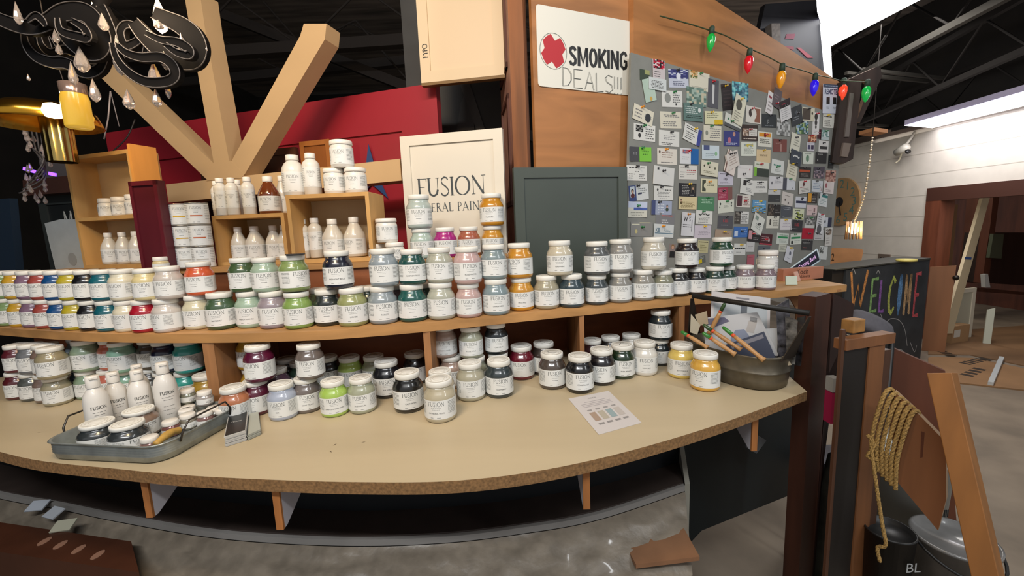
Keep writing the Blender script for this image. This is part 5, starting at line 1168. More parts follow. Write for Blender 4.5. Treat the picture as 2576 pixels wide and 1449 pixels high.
C_('6',1255,767,104,112,2,'#c9ced6','B:#2b3048:.1:-.5:.5:.5 O:#3a4048:-.25:.05:.18','', 'small white card with navy side at the margin')
C_('6',205,887,168,130,0,'#3f6fb4','T:3:#8fb0dc:.0:.45:-.3:.35 B:#c8d4e4:-.45:-.4:-.2:.1','k.1','bright blue card nearest the forest green jar')
C_('6',360,932,150,145,6,'#2c2a2c','B:#c49aa0:-.45:-.3:-.15:.42 B:#a8a8a8:-.1:.1:.45:.3 T:2:#9a9698:-.05:.4:-.35:-.1','r.15','black card with a pink side block',.003)
C_('6',510,976,152,132,6,'#4a2228','B:#b03c4c:-.5:-.5:.5:-.38 T:3:#a88a8c:-.4:.3:-.2:.3 O:#b8a0a0:.25:-.05:.16','r.0','dark maroon card with a red lower edge')
C_('6',715,967,142,132,3,'#d2d8cf','B:#2f8a56:-.42:.02:.42:.2 T:1:#6a8a74:-.3:.4:.25:.4 T:3:#9aa69c:-.3:.4:-.4:-.05','', 'white card with green stripe nearer the clear cylinder')
C_('6',870,972,132,128,-4,'#d5d9cf','B:#2f8a56:-.42:.02:.42:.2 B:#2c3430:-.4:-.42:-.2:-.15 T:2:#9aa69c:-.1:.4:-.35:-.1','g.44','white card with green stripe nearer the red card')
C_('6',1155,922,112,122,1,'#c4c4c4','N:#8a8c90,#c4c4c4,#5c5e62:-.3:.0:.3:.48:4 T:1:#6a6a6c:-.4:.4:-.42:-.3','', 'white card with a grey portrait sketch')
C_('6',1262,945,84,205,-6,'#cfcdc8','N:#5a5048,#cfcdc8,#8a7a6a:-.4:.1:.4:.45:4 T:3:#9a9894:-.3:.3:-.4:.0','', 'narrow white card curling off the board margin',.003)
C_('6',1010,1047,130,120,3,'#38383a','T:2:#a8a8a6:-.4:.4:.1:.3 T:1:#a8605c:-.4:.1:-.38:-.15','k.42','charcoal card below the bright red one')
C_('6',195,1097,142,138,1,'#d6d8d4','T:1:#2c3034:-.45:.45:-.05:.2 T:1:#6a6e70:-.3:.1:-.3:-.2','y.4','white card with scribbled black script')
C_('6',325,1062,96,132,1,'#c9c9c8','T:2:#8a8a8a:-.3:.3:-.2:.1','', 'small plain grey white card above the pink one')
C_('6',485,1122,150,130,2,'#5c6168','T:1:#c4c8cc:-.35:.35:-.12:.02 O:#2c3034:.0:.25:.1','', 'slate blue grey card above the dog picture')
C_('6',325,1228,88,130,-3,'#b0606c','T:1:#8a3c4a:-.3:.3:.2:.3','', 'small dusty pink tag')
C_('6',455,1247,122,72,1,'#c9bf9c','O:#4a3c2a:.0:.0:.2 B:#dcd6c4:.1:-.4:.45:.45','', 'small cream card with a dog picture')
C_('6',715,1082,92,92,3,'#c9cbbd','T:4:#8a8c80:-.4:.4:-.3:.3','', 'small pale card behind the clear cylinder')
C_('6',785,1160,96,155,28,'#d3d5dc','O:#6a6e7c:.1:.1:.14 T:1:#9aa0ac:-.2:.3:-.3:-.2','y.45','tilted white card above the neon style sign',.004)
C_('6',1205,1140,98,165,4,'#d0d4d2','N:#2c302e,#d0d4d2,#6a6e6a:-.45:-.05:.0:.42:5','', 'white card with black dancing figures',.001)
C_('7',365,510,120,250,2,'#8a7c78','P:.05:.25:.22:#8a6a40:#17171a B:#17171a:-.35:-.5:.4:-.05','', 'portrait photo of a woman in a dark jacket')
C_('7',925,440,190,230,3,'#b9b48c','T:1:#2c2c28:-.45:.45:.3:.45 T:4:#8a8660:-.3:.35:-.4:.2','', 'khaki yellow card right of the brown black jar lid')
C_('7',900,680,150,120,-20,'#5f6460','B:#c9b41c:-.45:-.4:.05:.1 T:2:#c0c4c0:-.2:.4:.1:.4','', 'grey card with a yellow patch behind the jars')
# ------------------------------------------------------------------ string of bulbs on the header
t = thing('string_lights', 'green wire string of coloured bulbs along the plywood header', 'string lights', at(1950, 150, 2.1))
pts = [(1660, 40, .02), (1740, 62, .02), (1790, 78, .02), (1828, 91, .02), (1884, 121, .028), (1930, 142, .018), (1975, 165, .028), (2015, 176, .018), (2052, 188, .028), (2090, 196, .02), (2118, 203, .03), (2180, 206, .14)]
def onpl(x, y, n):
    d = ray(x, y); o_ = BD.a+BD.n*n; return EYEP+d*((o_-EYEP).dot(BD.n)/d.dot(BD.n))
wp = [onpl(a, b, n) for a, b, n in pts]
mb = MB(); mb.tube(cr(wp, 6), .0028, mat('#3a4a2c', .6), 6); mb.build('wire', t)
for x, y, l, col, nm in ((1789, 95, 0, '#129a3c', 'green'), (1884, 150, 0, '#d01224', 'red'), (1966, 188, 0, '#e0951a', 'orange'), (2049, 210, 0, '#2a12e0', 'blue'), (2121, 222, 0, '#ff4a28', 'orange red'), (2180, 226, 0, '#10a844', 'green')):
    p = onpl(x, y, .03 if x < 2150 else .14); s = pix(p)[2]/1050; H_ = 62*s if x < 2000 else 56*s
    H_ = min(H_, .135); r_ = H_*.17
    ax = (BD.v*-1+BD.u*-.12).normalized(); Rm = V((0, 0, 1)).rotation_difference(ax).to_matrix()
    mb = MB(); mb.lathe([(r_*.62, 0), (r_*.95, H_*.1), (r_, H_*.25), (r_*.85, H_*.42), (r_*.4, H_*.6), (.0005, H_*.68)], mat(col, .2, coat=.5, emit=.35 if x > 2000 or x < 1800 else .15), p-ax*H_*.12, 18, Rm)
    b = mb.build('bulb', t); b['label'] = nm+' bulb'
    mb = MB(); mb.lathe([(r_*.45, -H_*.32), (r_*.62, -H_*.28), (r_*.66, 0), (r_*.4, 0)], mat('#2c4030', .6), p-ax*H_*.12, 14, Rm); mb.build('socket', b)
# ------------------------------------------------------------------ dark bracket / salvaged corbel at the end of the board
CBk = mat('#3b2c26', .65, kind='woodz', amt=.25, scale=14)
EP = px_plane(2092, 2.62, 2200, 2.66, 300)
t = thing('carved_corbel', 'dark weathered wooden corbel hanging at the end of the pinboard', 'corbel', EP.p(0, 1.9, 0))
mb = MB(); mb.prism(EP, [EP.uv(*p) for p in ((2118, 205), (2168, 205), (2146, 400), (2122, 412), (2093, 408), (2108, 300))], -.035, 0, CBk); mb.build('corbel_post', t)
mb = MB(); mb.prism(EP, [EP.uv(*p) for p in ((2136, 235), (2145, 236), (2133, 345), (2122, 345))], 0, .008, mat('#6f6660', .6)); mb.build('inlay_strip', t)
mb = MB(); mb.prism(EP, [EP.uv(*p) for p in ((2118, 360), (2137, 362), (2128, 396), (2112, 394))], 0, .012, mat('#7a6c62', .6)); mb.build('inlay_block', t)
mb = MB(); mb.prism(EP, [EP.uv(*p) for p in ((2138, 198), (2205, 168), (2218, 170), (2221, 192), (2166, 308), (2157, 306), (2190, 212), (2176, 200))], -.03, -.006, CBk, mat('#8a6a52', .7, kind='noise', amt=.2, scale=30)); mb.build('top_bracket', t)
# dark banner / bag above header
BN = px_plane(1900, 2.9, 2075, 3.0, 120)
t = polypanel('black_banner', 'black banner with pinkish red marks above the plywood header', 'banner', BN, ((1925, 10), (2058, 0), (2064, 90), (2078, 190), (1900, 130)), .04, mat('#1c1c20', .45, kind='noise', amt=.2, scale=5))
mb = MB(); mb.prism(BN, [BN.uv(*p) for p in ((1978, 86), (2000, 85), (1996, 99), (1974, 98))], .0, .003, mat('#6c2438', .6)); 
mb.prism(BN, [BN.uv(*p) for p in ((1972, 116), (1996, 118), (1996, 126), (1976, 122))], .0, .003, mat('#6c2430', .6)); mb.prism(BN, [BN.uv(*p) for p in ((2003, 120), (2012, 120), (2045, 146), (2030, 146))], .0, .003, mat('#7a2030', .5)); mb.build('red_marks', t)
t2 = polypanel('grey_sack', 'grey speckled block beside the black banner above the header', 'block', BN, ((1922, 70), (1944, 70), (1946, 150), (1925, 150)), .05, mat('#6f6862', .8, kind='noise', amt=.2, scale=40), .06)
polypanel('glowing_banner_edge', 'white banner edge with painted glow beside the black banner', 'light', BN, ((2062, 60), (2083, 112), (2087, 200), (2074, 190)), .02, mat('#f4f6ff', .5, emit=1.5), .02)  # banner edge, not a lamp; its brightness is emission put in the material
# ------------------------------------------------------------------ things at the right end of the ledge
def led(x, y): return onz(x, y, ZL)
p = at(1944, 690, 2.0); p.z = ZL
t = bottle('glass_cylinder', 'wide', .041, .13, V((1.16, 1.88, ZL)), 0, mat('#c9cac6', .12, coat=.5), 'pale cylinder wrapped in fine print beside the last greyish purple jar', 'container', None, title=None)
BKp = px_plane(1935, 1.98, 2080, 2.02, 640)
# neon style sign
t = thing('keep_coming_back_sign', 'slanting dark sign reading Keep Coming Back, propped on the ledge', 'sign', BKp.p(*BKp.uv(2010, 690), 0))
q = [BKp.uv(*p) for p in ((1978, 682), (2055, 627), (2062, 655), (1985, 708))]
mb = MB(); mb.prism(BKp, q, -.006, 0, mat('#171a2a', .3)); mb.build('sign_board', t)
mb = MB(); 
for i in range(4):
    a, b = q[i], q[(i+1) % 4]; mb.tube([BKp.p(a[0], a[1], .001), BKp.p(b[0], b[1], .001)], .0035, mat('#c3d4dc', .35), 6)
mb.build('pale_border', t)
mb = MB(); a = V(BKp.uv(1984, 695)); b = V(BKp.uv(2058, 645)); d = (b-a).normalized(); nn = V((-d.y, d.x)); mid = (a+b)/2+nn*-.002
put_text(mb, 'Keep Coming Back', .02, mat('#e8b8ec', .4, emit=.5), lambda x, y: BKp.p((mid+d*x+nn*y).x, (mid+d*x+nn*y).y, .0012), 0, width=(b-a).length*.86, shear=.25); mb.build('lettering', t)
# cabinet maker block
KB = px_plane(1968, 1.79, 2070, 1.84, 700); a, b = KB.uv(1970, 700)[0], KB.uv(2070, 700)[0]; zt2 = KB.uv(2020, 674)[1]
t = thing('wooden_name_block', 'reddish wooden block lettered Koch Cabinets at the end of the ledge', 'sign', KB.p((a+b)/2, ZL, -.015))
mb = MB(); mb.prism(KB, [(a, ZL), (b, ZL), (b, zt2), (a, zt2)], -.03, 0, mat('#b2755a', .5, kind='woodx', amt=.07, scale=20)); bevel(mb.build('block', t), .001)
mb = MB(); q = KB.uv(2018, 690); put_text(mb, 'Koch', .022, mat('#3b1f16', .6), lambda x, y: KB.p(q[0]+x, ZL+(zt2-ZL)*.50+y, .0006), 0, shear=.1); put_text(mb, 'Cabinets', .014, mat('#3b1f16', .6), lambda x, y: KB.p(q[0]+.008+x, ZL+(zt2-ZL)*.18+y, .0006)); mb.build('lettering', t)
p = onz(1998, 719, ZL); mb = MB(); R_ = Matrix.Rotation(-.28, 3, 'Z') @ Matrix.Rotation(-.3, 3, 'X'); mb.box((p.x, p.y+.02, ZL+.019), (.040, .010, .036), mat('#b9c4b4', .6), R_); tag(mb.build('card_stack'), 'little stack of pale green cards leaning on the lettered wooden block', 'cards')
p = onz(1958, 716, ZL); mb = MB(); R_ = Matrix.Rotation(.5, 3, 'Z') @ Matrix.Rotation(-.35, 3, 'X'); mb.box((1.225, 1.775, ZL+.022), (.03, .003, .042), mat('#c9a090', .6), R_); tag(mb.build('pink_card'), 'small pinkish card leaning beside the pale cylinder', 'card')
# ================================================================== chandelier with black scrolls
YC = 1.0
def c1(x, y, Y=YC): return at(x/3.45, y/3.45, Y)
BKM = mat('#0a0808', .8, spec=.15); SLV = mat('#5d5856', .5, metal=.3)
top = c1(900, -250); t = thing('crystal_chandelier', 'black scrolled chandelier hung with glass teardrops at the upper left', 'chandelier', top); chand = t
scr = [
 ([(1180,200),(1260,300),(1400,430),(1560,520),(1690,520),(1730,430),(1690,320),(1600,240),(1480,180),(1350,120)], .030, 0),
 ([(1400,430),(1290,330),(1190,240),(1110,230),(1070,290),(1090,380),(1130,410),(1200,380),(1250,350),(1295,400),(1280,480)], .012, .02),
 ([(1000,380),(1040,520),(1140,640),(1290,720),(1460,720),(1540,670),(1520,580),(1420,510),(1250,510),(1120,470),(1040,400)], .014, -.03),
 ([(1290,300),(1420,360),(1560,380),(1660,440),(1660,490),(1560,470),(1460,400)], .012, -.05),
 ([(560,240),(600,330),(700,420),(800,470),(890,450),(920,360),(880,250),(790,140),(680,110),(560,130),(450,200),(330,245),(200,240),(30,180),(-120,100)], .026, .0),
 ([(240,300),(260,400),(340,500),(470,550),(600,560),(760,640),(880,610),(930,500),(900,400)], .016, .04),
 ([(370,300),(390,400),(470,470),(600,440),(740,500),(850,540),(880,480)], .012, .06),
 ([(270,200),(340,150),(400,190),(430,240)], .010, -.02),
 ([(530,170),(560,280),(700,330),(790,340),(760,260),(650,190)], .012, -.03),
 ([(900,60),(960,250),(1010,420),(1100,520)], .022, .02),
]
for pts, r_, dy in scr:
    P = cr([c1(x, y, YC+dy) for x, y in pts], 6); k = len(P)
    mb = MB(); n_ = len(P); rr_ = [r_*.74*(.55+.45*math.sin(math.pi*i/(n_-1))) for i in range(n_)]
    # flat wide band with fine edges
    vs = []; fs = []
    for i, p in enumerate(P):
        a = P[max(0, i-1)]; b = P[min(n_-1, i+1)]; d = (b-a).normalized(); sd = d.cross(V((0, 1, 0))).normalized()
        for s1, s2 in ((-1, -1), (1, -1), (1, 1), (-1, 1)): vs.append(p+sd*rr_[i]*s1+V((0, .006*s2, 0)))
    for i in range(n_-1):
        for j in range(4): fs.append((i*4+j, i*4+(j+1) % 4, (i+1)*4+(j+1) % 4, (i+1)*4+j))
    fs += [(0, 1, 2, 3), tuple(4*(n_-1)+j for j in (3, 2, 1, 0))]
    mb.add(vs, fs, BKM); arm = mb.build('scroll_arm', t)
    mb = MB()
    for s1 in (-1, 1): mb.tube([vs[4*i+(0 if s1 < 0 else 1)]-V((0, .002, 0)) for i in range(n_)], .0012, SLV, 5)
    e = mb.build('silver_edge', arm); e['label'] = 'thin silvery edging'
mb = MB(); mb.lathe([(.004, 0), (.03, .02), (.012, .05), (.035, .09), (.01, .14), (.02, .3), (.006, .45)], BKM, c1(905, 250, YC+.03), 20); mb.build('centre_stem', t)
mb = MB(); mb.tube([c1(905, -200, YC+.03), c1(905, -200, YC+.03)+V((0, 0, 1.2))], .006, BKM, 6); mb.build('hanging_rod', t)
GL = mat('#fbeee4', .04, trans=.8, spec=1, coat=1); GLH = mat('#ffe9d2', .05, trans=.3, coat=.6)
_cry = {}
def crystal(w_, h_):
    k = (round(w_, 3), round(h_, 3))
    if k not in _cry:
        mb = MB(); n_ = 8
        prof = [(0, 0), (.55, .08), (.95, .22), (1, .32), (.75, .55), (.35, .8), (.1, .95), (.0, 1)]
        mb.lathe([(r*w_/2, -h_+z*h_) for r, z in prof], GL, n=n_); 
        mb.sm = [False]*len(mb.sm); _cry[k] = shared('crystal_drop', mb)
    return _cry[k]
for x, y0, y1, w_ in [(130, 10, 205, 70), (470, 250, 370, 60), (500, 370, 470, 60), (610, 530, 730, 80), (685, 400, 620, 130), (800, 680, 880, 95), (880, 110, 260, 90), (1000, 300, 640, 110), (1100, 770, 945, 105),
                      (1325, 530, 740, 125), (1345, 760, 925, 85), (1440, 670, 850, 55), (1565, 280, 490, 70), (1420, 440, 600, 70), (1370, 170, 250, 90), (1790, 400, 440, 20), (240, 640, 700, 30)]:
    p = c1(x, y0, YC-.02); sc_ = pix(p)[2]/1050/3.45
    o = bpy.data.objects.new('crystal_drop', crystal(w_*sc_*.82, (y1-y0)*sc_)); COL.objects.link(o); o.parent = t; o.location = p-t.location; o['label'] = 'clear faceted glass teardrop'
# second small crystal cluster at the very left
p0 = at(70, 330, 1.7); t = thing('crystal_fixture', 'smaller glittering crystal fixture at the far left frame edge', 'chandelier', p0)
for i in range(26):
    x = 58+random.random()*66; y = 315+random.random()*180; p = at(x, y, 1.7+random.uniform(-.05, .05))
    o = bpy.data.objects.new('crystal_drop', crystal(.014, .034)); COL.objects.link(o); o.parent = t; o.location = p-p0
mb = MB()
for k in range(5): mb.tube(cr([at(50+12*k, 300, 1.7), at(70+10*k, 360+8*k, 1.72), at(110, 400+15*k, 1.7), at(80-8*k, 450+9*k, 1.68)], 5), .003, SLV, 5)
mb.build('wire_frame', t)
PUR = mat('#6a3cff', .4, emit=5)
for a_, b_ in (((60, 424), (88, 432)), ((124, 436), (140, 440))): mb = MB(); mb.beam(at(*a_, 1.72), at(*b_, 1.72), .007, .012, PUR); mb.build('purple_light', t)
for x, y in ((860, 110), (1390, 175)):
    mb = MB(); mb.lathe([(0, -.03), (.011, -.02), (.014, 0), (.009, .025), (0, .05)], mat('#ffd0a0', .3, emit=9), c1(x, y, YC+.05), 12); mb.build('candle_bulb', chand)
l = bpy.data.lights.new('chandelier_glow', 'POINT'); l.energy = 1.6; l.color = (1, .76, .5); l.shadow_soft_size = .04; o = bpy.data.objects.new('chandelier_glow', l); COL.objects.link(o); o.location = c1(1120, 60, YC-.06)
# brass lamp and organ like pipe
BRS = mat('#b98a2e', .18, metal=1); 
t = thing('brass_lamp', 'brass lamp with a glowing dish above a ribbed metal pipe', 'lamp', at(140, 405, 1.45))
p = at(110, 290, 1.45); mb = MB(); mb.lathe([(.03, .035), (.09, .03), (.13, .01), (.145, -.03), (.14, -.032), (.12, .0), (.03, .02)], mat('#e0a83a', .22, metal=1), p, 32, capb=False, capt=False); mb.build('brass_dish', t)
mb = MB(); mb.lathe([(0, -.02), (.018, -.015), (.024, 0), (.018, .018), (0, .024)], mat('#ffd79a', .3, emit=22), at(134, 280, 1.25), 20); mb.build('bulb', t)
mb = MB(); a = at(128, 292, 1.45); b = at(160, 408, 1.45); n_ = 40
ax = V((0, 0, 1)); vs = []
for z in (b.z, a.z):
    for j in range(n_): th = 2*math.pi*j/n_; r = .038*(1+.05*math.cos(10*th)); vs.append(V((a.x+.012+r*math.cos(th), 1.45+r*math.sin(th), z)))
mb.add(vs, [(j, (j+1) % n_, n_+(j+1) % n_, n_+j) for j in range(n_)], mat('#c9b06a', .16, metal=1), True); mb.build('ribbed_pipe', t)
l = bpy.data.lights.new('brass_lamp_glow', 'POINT'); l.energy = 5; l.color = (1, .68, .3); l.shadow_soft_size = .03; o = bpy.data.objects.new('brass_lamp_glow', l); COL.objects.link(o); o.location = at(134, 268, 1.25)
# mason jar pendant
mj = at(192, 270, 1.2); t = thing('mason_jar_pendant', 'hanging glass jar lantern glowing yellow left of the timber truss', 'lantern', mj)
mb = MB(); mb.lathe([(0, -.055), (.026, -.055), (.030, -.05), (.030, .02), (.026, .035), (.026, .05)], mat('#d9ab3c', .25, emit=.55, coat=.4), mj, 20); mb.build('glowing_jar', t)
mb = MB(); mb.lathe([(.028, .034), (.029, .06), (.024, .062)], mat('#a58c80', .2, metal=.6), mj, 20); mb.build('metal_lid', t)
mb = MB(); mb.tube([mj+V((-.02, 0, .055)), mj+V((-.045, 0, .2))], .0012, SLV, 5); mb.tube([mj+V((.015, 0, .055)), mj+V((-.045, 0, .2))], .0012, SLV, 5); mb.tube([mj+V((-.045, 0, .2)), mj+V((-.05, 0, 1.4))], .0012, SLV, 5); mb.build('hanging_wire', t)
mb = MB(); mb.lathe([(0, -.016), (.014, -.01), (.016, 0), (.012, .012), (0, .016)], mat('#d9a02e', .3, emit=.8), at(218, 295, 1.22), 14); mb.build('side_bulb', t)
mb = MB(); mb.tube([at(278, 230, 1.9), at(272, 300, 1.9), at(262, 350, 1.9)], .003, mat('#a89a94', .5), 5); mb.tube([at(278, 230, 1.9), at(300, 318, 1.9)], .002, mat('#8a8280', .5), 5); mb.tube(cr([at(340, 300, 1.9), at(320, 345, 1.88), at(285, 380, 1.87)], 5), .003, mat('#1c1816', .6), 5)
tag(mb.build('hanging_wires'), 'thin wires dangling before the red panel corner', 'wires')
# ================================================================== metal tray with contents
P_0, P_1, P_2 = onz(140, 1158, ZC), onz(434, 1173, ZC), onz(590, 1050, ZC); P_3 = P_0+(P_2-P_1)
e1 = (P_1-P_0); e2 = (P_3-P_0); Lx, Ly = e1.length, e2.length; ux = e1.normalized(); uy = V((-ux.y, ux.x, 0)); 
if uy.dot(e2) < 0: uy = -uy
sh = e2.dot(ux)/Ly*0
cen = (P_0+P_1+P_2+P_3)/4
def ring(off_, z, r=.045, n=6):
    hx, hy = Lx/2+off_, Ly/2*.96+off_; out = []
    for cx_, cy_, s in ((hx-r, hy-r, 0), (-hx+r, hy-r, 1), (-hx+r, -hy+r, 2), (hx-r, -hy+r, 3)):
        for i in range(n+1): a = math.pi/2*(s+i/n); out.append(cen+ux*(cx_+r*math.cos(a))+uy*(cy_+r*math.sin(a))+V((0, 0, z-cen.z)))
    return out
GALV = mat('#a3a9a6', .42, metal=.6, kind='noise', amt=.12, scale=30, bump=.15)
t = thing('metal_tray', 'galvanised rectangular tray full of little jars and bottles', 'tray', cen)
mb = MB(); H_ = .046; prof = [(-.006, 0), (0, .004)]
for k in range(5): prof += [(.0015, .016+k*.006), (.0035, .019+k*.006)]
prof += [(.004, H_-.002), (.007, H_), (.004, H_+.002), (.001, H_), (-.001, .01), (-.004, .004)]
rings = [ring(o_, ZC+z) for o_, z in prof]; n_ = len(rings[0]); vs = sum(rings, [])
mb.add(vs, [(i*n_+j, i*n_+(j+1) % n_, (i+1)*n_+(j+1) % n_, (i+1)*n_+j) for i in range(len(rings)-1) for j in range(n_)]+[tuple(range(n_))[::-1], tuple((len(rings)-1)*n_+j for j in range(n_))], GALV, True); mb.build('tray_body', t)
WRM = mat('#4c4844', .4, metal=.8)
def handle(sg):
    c = cen+ux*(Lx/2+.005)*sg; z = ZC+H_
    q = [c+uy*-.075+V((0, 0, z-c.z-.012)), c+uy*-.072+ux*sg*.006+V((0, 0, z-c.z+.01)), c+uy*-.055+ux*sg*.01+V((0, 0, z-c.z+.034)), c+uy*.055+ux*sg*.01+V((0, 0, z-c.z+.034)), c+uy*.072+ux*sg*.006+V((0, 0, z-c.z+.01)), c+uy*.075+V((0, 0, z-c.z-.012))]
    mb = MB(); mb.tube(q, .0024, WRM, 8); mb.build('wire_handle', t)
handle(1); handle(-1)
ZT = ZC+.005
DARK = '#2e3436'
tj = []
def in_tray(p, r):
    d = p-cen; a = max(-Lx/2+r+.008, min(Lx/2-r-.008, d.dot(ux))); b = max(-Ly/2*.96+r+.008, min(Ly/2*.96-r-.008, d.dot(uy))); return cen+ux*a+uy*b
spots = []
def settle(p, r, z=0):
    for _ in range(40):
        ok = True
        for q, rq, zq in spots:
            if abs(zq-z) > .02: continue
            d = V((p.x-q.x, p.y-q.y, 0)); need = r+rq+.0008
            if d.length < need: p = p+(d.normalized() if d.length > 1e-5 else ux)*(need-d.length); ok = False
        if z == 0: p = in_tray(p, r)
        if ok: break
    spots.append((p.copy(), r, z)); return p
for (x, y, col, rot, lb) in ((238, 1063, DARK, 62, 'dark paint jar in the tray corner, print turned away'), (306, 1069, DARK, 28, 'dark paint jar at the front of the tray'), (330, 1034, '#8a6f5c', 20, 'brown paint jar at the middle of the tray, behind two dark ones')):
    p = onz(x, y, ZT+.073); p.z = ZT; p = settle(p, .0415*.98); p.z = ZT
    o = put_jar('tray', p, .98, rot, col, None, lb, 'big jars in the tray'); o.scale = (.98, .98, .68)
FLM = mat('#d8d5cf', .4, coat=.2)
for (x, y, h_, r, lb) in ((228, 952, .176, .027, 'white flip cap bottle nearest the left handle of the tray'), (278, 936, .166, .026, 'white flip cap bottle second from the left in the tray'), (321, 934, .164, .027, 'white flip cap bottle third from the left in the tray'), (338, 914, .165, .025, 'white flip cap bottle at the back of the tray'), (379, 919, .18, .028, 'tallest white flip cap bottle, nearest the little jars in the tray')):
    p = onz(x, y, ZT+h_); p.z = ZT; p = settle(p, r); p.z = ZT
    bottle('squeeze_bottle', 'flip', r, h_, p, 6, FLM, lb, 'bottle', 'white bottles in the tray')
mini = [(369, 1097, '#8a6a64', 0, 'tiny mauve jar alone at the front rim of the tray'), (403, 1038, '#a9a296', 0, 'tiny beige jar beside the tallest white bottle'), (438, 1030, '#a79f90', 0, 'tiny jar in the middle of the small group, under a stacked one'), (470, 1038, '#8d8a7c', 0, 'tiny grey green jar in the middle of the small group'),
        (427, 1057, '#7c4f4c', 0, 'tiny maroon brown jar in front of the small group'), (486, 1017, '#8f8f80', 0, 'tiny jar low at the back of the small group'), (506, 1036, '#8a6a66', 0, 'tiny rose brown jar near the right rim'), (531, 1035, '#2f3032', 0, 'tiny dark jar against the right handle'), (559, 1012, '#a8a59b', 0, 'tiny pale jar at the far corner of the tray'),
        (426, 990, '#b0aca6', 1, 'tiny silvery jar stacked up, nearest the bottles'), (467, 979, '#8c8e7e', 1, 'tiny olive jar stacked up in the middle'), (513, 983, '#b3ada8', 1, 'tiny pearly jar stacked up at the right')]
for x, y, col, lv, lb in mini:
    r, h_ = .0205, .041; p = onz(x, y, ZT+h_*(1+lv)); p = settle(p, r, lv*h_) if lv else settle(p, r)
    p.z = ZT+lv*(h_+.0004)
    bottle('sample_jar', 'mini', r, h_, p, 25, mat(col, .2, coat=.6, metal=.25, kind='noise', amt=.08, scale=80), lb, 'jar', 'tiny sample jars in the tray', title=None)
mb = MB(); a = onz(392, 1118, ZT+.03); b = onz(452, 1082, ZT+.03); mb.tube(cr([a, a.lerp(b, .35)+V((0, 0, .006)), a.lerp(b, .7)+V((0, 0, .006)), b], 6), [.008]*6+[.010]*6+[.0085]*6+[.006], mat('#c39a4c', .5, kind='noise', amt=.1, scale=40), 12)
tag(mb.build('wood_scraper'), 'yellowish wooden scraper lying inside the tray', 'scraper')
# brochures
q = [onz(x, y, ZC+.028) for x, y in ((576, 1040), (623, 1031), (617, 1083), (564, 1099))]
t = thing('brochure_stack', 'stack of narrow black covered brochures beside the tray', 'brochures', (q[0]+q[2])/2-V((0, 0, .028)))
def stack(q, z0, z1, m_, nm, par=None):
    mb = MB(); k = 14; 
    for i in range(k):
        j = V((random.uniform(-.0012, .0012), random.uniform(-.0012, .0012), 0)); za = z0+(z1-z0)*i/k; zb = za+(z1-z0)/k*.82
        vs = [V((p.x, p.y, za))+j for p in q]+[V((p.x, p.y, zb))+j for p in q]
        mb.add(vs, [(0, 1, 2, 3)[::-1], (4, 5, 6, 7), (0, 1, 5, 4), (1, 2, 6, 5), (2, 3, 7, 6), (3, 0, 4, 7)], m_)
    return mb.build(nm, par)
stack(q, ZC+.001, ZC+.0275, mat('#b9b8b4', .7), 'page_block', t)
mb = MB(); vs = [p+(q[(i+2) % 4]-p)*.03+V((0, 0, .0004)) for i, p in enumerate(q)]; mb.add(vs+[v-V((0, 0, .0005)) for v in vs], [(0, 1, 2, 3), (4, 7, 6, 5), (0, 4, 5, 1), (1, 5, 6, 2), (2, 6, 7, 3), (3, 7, 4, 0)], mat('#1b1c1c', .35))
c_ = sum(vs, V((0, 0, 0)))/4; a1 = (vs[1]-vs[0]).normalized(); a2 = (vs[0]-vs[3]).normalized()
serif(mb, 'FUSION', .006, mat('#cfcfca', .5), lambda x, y: c_+a1*x+a2*y+V((0, 0, .0005)), .15, .07); mb.build('black_cover', t)
q2 = [p+V((.028, .022, 0)) for p in q]; q2 = [q[1]+V((.004, .0, 0)), q[1]+V((.022, .012, 0)), q[2]+V((.02, .03, 0)), q[2]+V((.004, .0, 0))]
stack(q2, ZC+.001, ZC+.016, mat('#a9aba0', .7), 'fanned_cards', t)
# leaflet
pg = [onz(x, y, ZC+.0015) for x, y in ((1430, 1003), (1531, 983), (1614, 1063), (1506, 1093))]
mb = MB(); mb.add(pg+[p-V((0, 0, .001)) for p in pg], [(3, 2, 1, 0), (4, 5, 6, 7), (0, 1, 5, 4), (1, 2, 6, 5), (2, 3, 7, 6), (3, 0, 4, 7)], mat('#cfc9c6', .5))
def pgp(u, v): return (pg[0]*(1-u)+pg[1]*u)*(1-v)+(pg[3]*(1-u)+pg[2]*u)*v+V((0, 0, .0004))
def pq(u0, v0, u1, v1, c): mb.add([pgp(u0, v1), pgp(u1, v1), pgp(u1, v0), pgp(u0, v0)], [(0, 1, 2, 3)], mat(c, .6))
a1 = (pg[1]-pg[0]).normalized(); a2 = (pg[0]-pg[3]).normalized(); c_ = pgp(.5, .13)
serif(mb, 'FUSION', .007, mat('#8a8a8a', .6), lambda x, y: c_+a1*x+a2*y, .14, .07)
for v in (.2, .25, .29, .33): pq(.15+.1*(v < .22), v, .85-.1*(v < .22), v+.012, '#b3adae')
for i, c in enumerate(('#a8917e', '#b3ab9a', '#93a6a8', '#bdb5ae')): pq(.16+i*.19, .5, .3+i*.19, .72, c); pq(.17+i*.19, .78, .3+i*.19, .82, '#8f8b89'); pq(.17+i*.19, .42, .27+i*.19, .455, '#9a9694')
o = mb.build('leaflet'); tag(o, 'printed leaflet with paint swatches lying on the open counter', 'leaflet')
# marks on the counter
mb = MB()
for x, y, a in ((832, 1136, 2.5), (843, 1118, 1.2), (915, 1112, .2), (100, 1087, .3)):
    p = onz(x, y, ZC+.0004); d = V((math.cos(a), math.sin(a), 0)); n_ = V((-d.y, d.x, 0)); mb.add([p-d*.006, p-n_*.001, p+d*.005, p+n_*.0015], [(0, 1, 2, 3)], mat('#5a4a38', .8))
mb.build('scuff_marks', ct)
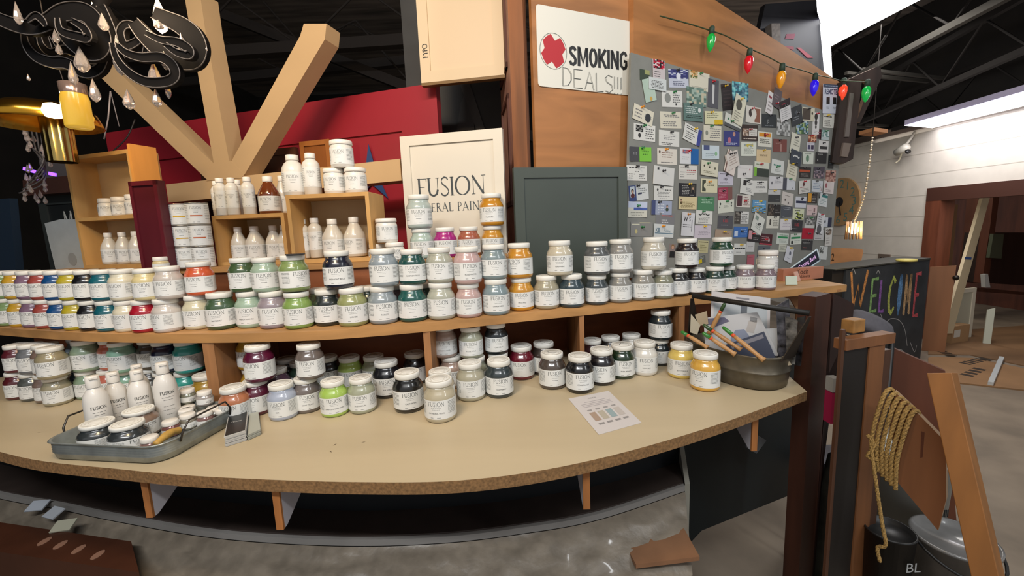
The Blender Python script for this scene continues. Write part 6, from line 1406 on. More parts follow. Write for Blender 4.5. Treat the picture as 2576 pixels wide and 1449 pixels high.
# ================================================================== metal basket of brushes
bc = V((.738, 1.345, ZC)); ax = V((.47, -.88, 0)).normalized(); ay = V((.88, .47, 0))
TIN = mat('#6f685a', .4, metal=.6, kind='noise', amt=.15, scale=20, bump=.2)
t = thing('metal_basket', 'old oval metal basket with a black bar handle, full of brushes and papers', 'basket', bc)
mb = MB(); n_ = 44; A, B = .162, .102
prof = [(.86, 0), (.93, .004), (.955, .03), (.965, .05), (.985, .052), (.985, .056), (.968, .058), (1.0, .10), (1.02, .103), (1.02, .108), (.985, .108), (.95, .05), (.90, .006), (.0, .006)]
vs = []
def sup(th): c, s = math.cos(th), math.sin(th); e = .75; return (math.copysign(abs(c)**e, c), math.copysign(abs(s)**e, s))
for f, z in prof:
    for j in range(n_): a_, b_ = sup(2*math.pi*j/n_); vs.append(bc+ax*A*f*a_+ay*B*f*b_+V((0, 0, z)))
mb.add(vs, [(i*n_+j, i*n_+(j+1) % n_, (i+1)*n_+(j+1) % n_, (i+1)*n_+j) for i in range(len(prof)-1) for j in range(n_)]+[tuple(range(n_))[::-1]], TIN, True); mb.build('tub', t)
rl, rr2 = at(1742, 744, 1.42), at(2036, 788, 1.185)
mb = MB(); mb.tube([rl, rr2], .0085, mat('#17140f', .5), 12); mb.build('bar_handle', t)
for e, s in ((rl, -1), (rr2, 1)):
    b = bc+ax*A*1.0*s+V((0, 0, .1)); mb = MB(); mb.add([b+ay*.035, b-ay*.035, e-ay*.007-V((0, 0, .01)), e+ay*.007-V((0, 0, .01)), b+ay*.035+ax*.003*s, b-ay*.035+ax*.003*s, e-ay*.007+ax*.003*s-V((0, 0, .01)), e+ay*.007+ax*.003*s-V((0, 0, .01))], [(0, 1, 2, 3), (7, 6, 5, 4), (0, 4, 5, 1), (1, 5, 6, 2), (2, 6, 7, 3), (3, 7, 4, 0)], mat('#3a332c', .5, metal=.5)); mb.build('end_plate', t)
def qx(x, y): return cx('Q', x, y)
def sheet(name, label, pts, Y, m_, cat='paper', th=.0012, extra=None):
    pl = Pl((at(pts[0][0], pts[0][1], Y[0]).x, Y[0]), (at(pts[1][0], pts[1][1], Y[1]).x, Y[1])); mb = MB(); mb.prism(pl, [pl.uv(*p) for p in pts], -th, 0, m_)
    for c, ps in (extra or ()): mb.prism(pl, [pl.uv(*p) for p in ps], 0, .0004, mat(c, .6))
    o = mb.build(name); tag(o, label, cat); return o
sheet('printed_sheet', 'printed sheet with a pale header standing at the back of the basket', ((1790, 732), (1938, 750), (1935, 905), (1785, 900)), (1.40, 1.355), mat('#cfcbcb', .5), extra=[('#b9c0c4', ((1796, 762), (1930, 772), (1930, 850), (1794, 850))), ('#7f8794', ((1864, 768), (1880, 770), (1878, 800), (1862, 800))), ('#8b8990', ((1852, 747), (1885, 751), (1885, 755), (1852, 751)))])
sheet('brush_poster', 'white sheet printed with a big paint brush in the basket', ((1770, 800), (1905, 785), (1960, 895), (1775, 895)), (1.385, 1.315), mat('#c9cacc', .5), extra=[('#6c6a80', ((1775, 802), (1822, 798), (1836, 808), (1800, 822), (1775, 815))), ('#8b93a8', ((1838, 850), (1850, 830), (1872, 828), (1885, 845), (1880, 868), (1842, 872))), ('#b9b4b0', ((1884, 806), (1906, 806), (1896, 838), (1876, 834))), ('#8d8f92', ((1888, 796), (1905, 800), (1903, 812), (1886, 808)))])
sheet('white_card', 'plain white card upright in the middle of the basket', ((1905, 828), (1955, 826), (1955, 905), (1905, 905)), (1.33, 1.30), mat('#c6c9cb', .5), 'card')
sheet('postcard', 'dark blue grey postcard tilted in the basket', ((1824, 868), (1922, 834), (1958, 915), (1850, 915)), (1.325, 1.275), mat('#4a5062', .45), 'card', extra=[('#8a8a94', ((1838, 869), (1918, 841), (1922, 850), (1842, 878)))])
TAN = mat('#a99a80', .7)
sheet('paper_tag', 'folded tan paper tag at the left end of the basket', ((1738, 790), (1762, 818), (1754, 842), (1736, 836)), (1.36, 1.35), mat('#b0a894', .7), 'tag')
sheet('paper_tag', 'tan square paper tag behind the folded one in the basket', ((1748, 792), (1778, 782), (1782, 815), (1758, 820)), (1.39, 1.375), TAN, 'tag')
sheet('paper_tag', 'crumpled tan tag at the right rim of the basket', ((1935, 905), (1975, 895), (1992, 918), (1950, 925)), (1.235, 1.215), TAN, 'tag')
PLB = mat('#35343a', .25, coat=.7, kind='noise', amt=.5, scale=25, bump=.8)
for i, (pts, Y, c) in enumerate([(((1952, 770), (1985, 752), (1992, 905), (1958, 900)), (1.275, 1.26), '#5a5960'), (((1975, 795), (2018, 810), (2008, 918), (1980, 915)), (1.245, 1.215), '#77746f'), (((2005, 800), (2024, 795), (2012, 920), (1996, 918)), (1.225, 1.205), '#2b2a2e')]):
    sheet('plastic_packet', ('tall crinkled clear packet in the basket beside the white card', 'grey crinkled packet with black print in the basket', 'dark crinkled packet against the right end of the basket')[i], pts, Y, mat(c, .2, coat=.7, kind='noise', amt=.45, scale=35, bump=.8), 'packet', .006)
def brush(a, b, Ya, Yb, label, dark):
    p, q = at(*qx(*a), Ya), at(*qx(*b), Yb); d = (q-p).normalized(); L = (q-p).length
    t = thing('paint_brush', label, 'brush', q, 'paint brushes in the metal basket')
    mb = MB(); k = 8; mb.tube([p+d*L*(.30+.7*i/k) for i in range(k+1)], [.0055, .0062, .0068, .0072, .0070, .0064, .006, .0066, .009], mat('#b78a58', .45), 10); mb.build('wooden_handle', t)
    mb = MB(); mb.tube([p+d*L*(.24), p+d*L*.2999], .0060, mat('#d8542a', .45), 10); mb.build('orange_band', t)
    mb = MB(); mb.tube([p, p+d*L*.03, p+d*L*.12, p+d*L*.2399], [.0035, .0055, .0062, .0060], mat('#2c4a24' if dark else '#2f7a2c', .4, coat=.4), 10); mb.build('green_tip', t)
brush((910, 355), (770, 620), 1.335, 1.36, 'paint brush rising steepest from the basket', True)
brush((720, 540), (1050, 760), 1.325, 1.25, 'dark tipped paint brush lying left of the bright tipped longest one', True)
brush((890, 560), (1250, 850), 1.285, 1.18, 'longest paint brush across the middle of the basket', False)
brush((715, 610), (1000, 800), 1.29, 1.235, 'bright green tipped paint brush low on the rim of the basket', False)
brush((530, 600), (760, 740), 1.36, 1.29, 'paint brush poking out farthest left over the yellow jars', False)
# ================================================================== salvaged timber at the right
REDB = mat('#4a2718', .5, kind='woodz', amt=.25, scale=12); OAK = mat('#80522f', .6, kind='woodz', amt=.18, scale=18); OAK2 = mat('#5c3a26', .55, kind='woodz', amt=.2, scale=14)
TP1 = px_plane(2046, 1.245, 2142, 1.35, 790); a, b = TP1.uv(2050, 790)[0], TP1.uv(2088, 790)[0]; b2 = TP1.uv(2150, 790)[0]; z1 = TP1.uv(2065, 745)[1]
t = thing('salvaged_plank', 'tall dark red brown plank standing at the right end of the counter', 'plank', TP1.p((a+b)/2, 0, -.02))
mb = MB(); mb.prism(TP1, [(a, 0), (b, 0), (b, z1-.004), (b-.01, z1+.004), (a, z1)], -.05, 0, REDB); mb.build('narrow_board', t)
mb = MB(); mb.prism(TP1, [(b+.001, 0), (TP1.uv(2085, 1100)[0]+.006, 0), TP1.uv(2080, 960), (b2, z1-.11), (b2, z1-.05), (b+.02, z1)], -.03, -.004, mat('#35190f', .55, kind='woodz', amt=.25, scale=12)); mb.build('wide_board', t)
DP = px_plane(2118, 1.10, 2252, 1.16, 900); a, b = DP.uv(2115, 900)[0], DP.uv(2244, 900)[0]; z1 = DP.uv(2190, 846)[1]
t = thing('panelled_door', 'old brown framed door with a black panel standing on edge', 'door', DP.p((a+b)/2, 0, -.02))
w1 = DP.uv(2123, 900)[0]; w2 = DP.uv(2186, 900)[0]; w3 = DP.uv(2224, 900)[0]
for nm, u0_, u1_, za, zb_, n0, n1, m_ in (('left_stile', a, w1, 0, z1+.03, -.008, 0, OAK2), ('dark_panel', w1, w2, 0, z1-.03, -.008, -.004, mat('#1b1714', .5)), ('right_stile', w2, w3, 0, z1-.03, -.03, 0, OAK), ('edge_stile', w3+.002, b, 0, z1-.05, -.03, -.003, OAK2), ('top_rail', w1, b, z1-.029, z1, -.03, .004, OAK)):
    mb = MB(); mb.prism(DP, [(u0_, za), (u1_, za), (u1_, zb_), (u0_, zb_)], n0, n1, m_); bevel(mb.build(nm, t), .0012, 2)
mb = MB(); p = at(2146, 818, 1.17); mb.box(p, (.05, .035, .038), mat('#a0733c', .6, kind='noise', amt=.15, scale=30), Matrix.Rotation(.35, 3, 'Z')); tag(bevel(mb.build('wooden_block'), .003), 'small wooden block on top of the framed door', 'block')
# grey cushion
p = at(2190, 822, 1.62); mb = MB(); 
mb.lathe([(0, -.0), (.6, .0), (.92, .08), (1, .3), (1, .7), (.92, .92), (.6, 1), (0, 1)], mat('#5c5a60', .85, kind='noise', amt=.06, scale=60), (0, 0, 0), 28)
Rm = Matrix.Rotation(.55, 3, 'Y') @ Matrix.Rotation(-.35, 3, 'X')
mb.v = [p+Rm @ V((v.x*.095, v.y*.045, (v.z-.5)*.075)) for v in mb.v]; t = thing('grey_chair', 'chair with a rounded grey upholstered back in front of the chalkboard', 'chair', V((p.x, p.y, 0))); mb.build('backrest', t)
mb = MB(); mb.box((p.x+.05, p.y+.16, .47), (.2, .24, .06), mat('#5c5a60', .85)); mb.build('seat', t)
for dx in (-.09, .09):
    for dy in (0, .24): mb = MB(); mb.tube([V((p.x+dx, p.y+dy, 0)), V((p.x+dx, p.y+dy, p.z-.03 if dy == 0 else .45))], .01, mat('#1c1c1c', .4), 8); mb.build('leg', t)
# brown board
B2 = px_plane(2245, 1.62, 2410, 1.50, 1000)
tag(slp(B2, ((2240, 870), (2252, 878), (2378, 934), (2408, 1335), (2415, 1500), (2235, 1500)), -.02, 0, mat('#6a3d2a', .5, kind='woodz', amt=.15, scale=10), 'brown_board'), 'big smooth brown board leaning behind the rope', 'board')
# rope board
B3 = px_plane(2246, 1.04, 2382, .96, 1100)
mb = MB(); mb.prism(B3, [B3.uv(*p) for p in ((2250, 985), (2292, 1023), (2379, 1112), (2380, 1256), (2360, 1335), (2252, 1206), (2244, 1100))], -.018, 0, mat('#8d5c3a', .5, kind='woodz', amt=.12, scale=14), mat('#a08468', .7))
mb.prism(B3, [B3.uv(*p) for p in ((2318, 1085), (2326, 1088), (2321, 1150), (2315, 1152))], 0, .0006, mat('#5a2f1a', .6))
tag(mb.build('rope_board'), 'cut off brown board with a coil of rope over its corner', 'board')
# rope
RP_ = mat('#b08d50', .8, kind='noise', amt=.25, scale=220, bump=.8)
t = thing('rope_coil', 'coil of yellow brown twisted rope looped over the cut board', 'rope', B3.p(0, .9, 0))
def rope(pts, nm, r=.0052):
    P = cr(pts, 14); mb = MB(); k = len(P)
    for ph in (0, 2.094, 4.189):
        s_ = 0; Q = []
        for i, p in enumerate(P):
            if i: s_ += (p-P[i-1]).length
            d = (P[min(k-1, i+1)]-P[max(0, i-1)]).normalized(); n1 = d.cross(V((.3, 1, .1))).normalized(); n2 = d.cross(n1); th = s_/.0052*.9+ph
            Q.append(p+(n1*math.cos(th)+n2*math.sin(th))*r*.5)
        mb.tube(Q, r*.62, RP_, 6)
    mb.build(nm, t)
for i in range(6):
    x0 = 2203+i*10.5; y0 = 1172+i*11; xt = 2233+i*13; yt = 982+i*11
    rope([B3.p(*B3.uv(x0, y0), .012), B3.p(*B3.uv(x0-4+i*2, (y0+yt)/2+20), .02), B3.p(*B3.uv(xt-14, yt+35), .020), B3.p(*B3.uv(xt, yt), .008), B3.p(*B3.uv(xt+10, yt+6), -.012), B3.p(*B3.uv(xt+9, yt+60), -.026)], 'rope_loop')
rope([B3.p(*B3.uv(2196, 1098), .02), B3.p(*B3.uv(2205, 1150), .03), B3.p(*B3.uv(2216, 1230), .03), B3.p(*B3.uv(2228, 1310), .03), B3.p(*B3.uv(2236, 1358), .03), B3.p(*B3.uv(2216, 1365), .03), B3.p(*B3.uv(2222, 1400), .03)], 'loose_end', .0045)
rope([B3.p(*B3.uv(2188, 1088), .02), B3.p(*B3.uv(2206, 1112), .024), B3.p(*B3.uv(2190, 1140), .024), B3.p(*B3.uv(2214, 1150), .02)], 'knot', .005)
# 2x4
p = at(2370, 938, .95); q = at(2486, 1450, .80); d = (q-p).normalized(); q = p+d*((p.z)/(-d.z)); t_ = MB(); t_.beam(p, q, .07, .042, mat('#96622f', .55, kind='woodz', amt=.12, scale=16), up=V((.55, -.8, 0))); tag(bevel(t_.build('timber_stud'), .0015), 'orange brown timber stud leaning in front of the brown board', 'timber')
# buckets
def bucket(x, y, Y, r, h, m_, label, name='bucket', mlid=None):
    p = at(x, y, Y); t = thing(name, label, 'bucket', (p.x, p.y, p.z-h))
    mb = MB(); mb.lathe([(0, 0), (r*.88, 0), (r, h*.97), (r*1.03, h*.97), (r*1.03, h), (r*.96, h), (r*.9, h-.012), (0, h-.012)], m_, (p.x, p.y, p.z-h), 36); mb.build('body', t); return t, p
t, p = bucket(2290, 1130, 1.33, .11, .34, mat('#b9bdb9', .45), 'white bucket with a barcode sticker behind the rope board')
mb = MB(); 
for k in range(9): mb.box((p.x-.01+k*.005, p.y-.111, p.z-.16), (.0022, .002, .025), mat('#2c2e2e', .6))
mb.build('barcode_sticker', t)
t, p = bucket(2238, 1330, 1.12, .06, .2, mat('#191919', .4), 'black paint bucket under the hanging rope end', 'bucket')
mb = MB(); put_text(mb, 'BL', .03, mat('#b8bcbc', .5), lambda x, y: V((p.x+.02+x, p.y-.0615, p.z-.09+y))); mb.build('lettering', t)
t, p = bucket(2400, 1350, 1.10, .095, .3, mat('#7d7c7a', .3, coat=.5, kind='noise', amt=.2, scale=12), 'grey white bucket with a black wire handle at the lower right')
mb = MB(); mb.tube([p+V((.105*math.cos(a), .105*math.sin(a), -.01-.05*abs(math.sin(a)))) for a in [math.pi+i*math.pi/14 for i in range(15)]], .004, mat('#1c1c1c', .5), 8); mb.build('wire_handle', t)
mb = MB(); p = at(2093, 1000, 1.24); mb.box(p-V((0, 0, .03)), (.024, .03, .10), mat('#b32a55', .5)); mb.box(p+V((0, 0, .045)), (.024, .03, .045), mat('#b9b9b4', .5)); tag(mb.build('pink_package'), 'pink and white packet wedged between the plank and the door', 'packet')
t_ = MB(); p = at(2094, 1230, 1.3); t_.lathe([(0, -.9), (.03, -.9), (.04, -.3), (.035, 0), (.02, .12), (0, .14)], mat('#2b2b26', .35, coat=.4, kind='noise', amt=.4, scale=12, bump=.6), p, 12); tag(t_.build('plastic_bag'), 'dark crumpled plastic hanging between the plank and the door', 'bag')
# ================================================================== hall at the right
def wl(x, y, n=0): return WL.p(*WL.uv(x, y), n)
# clock face
c = WL.uv(2116, 508); ry = WL.uv(2116, 448)[1]-c[1]; t = thing('wooden_clock_face', 'big round wooden clock face on the white block wall', 'clock', WL.p(c[0], c[1]-ry, .02))
mb = MB(); R_ = ry; mb.prism(WL, [(c[0]+R_*math.cos(i*math.pi/24), c[1]+R_*math.sin(i*math.pi/24)) for i in range(48)], .002, .03, mat('#bf9868', .6, kind='noise', amt=.05, scale=6)); mb.build('face', t)
mb = MB()
for s, a_ in (('12', 90), ('1', 60), ('2', 30), ('3', 0), ('4', -30), ('5', -60), ('6', -90)):
    u, v = c[0]+R_*.74*math.cos(math.radians(a_)), c[1]+R_*.74*math.sin(math.radians(a_))-.06; put_text(mb, s, .13, mat('#5f8a82', .6), lambda x, y: WL.p(u+x, v+y, .0315))
mb.build('numerals', t)
mb = MB(); mb.prism(WL, [(c[0]+R_*.2*math.cos(i*math.pi/12), c[1]+R_*.2*math.sin(i*math.pi/12)) for i in range(24)], .03, .04, mat('#1e1a18', .5)); mb.beam(WL.p(c[0], c[1], .038), WL.p(c[0]+.05, c[1]-R_*.55, .038), .02, .006, mat('#1e1a18', .5)); mb.build('hands', t)
# outlet plate
mb = MB(); u, v = WL.uv(2225, 650); mb.prism(WL, [(u-.09, v-.06), (u+.09, v-.06), (u+.09, v+.06), (u-.09, v+.06)], 0, .012, mat('#8a7a6c', .5, metal=.4)); t = mb.build('outlet_plate'); tag(t, 'brown metal outlet plate low on the white block wall', 'outlet')
mb = MB(); [mb.prism(WL, [(u+s*.045-.012, v-.015), (u+s*.045+.012, v-.015), (u+s*.045+.012, v+.015), (u+s*.045-.012, v+.015)], .012, .014, mat('#3c322c', .5)) for s in (-1, 0, 1)]; mb.build('sockets', t)
# security camera
p = wl(2300, 375, .16); t = thing('security_camera', 'small white security camera under the top of the block wall', 'camera', p)
mb = MB(); mb.lathe([(0, -.09), (.045, -.085), (.05, 0), (.045, .07), (0, .08)], mat('#d8d4c8', .4), p, 18, Matrix.Rotation(1.2, 3, 'X')); b = mb.build('housing', t)
mb = MB(); mb.lathe([(0, -.02), (.03, -.02), (.03, 0), (0, 0)], mat('#1a1a1a', .3), p+V((0, -.09, -.035)), 16, Matrix.Rotation(1.2, 3, 'X')); mb.build('lens', t)
mb = MB(); mb.tube([wl(2302, 332, .0), wl(2302, 348, .06), p], .016, mat('#cfcabd', .5), 8); mb.tube(cr([p+V((0, 0, -.03)), p+V((.0, .03, -.12)), p+V((-.03, .05, -.16))], 5), .01, mat('#b0a890', .5), 6); mb.build('mount', t)
# pendant lamp in a cage of glass rods
p = at(2148, 575, 3.6); t = thing('pendant_lamp', 'glowing little pendant lamp in a ring of rods, hung on a chain', 'lamp', p)
mb = MB(); mb.lathe([(0, -.05), (.03, -.035), (.035, 0), (.02, .04), (0, .05)], mat('#ffdca8', .3, emit=18), p, 16); mb.build('bulb', t)
mb = MB()
for k in range(14): a_ = 2*math.pi*k/14; mb.tube([p+V((.055*math.cos(a_), .055*math.sin(a_), -.09)), p+V((.05*math.cos(a_), .05*math.sin(a_), .06))], .0065, mat('#c99a6a', .15, coat=.5), 6)
mb.build('rod_cage', t)
mb = MB(); p2 = at(2195, 345, 3.6); k = 46; mid = cr([p+V((0, 0, .07)), p.lerp(p2, .5)+V((.02, 0, -.08)), p2], 23)
for i in range(len(mid)-1):
    d = mid[i+1]-mid[i]; mb.tube([mid[i], mid[i]+d*.8], .009 if i % 2 else .005, mat('#b8a890', .4, metal=.4), 5)
mb.tube([mid[-1], V((p2.x, p2.y, 4.22))], .003, mat('#2a2624', .8), 5); mb.build('chain', t)
l = bpy.data.lights.new('pendant_glow', 'POINT'); l.energy = 6; l.color = (1, .75, .45); l.shadow_soft_size = .06; o = bpy.data.objects.new('pendant_glow', l); COL.objects.link(o); o.location = p+V((.05, -.16, 0))
# hanging wooden tile
q = [at(2160, 340, 3.75), at(2196, 332, 3.85), at(2232, 352, 3.7), at(2196, 358, 3.6)]
for v in q: v.z = q[0].z
mb = MB(); mb.add(q+[v+V((0, 0, .03)) for v in q], [(3, 2, 1, 0), (4, 5, 6, 7), (0, 1, 5, 4), (1, 2, 6, 5), (2, 3, 7, 6), (3, 0, 4, 7)], mat('#9a6a44', .6)); tag(mb.build('ceiling_tile'), 'brown square wooden plate above the lamp chain', 'plate')
# trunk and yellow things
Q3 = px_plane(2070, 4.5, 2180, 4.8, 640)
t = polypanel('wooden_chest_lid', 'knotty pine chest lid open behind the chalkboard', 'chest', Q3, ((2066, 622), (2168, 626), (2172, 632), (2164, 668), (2060, 668)), .06, mat('#c08a5c', .5, kind='woodx', amt=.15, scale=5))
mb = MB(); 
for (x, y), s in (((2080, 656), '3'), ((2094, 656), '2')): u, v = Q3.uv(x, y); put_text(mb, s, .085, mat('#3a2a18', .5), lambda a_, b_: Q3.p(u+a_, v+b_-.0, .002))
mb.build('numbers', t)
polypanel('yellow_box', 'small yellow box below the pine chest lid', 'box', Q3, ((2068, 676), (2092, 676), (2092, 694), (2068, 694)), .05, mat('#c99a2a', .5), .08)
# chalkboard cabinet
CHP = px_plane(2122, 3.75, 2337, 4.35, 750); a, b = CHP.uv(2124, 750)[0], CHP.uv(2330, 750)[0]; zt3 = CHP.uv(2230, 667)[1]
t = thing('chalkboard', 'chalkboard lettered WELCOME in coloured chalk standing on the floor', 'chalkboard', CHP.p((a+b)/2, 0, -.02))
mb = MB(); mb.prism(CHP, [(a, 0), (b, 0), (b, zt3), (a, zt3)], -.04, 0, mat('#2e3338', .7, kind='noise', amt=.2, scale=5)); mb.build('board', t)
mb = MB(); mb.prism(CHP, [(a-.17, 0), (a, 0), (a, zt3+.01), (a-.17, zt3+.01)], -.3, -.02, mat('#1e1812', .7)); mb.prism(CHP, [(a-.17, zt3+.01), (b, zt3+.001), (b, zt3+.02), (a-.17, zt3+.02)], -.3, .005, mat('#3a3a34', .6)); mb.build('cabinet_side', t)
CH = {'W': [[(0,1),(.2,0),(.38,.6),(.55,0),(.8,1)]], 'E': [[(.5,1),(0,1),(0,0),(.5,0)],[(0,.5),(.42,.5)]], 'L': [[(0,1),(0,0),(.45,0)]], 'C': [[(.5,.85),(.3,1),(.05,.75),(.0,.4),(.1,.1),(.3,0),(.5,.15)]], 'O': [[(.25,1),(.02,.7),(.02,.3),(.25,0),(.48,.3),(.48,.7),(.25,1)]], 'M': [[(0,0),(.02,1),(.3,.3),(.55,1),(.6,0)]]}
mb = MB(); xs = [2150, 2186, 2212, 2232, 2252, 2270, 2292]; hs = [(812, 683)]*7
for ch, (xa, xb, ya, yb), col in zip('WELCOME', ((2135, 2183, 775, 680), (2188, 2210, 785, 702), (2210, 2230, 785, 704), (2232, 2254, 790, 696), (2256, 2270, 790, 692), (2272, 2294, 792, 690), (2296, 2318, 795, 688)), ('#c9894a', '#84b06a', '#8a5aa8', '#b4bf5c', '#5f8fc0', '#c4a074', '#c8545c')):
    pa, pb = CHP.uv(xa, ya), CHP.uv(xb, yb); wd = {'W': .8, 'M': .6}.get(ch, .5)
    for pth in CH[ch]:
        for k in range(3):
            r1, r2 = random.uniform(-.006, .006), random.uniform(-.01, .01)
            mb.ribbon([(pa[0]+p[0]/wd*(pb[0]-pa[0])+r1, pa[1]+p[1]*(pb[1]-pa[1])+r2) for p in pth], .03, mat(col, .9, kind='noise', amt=.25, scale=60), lambda q: CHP.p(q.x, q.y, .0008+k*.0003))
u, v = CHP.uv(2255, 800)
for pts in ([(2215, 790), (2225, 812), (2240, 802), (2262, 806), (2276, 830), (2282, 870)], [(2240, 890), (2256, 880), (2270, 882), (2280, 900)], [(2290, 862), (2300, 885), (2306, 868)], [(2140, 690), (2146, 676), (2152, 690)], [(2205, 688), (2209, 680), (2214, 690)]):
    mb.ribbon([CHP.uv(*p) for p in cr([V((a_, b_, 0)) for a_, b_ in pts], 5) for p in [(p.x, p.y)]], .008, mat('#9a9a9a', .9), lambda q: CHP.p(q.x, q.y, .001))
mb.build('chalk_lettering', t)
p = at(2280, 659, 4.1); mb = MB(); mb.lathe([(0, 0), (.08, 0), (.08, .022), (0, .022)], mat('#c9bc6a', .5), V((p.x, p.y, zt3+.02)), 20); tag(mb.build('yellow_disc'), 'round yellow lid on top of the chalkboard', 'lid')
# things in the doorway
DW = px_plane(2320, 4.75, 2412, 4.55, 760)
DLF = t = polypanel('cabinet_door_leaf', 'plain brown door leaf standing open by the doorway', 'door', DW, ((2322, 846), (2340, 672), (2406, 668), (2382, 836)), .03, mat('#8a5c3c', .5, kind='woodz', amt=.08, scale=8))
mb = MB(); u, v = DW.uv(2400, 698); mb.lathe([(0, 0), (.02, 0), (.03, .03), (0, .045)], mat('#2c2622', .4, metal=.6), DW.p(u, v, .0), 12, Matrix.Rotation(math.pi/2, 3, 'X')); mb.build('door_knob', t)
DX = px_plane(2365, 4.75, 2485, 5.2, 700)
polypanel('cream_plank', 'long cream plank leaning in the doorway with blue tape', 'plank', DX, ((2368, 838), (2391, 838), (2484, 498), (2467, 496)), .03, mat('#d6c4a0', .5), .02)
mb = MB(); mb.prism(DX, [DX.uv(*p) for p in ((2422, 646), (2438, 647), (2437, 653), (2421, 652))], .0205, .022, mat('#3a5a94', .5)); tag(mb.build('blue_tape'), 'strip of blue tape around the leaning cream plank', 'tape')
DY = px_plane(2395, 5.1, 2470, 5.2, 780)
for i, (x0, x1, y0, y1, lb) in enumerate(((2398, 2452, 728, 842, 'white framed window sash leaning in front of a narrower one'), (2448, 2458, 732, 840, 'narrow white sash edge behind the framed one'), (2458, 2468, 736, 840, 'outermost white sash edge of the leaning row'))):
    a, z1 = DY.uv(x0, y0); b = DY.uv(x1, y0)[0]; framed('window_sash', lb, 'window sash', DY, a, b, .0, z1, min(.05, (b-a)*.3), mat('#cfc7b4', .5), mat('#b4b09c', .5), .03, .01, n=.02+.05*-i)
mb = MB(); DZ = px_plane(2395, 4.9, 2445, 5.0, 800); mb.prism(DZ, [(DZ.uv(2397, 820)[0], 0), (DZ.uv(2440, 820)[0], 0), (DZ.uv(2440, 820)[0], .22), (DZ.uv(2397, 820)[0], .22)], -.1, 0, mat('#a3805a', .7)); t = mb.build('cardboard_box'); tag(t, 'small cardboard box with a white sticker before the sashes', 'box')
mb = MB(); u = DZ.uv(2398, 820)[0]; mb.prism(DZ, [(u+.03, .08), (u+.14, .08), (u+.14, .17), (u+.03, .17)], 0, .002, mat('#c9c4b8', .6)); mb.build('sticker', t)
DV = px_plane(2370, 5.7, 2420, 5.8, 600)
a, z1 = DV.uv(2368, 525); b = DV.uv(2412, 500)[0]; z1 = DV.uv(2400, 515)[1]
framed('glass_door', 'tall glazed door with pale glass leaning inside the doorway', 'door', DV, a, b, 0, z1, .07, mat('#8a6a4c', .5), mat('#b9b8a0', .15, coat=.5))
polypanel('white_casing', 'thin cream casing strip upright inside the doorway', 'casing', px_plane(2340, 5.4, 2372, 5.5, 600), ((2318, 845), (2324, 845), (2372, 536), (2366, 532)), .03, mat('#d8c4a0', .5))
DU = px_plane(2455, 6.0, 2520, 6.1, 640)
t = thing('bookcase', 'dark red brown shelving at the right inside the doorway', 'shelf', DU.p(*DU.uv(2500, 740), 0))
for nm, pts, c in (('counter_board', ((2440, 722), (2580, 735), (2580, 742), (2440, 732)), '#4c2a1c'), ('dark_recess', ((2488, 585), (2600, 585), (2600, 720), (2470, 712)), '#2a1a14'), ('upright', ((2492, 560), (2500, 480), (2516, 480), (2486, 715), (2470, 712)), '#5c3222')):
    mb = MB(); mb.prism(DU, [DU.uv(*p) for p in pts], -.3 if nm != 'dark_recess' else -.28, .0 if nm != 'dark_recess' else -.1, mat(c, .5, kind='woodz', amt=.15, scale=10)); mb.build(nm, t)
polypanel('green_panel', 'dull green panel on the shelving inside the doorway', 'panel', DU, ((2488, 588), (2514, 588), (2508, 650), (2478, 648)), .04, mat('#4c5240', .5), .05)
polypanel('white_book', 'white boxed item standing on the shelving board', 'box', DU, ((2464, 690), (2472, 688), (2478, 722), (2466, 722)), .05, mat('#c8c8c4', .5), .06)
WBP = polypanel('white_board_piece', 'pale board leaning at the far right of the doorway floor', 'board', px_plane(2470, 4.9, 2520, 4.8, 800), ((2474, 850), (2484, 780), (2504, 776), (2494, 850)), .03, mat('#c4c8b8', .5))
def ground(o):
    zs = sorted(v.co.z+o.location.z for v in o.data.vertices); lim = zs[len(zs)//2]
    for v in o.data.vertices:
        if v.co.z+o.location.z < lim-.05 or v.co.z+o.location.z < .25: v.co.z = .002-o.location.z
ground(WBP); ground(DLF)
# floor boards and cardboard
def floorsheet(name, label, pts, m_, z=.004, kind='thing', cat='floor sheet'):
    P = [onz(x, y, z) for x, y in pts]; mb = MB(); k = len(P); mb.add([V((p.x, p.y, .0005)) for p in P]+P, [tuple(range(k, 2*k))]+[(i, (i+1) % k, k+(i+1) % k, k+i) for i in range(k)], m_); o = mb.build(name); tag(o, label, cat); return o, P
floorsheet('wood_flooring', 'worn wooden floorboards in front of the doorway', ((2335, 838), (2400, 832), (2620, 815), (2620, 928), (2440, 892), (2335, 890)), mat('#8c6a4a', .6, kind='woodx', amt=.2, scale=3), .01, cat='flooring')
o, P = floorsheet('cardboard_sheet', 'brown cardboard floor sheet printed with black marks', ((2335, 900), (2345, 897), (2445, 900), (2620, 935), (2620, 985), (2440, 965), (2335, 955)), mat('#94704c', .75, kind='noise', amt=.08, scale=3), .014)
mb = MB()
for x0, y0, x1, y1, n_ in ((2340, 872, 2400, 896, 5), (2425, 915, 2485, 900, 6), (2430, 945, 2470, 925, 4)):
    for i in range(n_):
        p = onz(x0+(x1-x0)*i/n_, y0+(y1-y0)*i/n_, .0145); q = onz(x0+(x1-x0)*(i+.6)/n_, y0+(y1-y0)*(i+.6)/n_, .0145); mb.beam(p, q, .09, .001, mat('#33281e', .8))
mb.build('printed_marks', o)
mb = MB(); p = onz(2492, 965, .03); q = onz(2520, 900, .03); mb.beam(p, q, .035, .03, mat('#c0c4c4', .4)); tag(mb.build('white_strip'), 'short white strip lying on the floor at the right edge', 'strip')
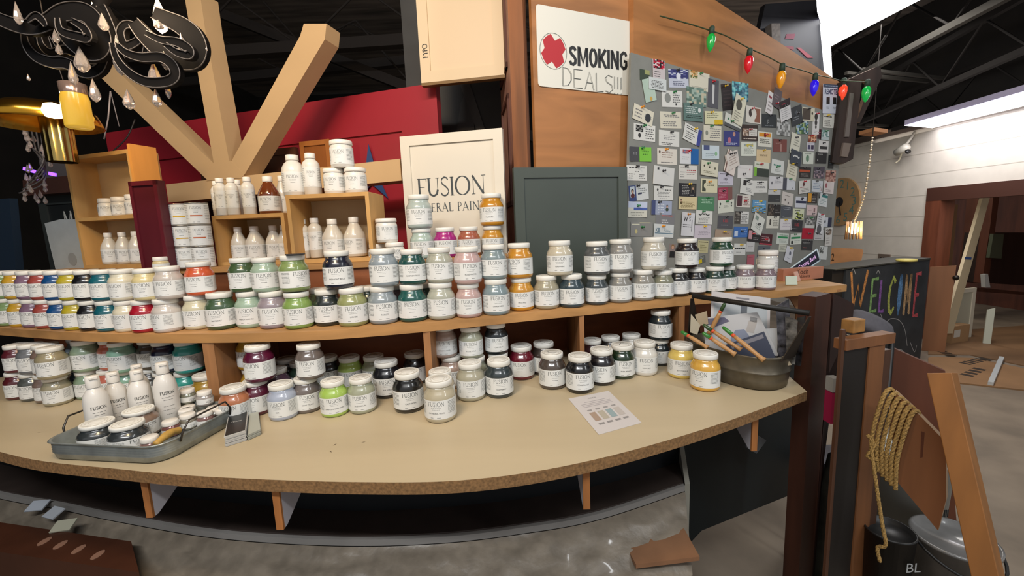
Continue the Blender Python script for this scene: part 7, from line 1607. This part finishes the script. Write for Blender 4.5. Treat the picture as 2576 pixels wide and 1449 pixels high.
# ================================================================== clutter below the counter
PLS = mat('#82786a', .35, coat=.6, kind='noise', amt=.13, scale=22, bump=1)
fr = stp; mb = MB(); k = len(fr); rows = 14; vs = []
for j in range(rows):
    for i, p in enumerate(fr):
        f = j/(rows-1); n_ = (random.uniform(-.008, .008) if j else 0); vs.append(V((p.x*(1-.12*f), p.y-.013-.20*f, ZE-.0235-.10*f+n_)))
mb.add(vs, [(j*k+i, j*k+i+1, (j+1)*k+i+1, (j+1)*k+i) for j in range(rows-1) for i in range(k-1)], PLS, True)
fl = vs[(rows-1)*k:]; mb.add(fl+[V((v.x, v.y, .0)) for v in fl], [(i, i+1, k+i+1, k+i) for i in range(k-1)], PLS)
tag(mb.build('plastic_sheeting'), 'crumpled plastic sheeting over stored boards below the counter base', 'sheeting', kind='stuff')
zc_ = .79; qs = [onz(x, y, zc_) for x, y in ((-60, 1305), (330, 1362), (350, 1440), (-60, 1380))]
t = thing('brown_crate', 'glossy brown crate with four pale oval marks at the lower left', 'crate', (sum(qs, V((0, 0, 0)))/4)-V((0, 0, .075)))
CRB = mat('#4a2a1c', .45, kind='noise', amt=.12, scale=8)
mb = MB(); A_ = qs[0]; B_ = qs[1]; mb.add([A_, B_, qs[2], qs[3]]+[V((q.x, q.y, .715)) for q in qs], [(0, 3, 2, 1), (0, 1, 5, 4), (1, 2, 6, 5), (2, 3, 7, 6), (3, 0, 4, 7)], CRB); mb.build('body', t)
for i, (x, y) in enumerate(((112, 1362), (152, 1371), (198, 1382), (246, 1396))):
    c = onz(x, y, zc_+.0005); mb = MB(); mb.add([c+V((.011*math.cos(j*math.pi/10), .017*math.sin(j*math.pi/10), 0)) for j in range(20)]+[c+V((.011*math.cos(j*math.pi/10), .017*math.sin(j*math.pi/10), .001)) for j in range(20)], [tuple(range(20, 40))]+[(j, (j+1) % 20, 20+(j+1) % 20, 20+j) for j in range(20)], mat('#8d6a58', .6)); mb.build('oval_mark', t)
for i, (x, y, r, lb) in enumerate(((95, 1272, .1, 'small white paper scrap nearest the left frame edge'), (135, 1290, -.3, 'white paper scrap beside the crate'), (160, 1322, .2, 'yellowish paper scrap above the crate'))):
    p = onz(x, y, .80); mb = MB(); mb.box(p, (.05, .035, .004), mat(('#aab0b8', '#a9aeb4', '#a8a692')[i], .6), Matrix.Rotation(r, 3, 'Z') @ Matrix.Rotation(.4, 3, 'X')); tag(mb.build('paper_scrap'), lb, 'scrap')
q = [onz(x, y, .73) for x, y in ((1560, 1345), (1700, 1292), (1760, 1400), (1600, 1420))]
mb = MB(); mb.add(q+[v-V((0, 0, .012)) for v in q], [(3, 2, 1, 0), (4, 5, 6, 7), (0, 1, 5, 4), (1, 2, 6, 5), (2, 3, 7, 6), (3, 0, 4, 7)], mat('#8a6244', .7, kind='noise', amt=.1, scale=10)); tag(mb.build('cardboard_piece'), 'torn brown cardboard lying on the right end of the plastic sheeting', 'cardboard')
mb = MB(); p = at(1900, 1115, 1.45); mb.box(p, (.05, .01, .06), mat('#6f7070', .6), Matrix.Rotation(.6, 3, 'Y')); tag(mb.build('grey_bracket_piece'), 'pale triangular bracket showing under the right end of the counter', 'bracket')
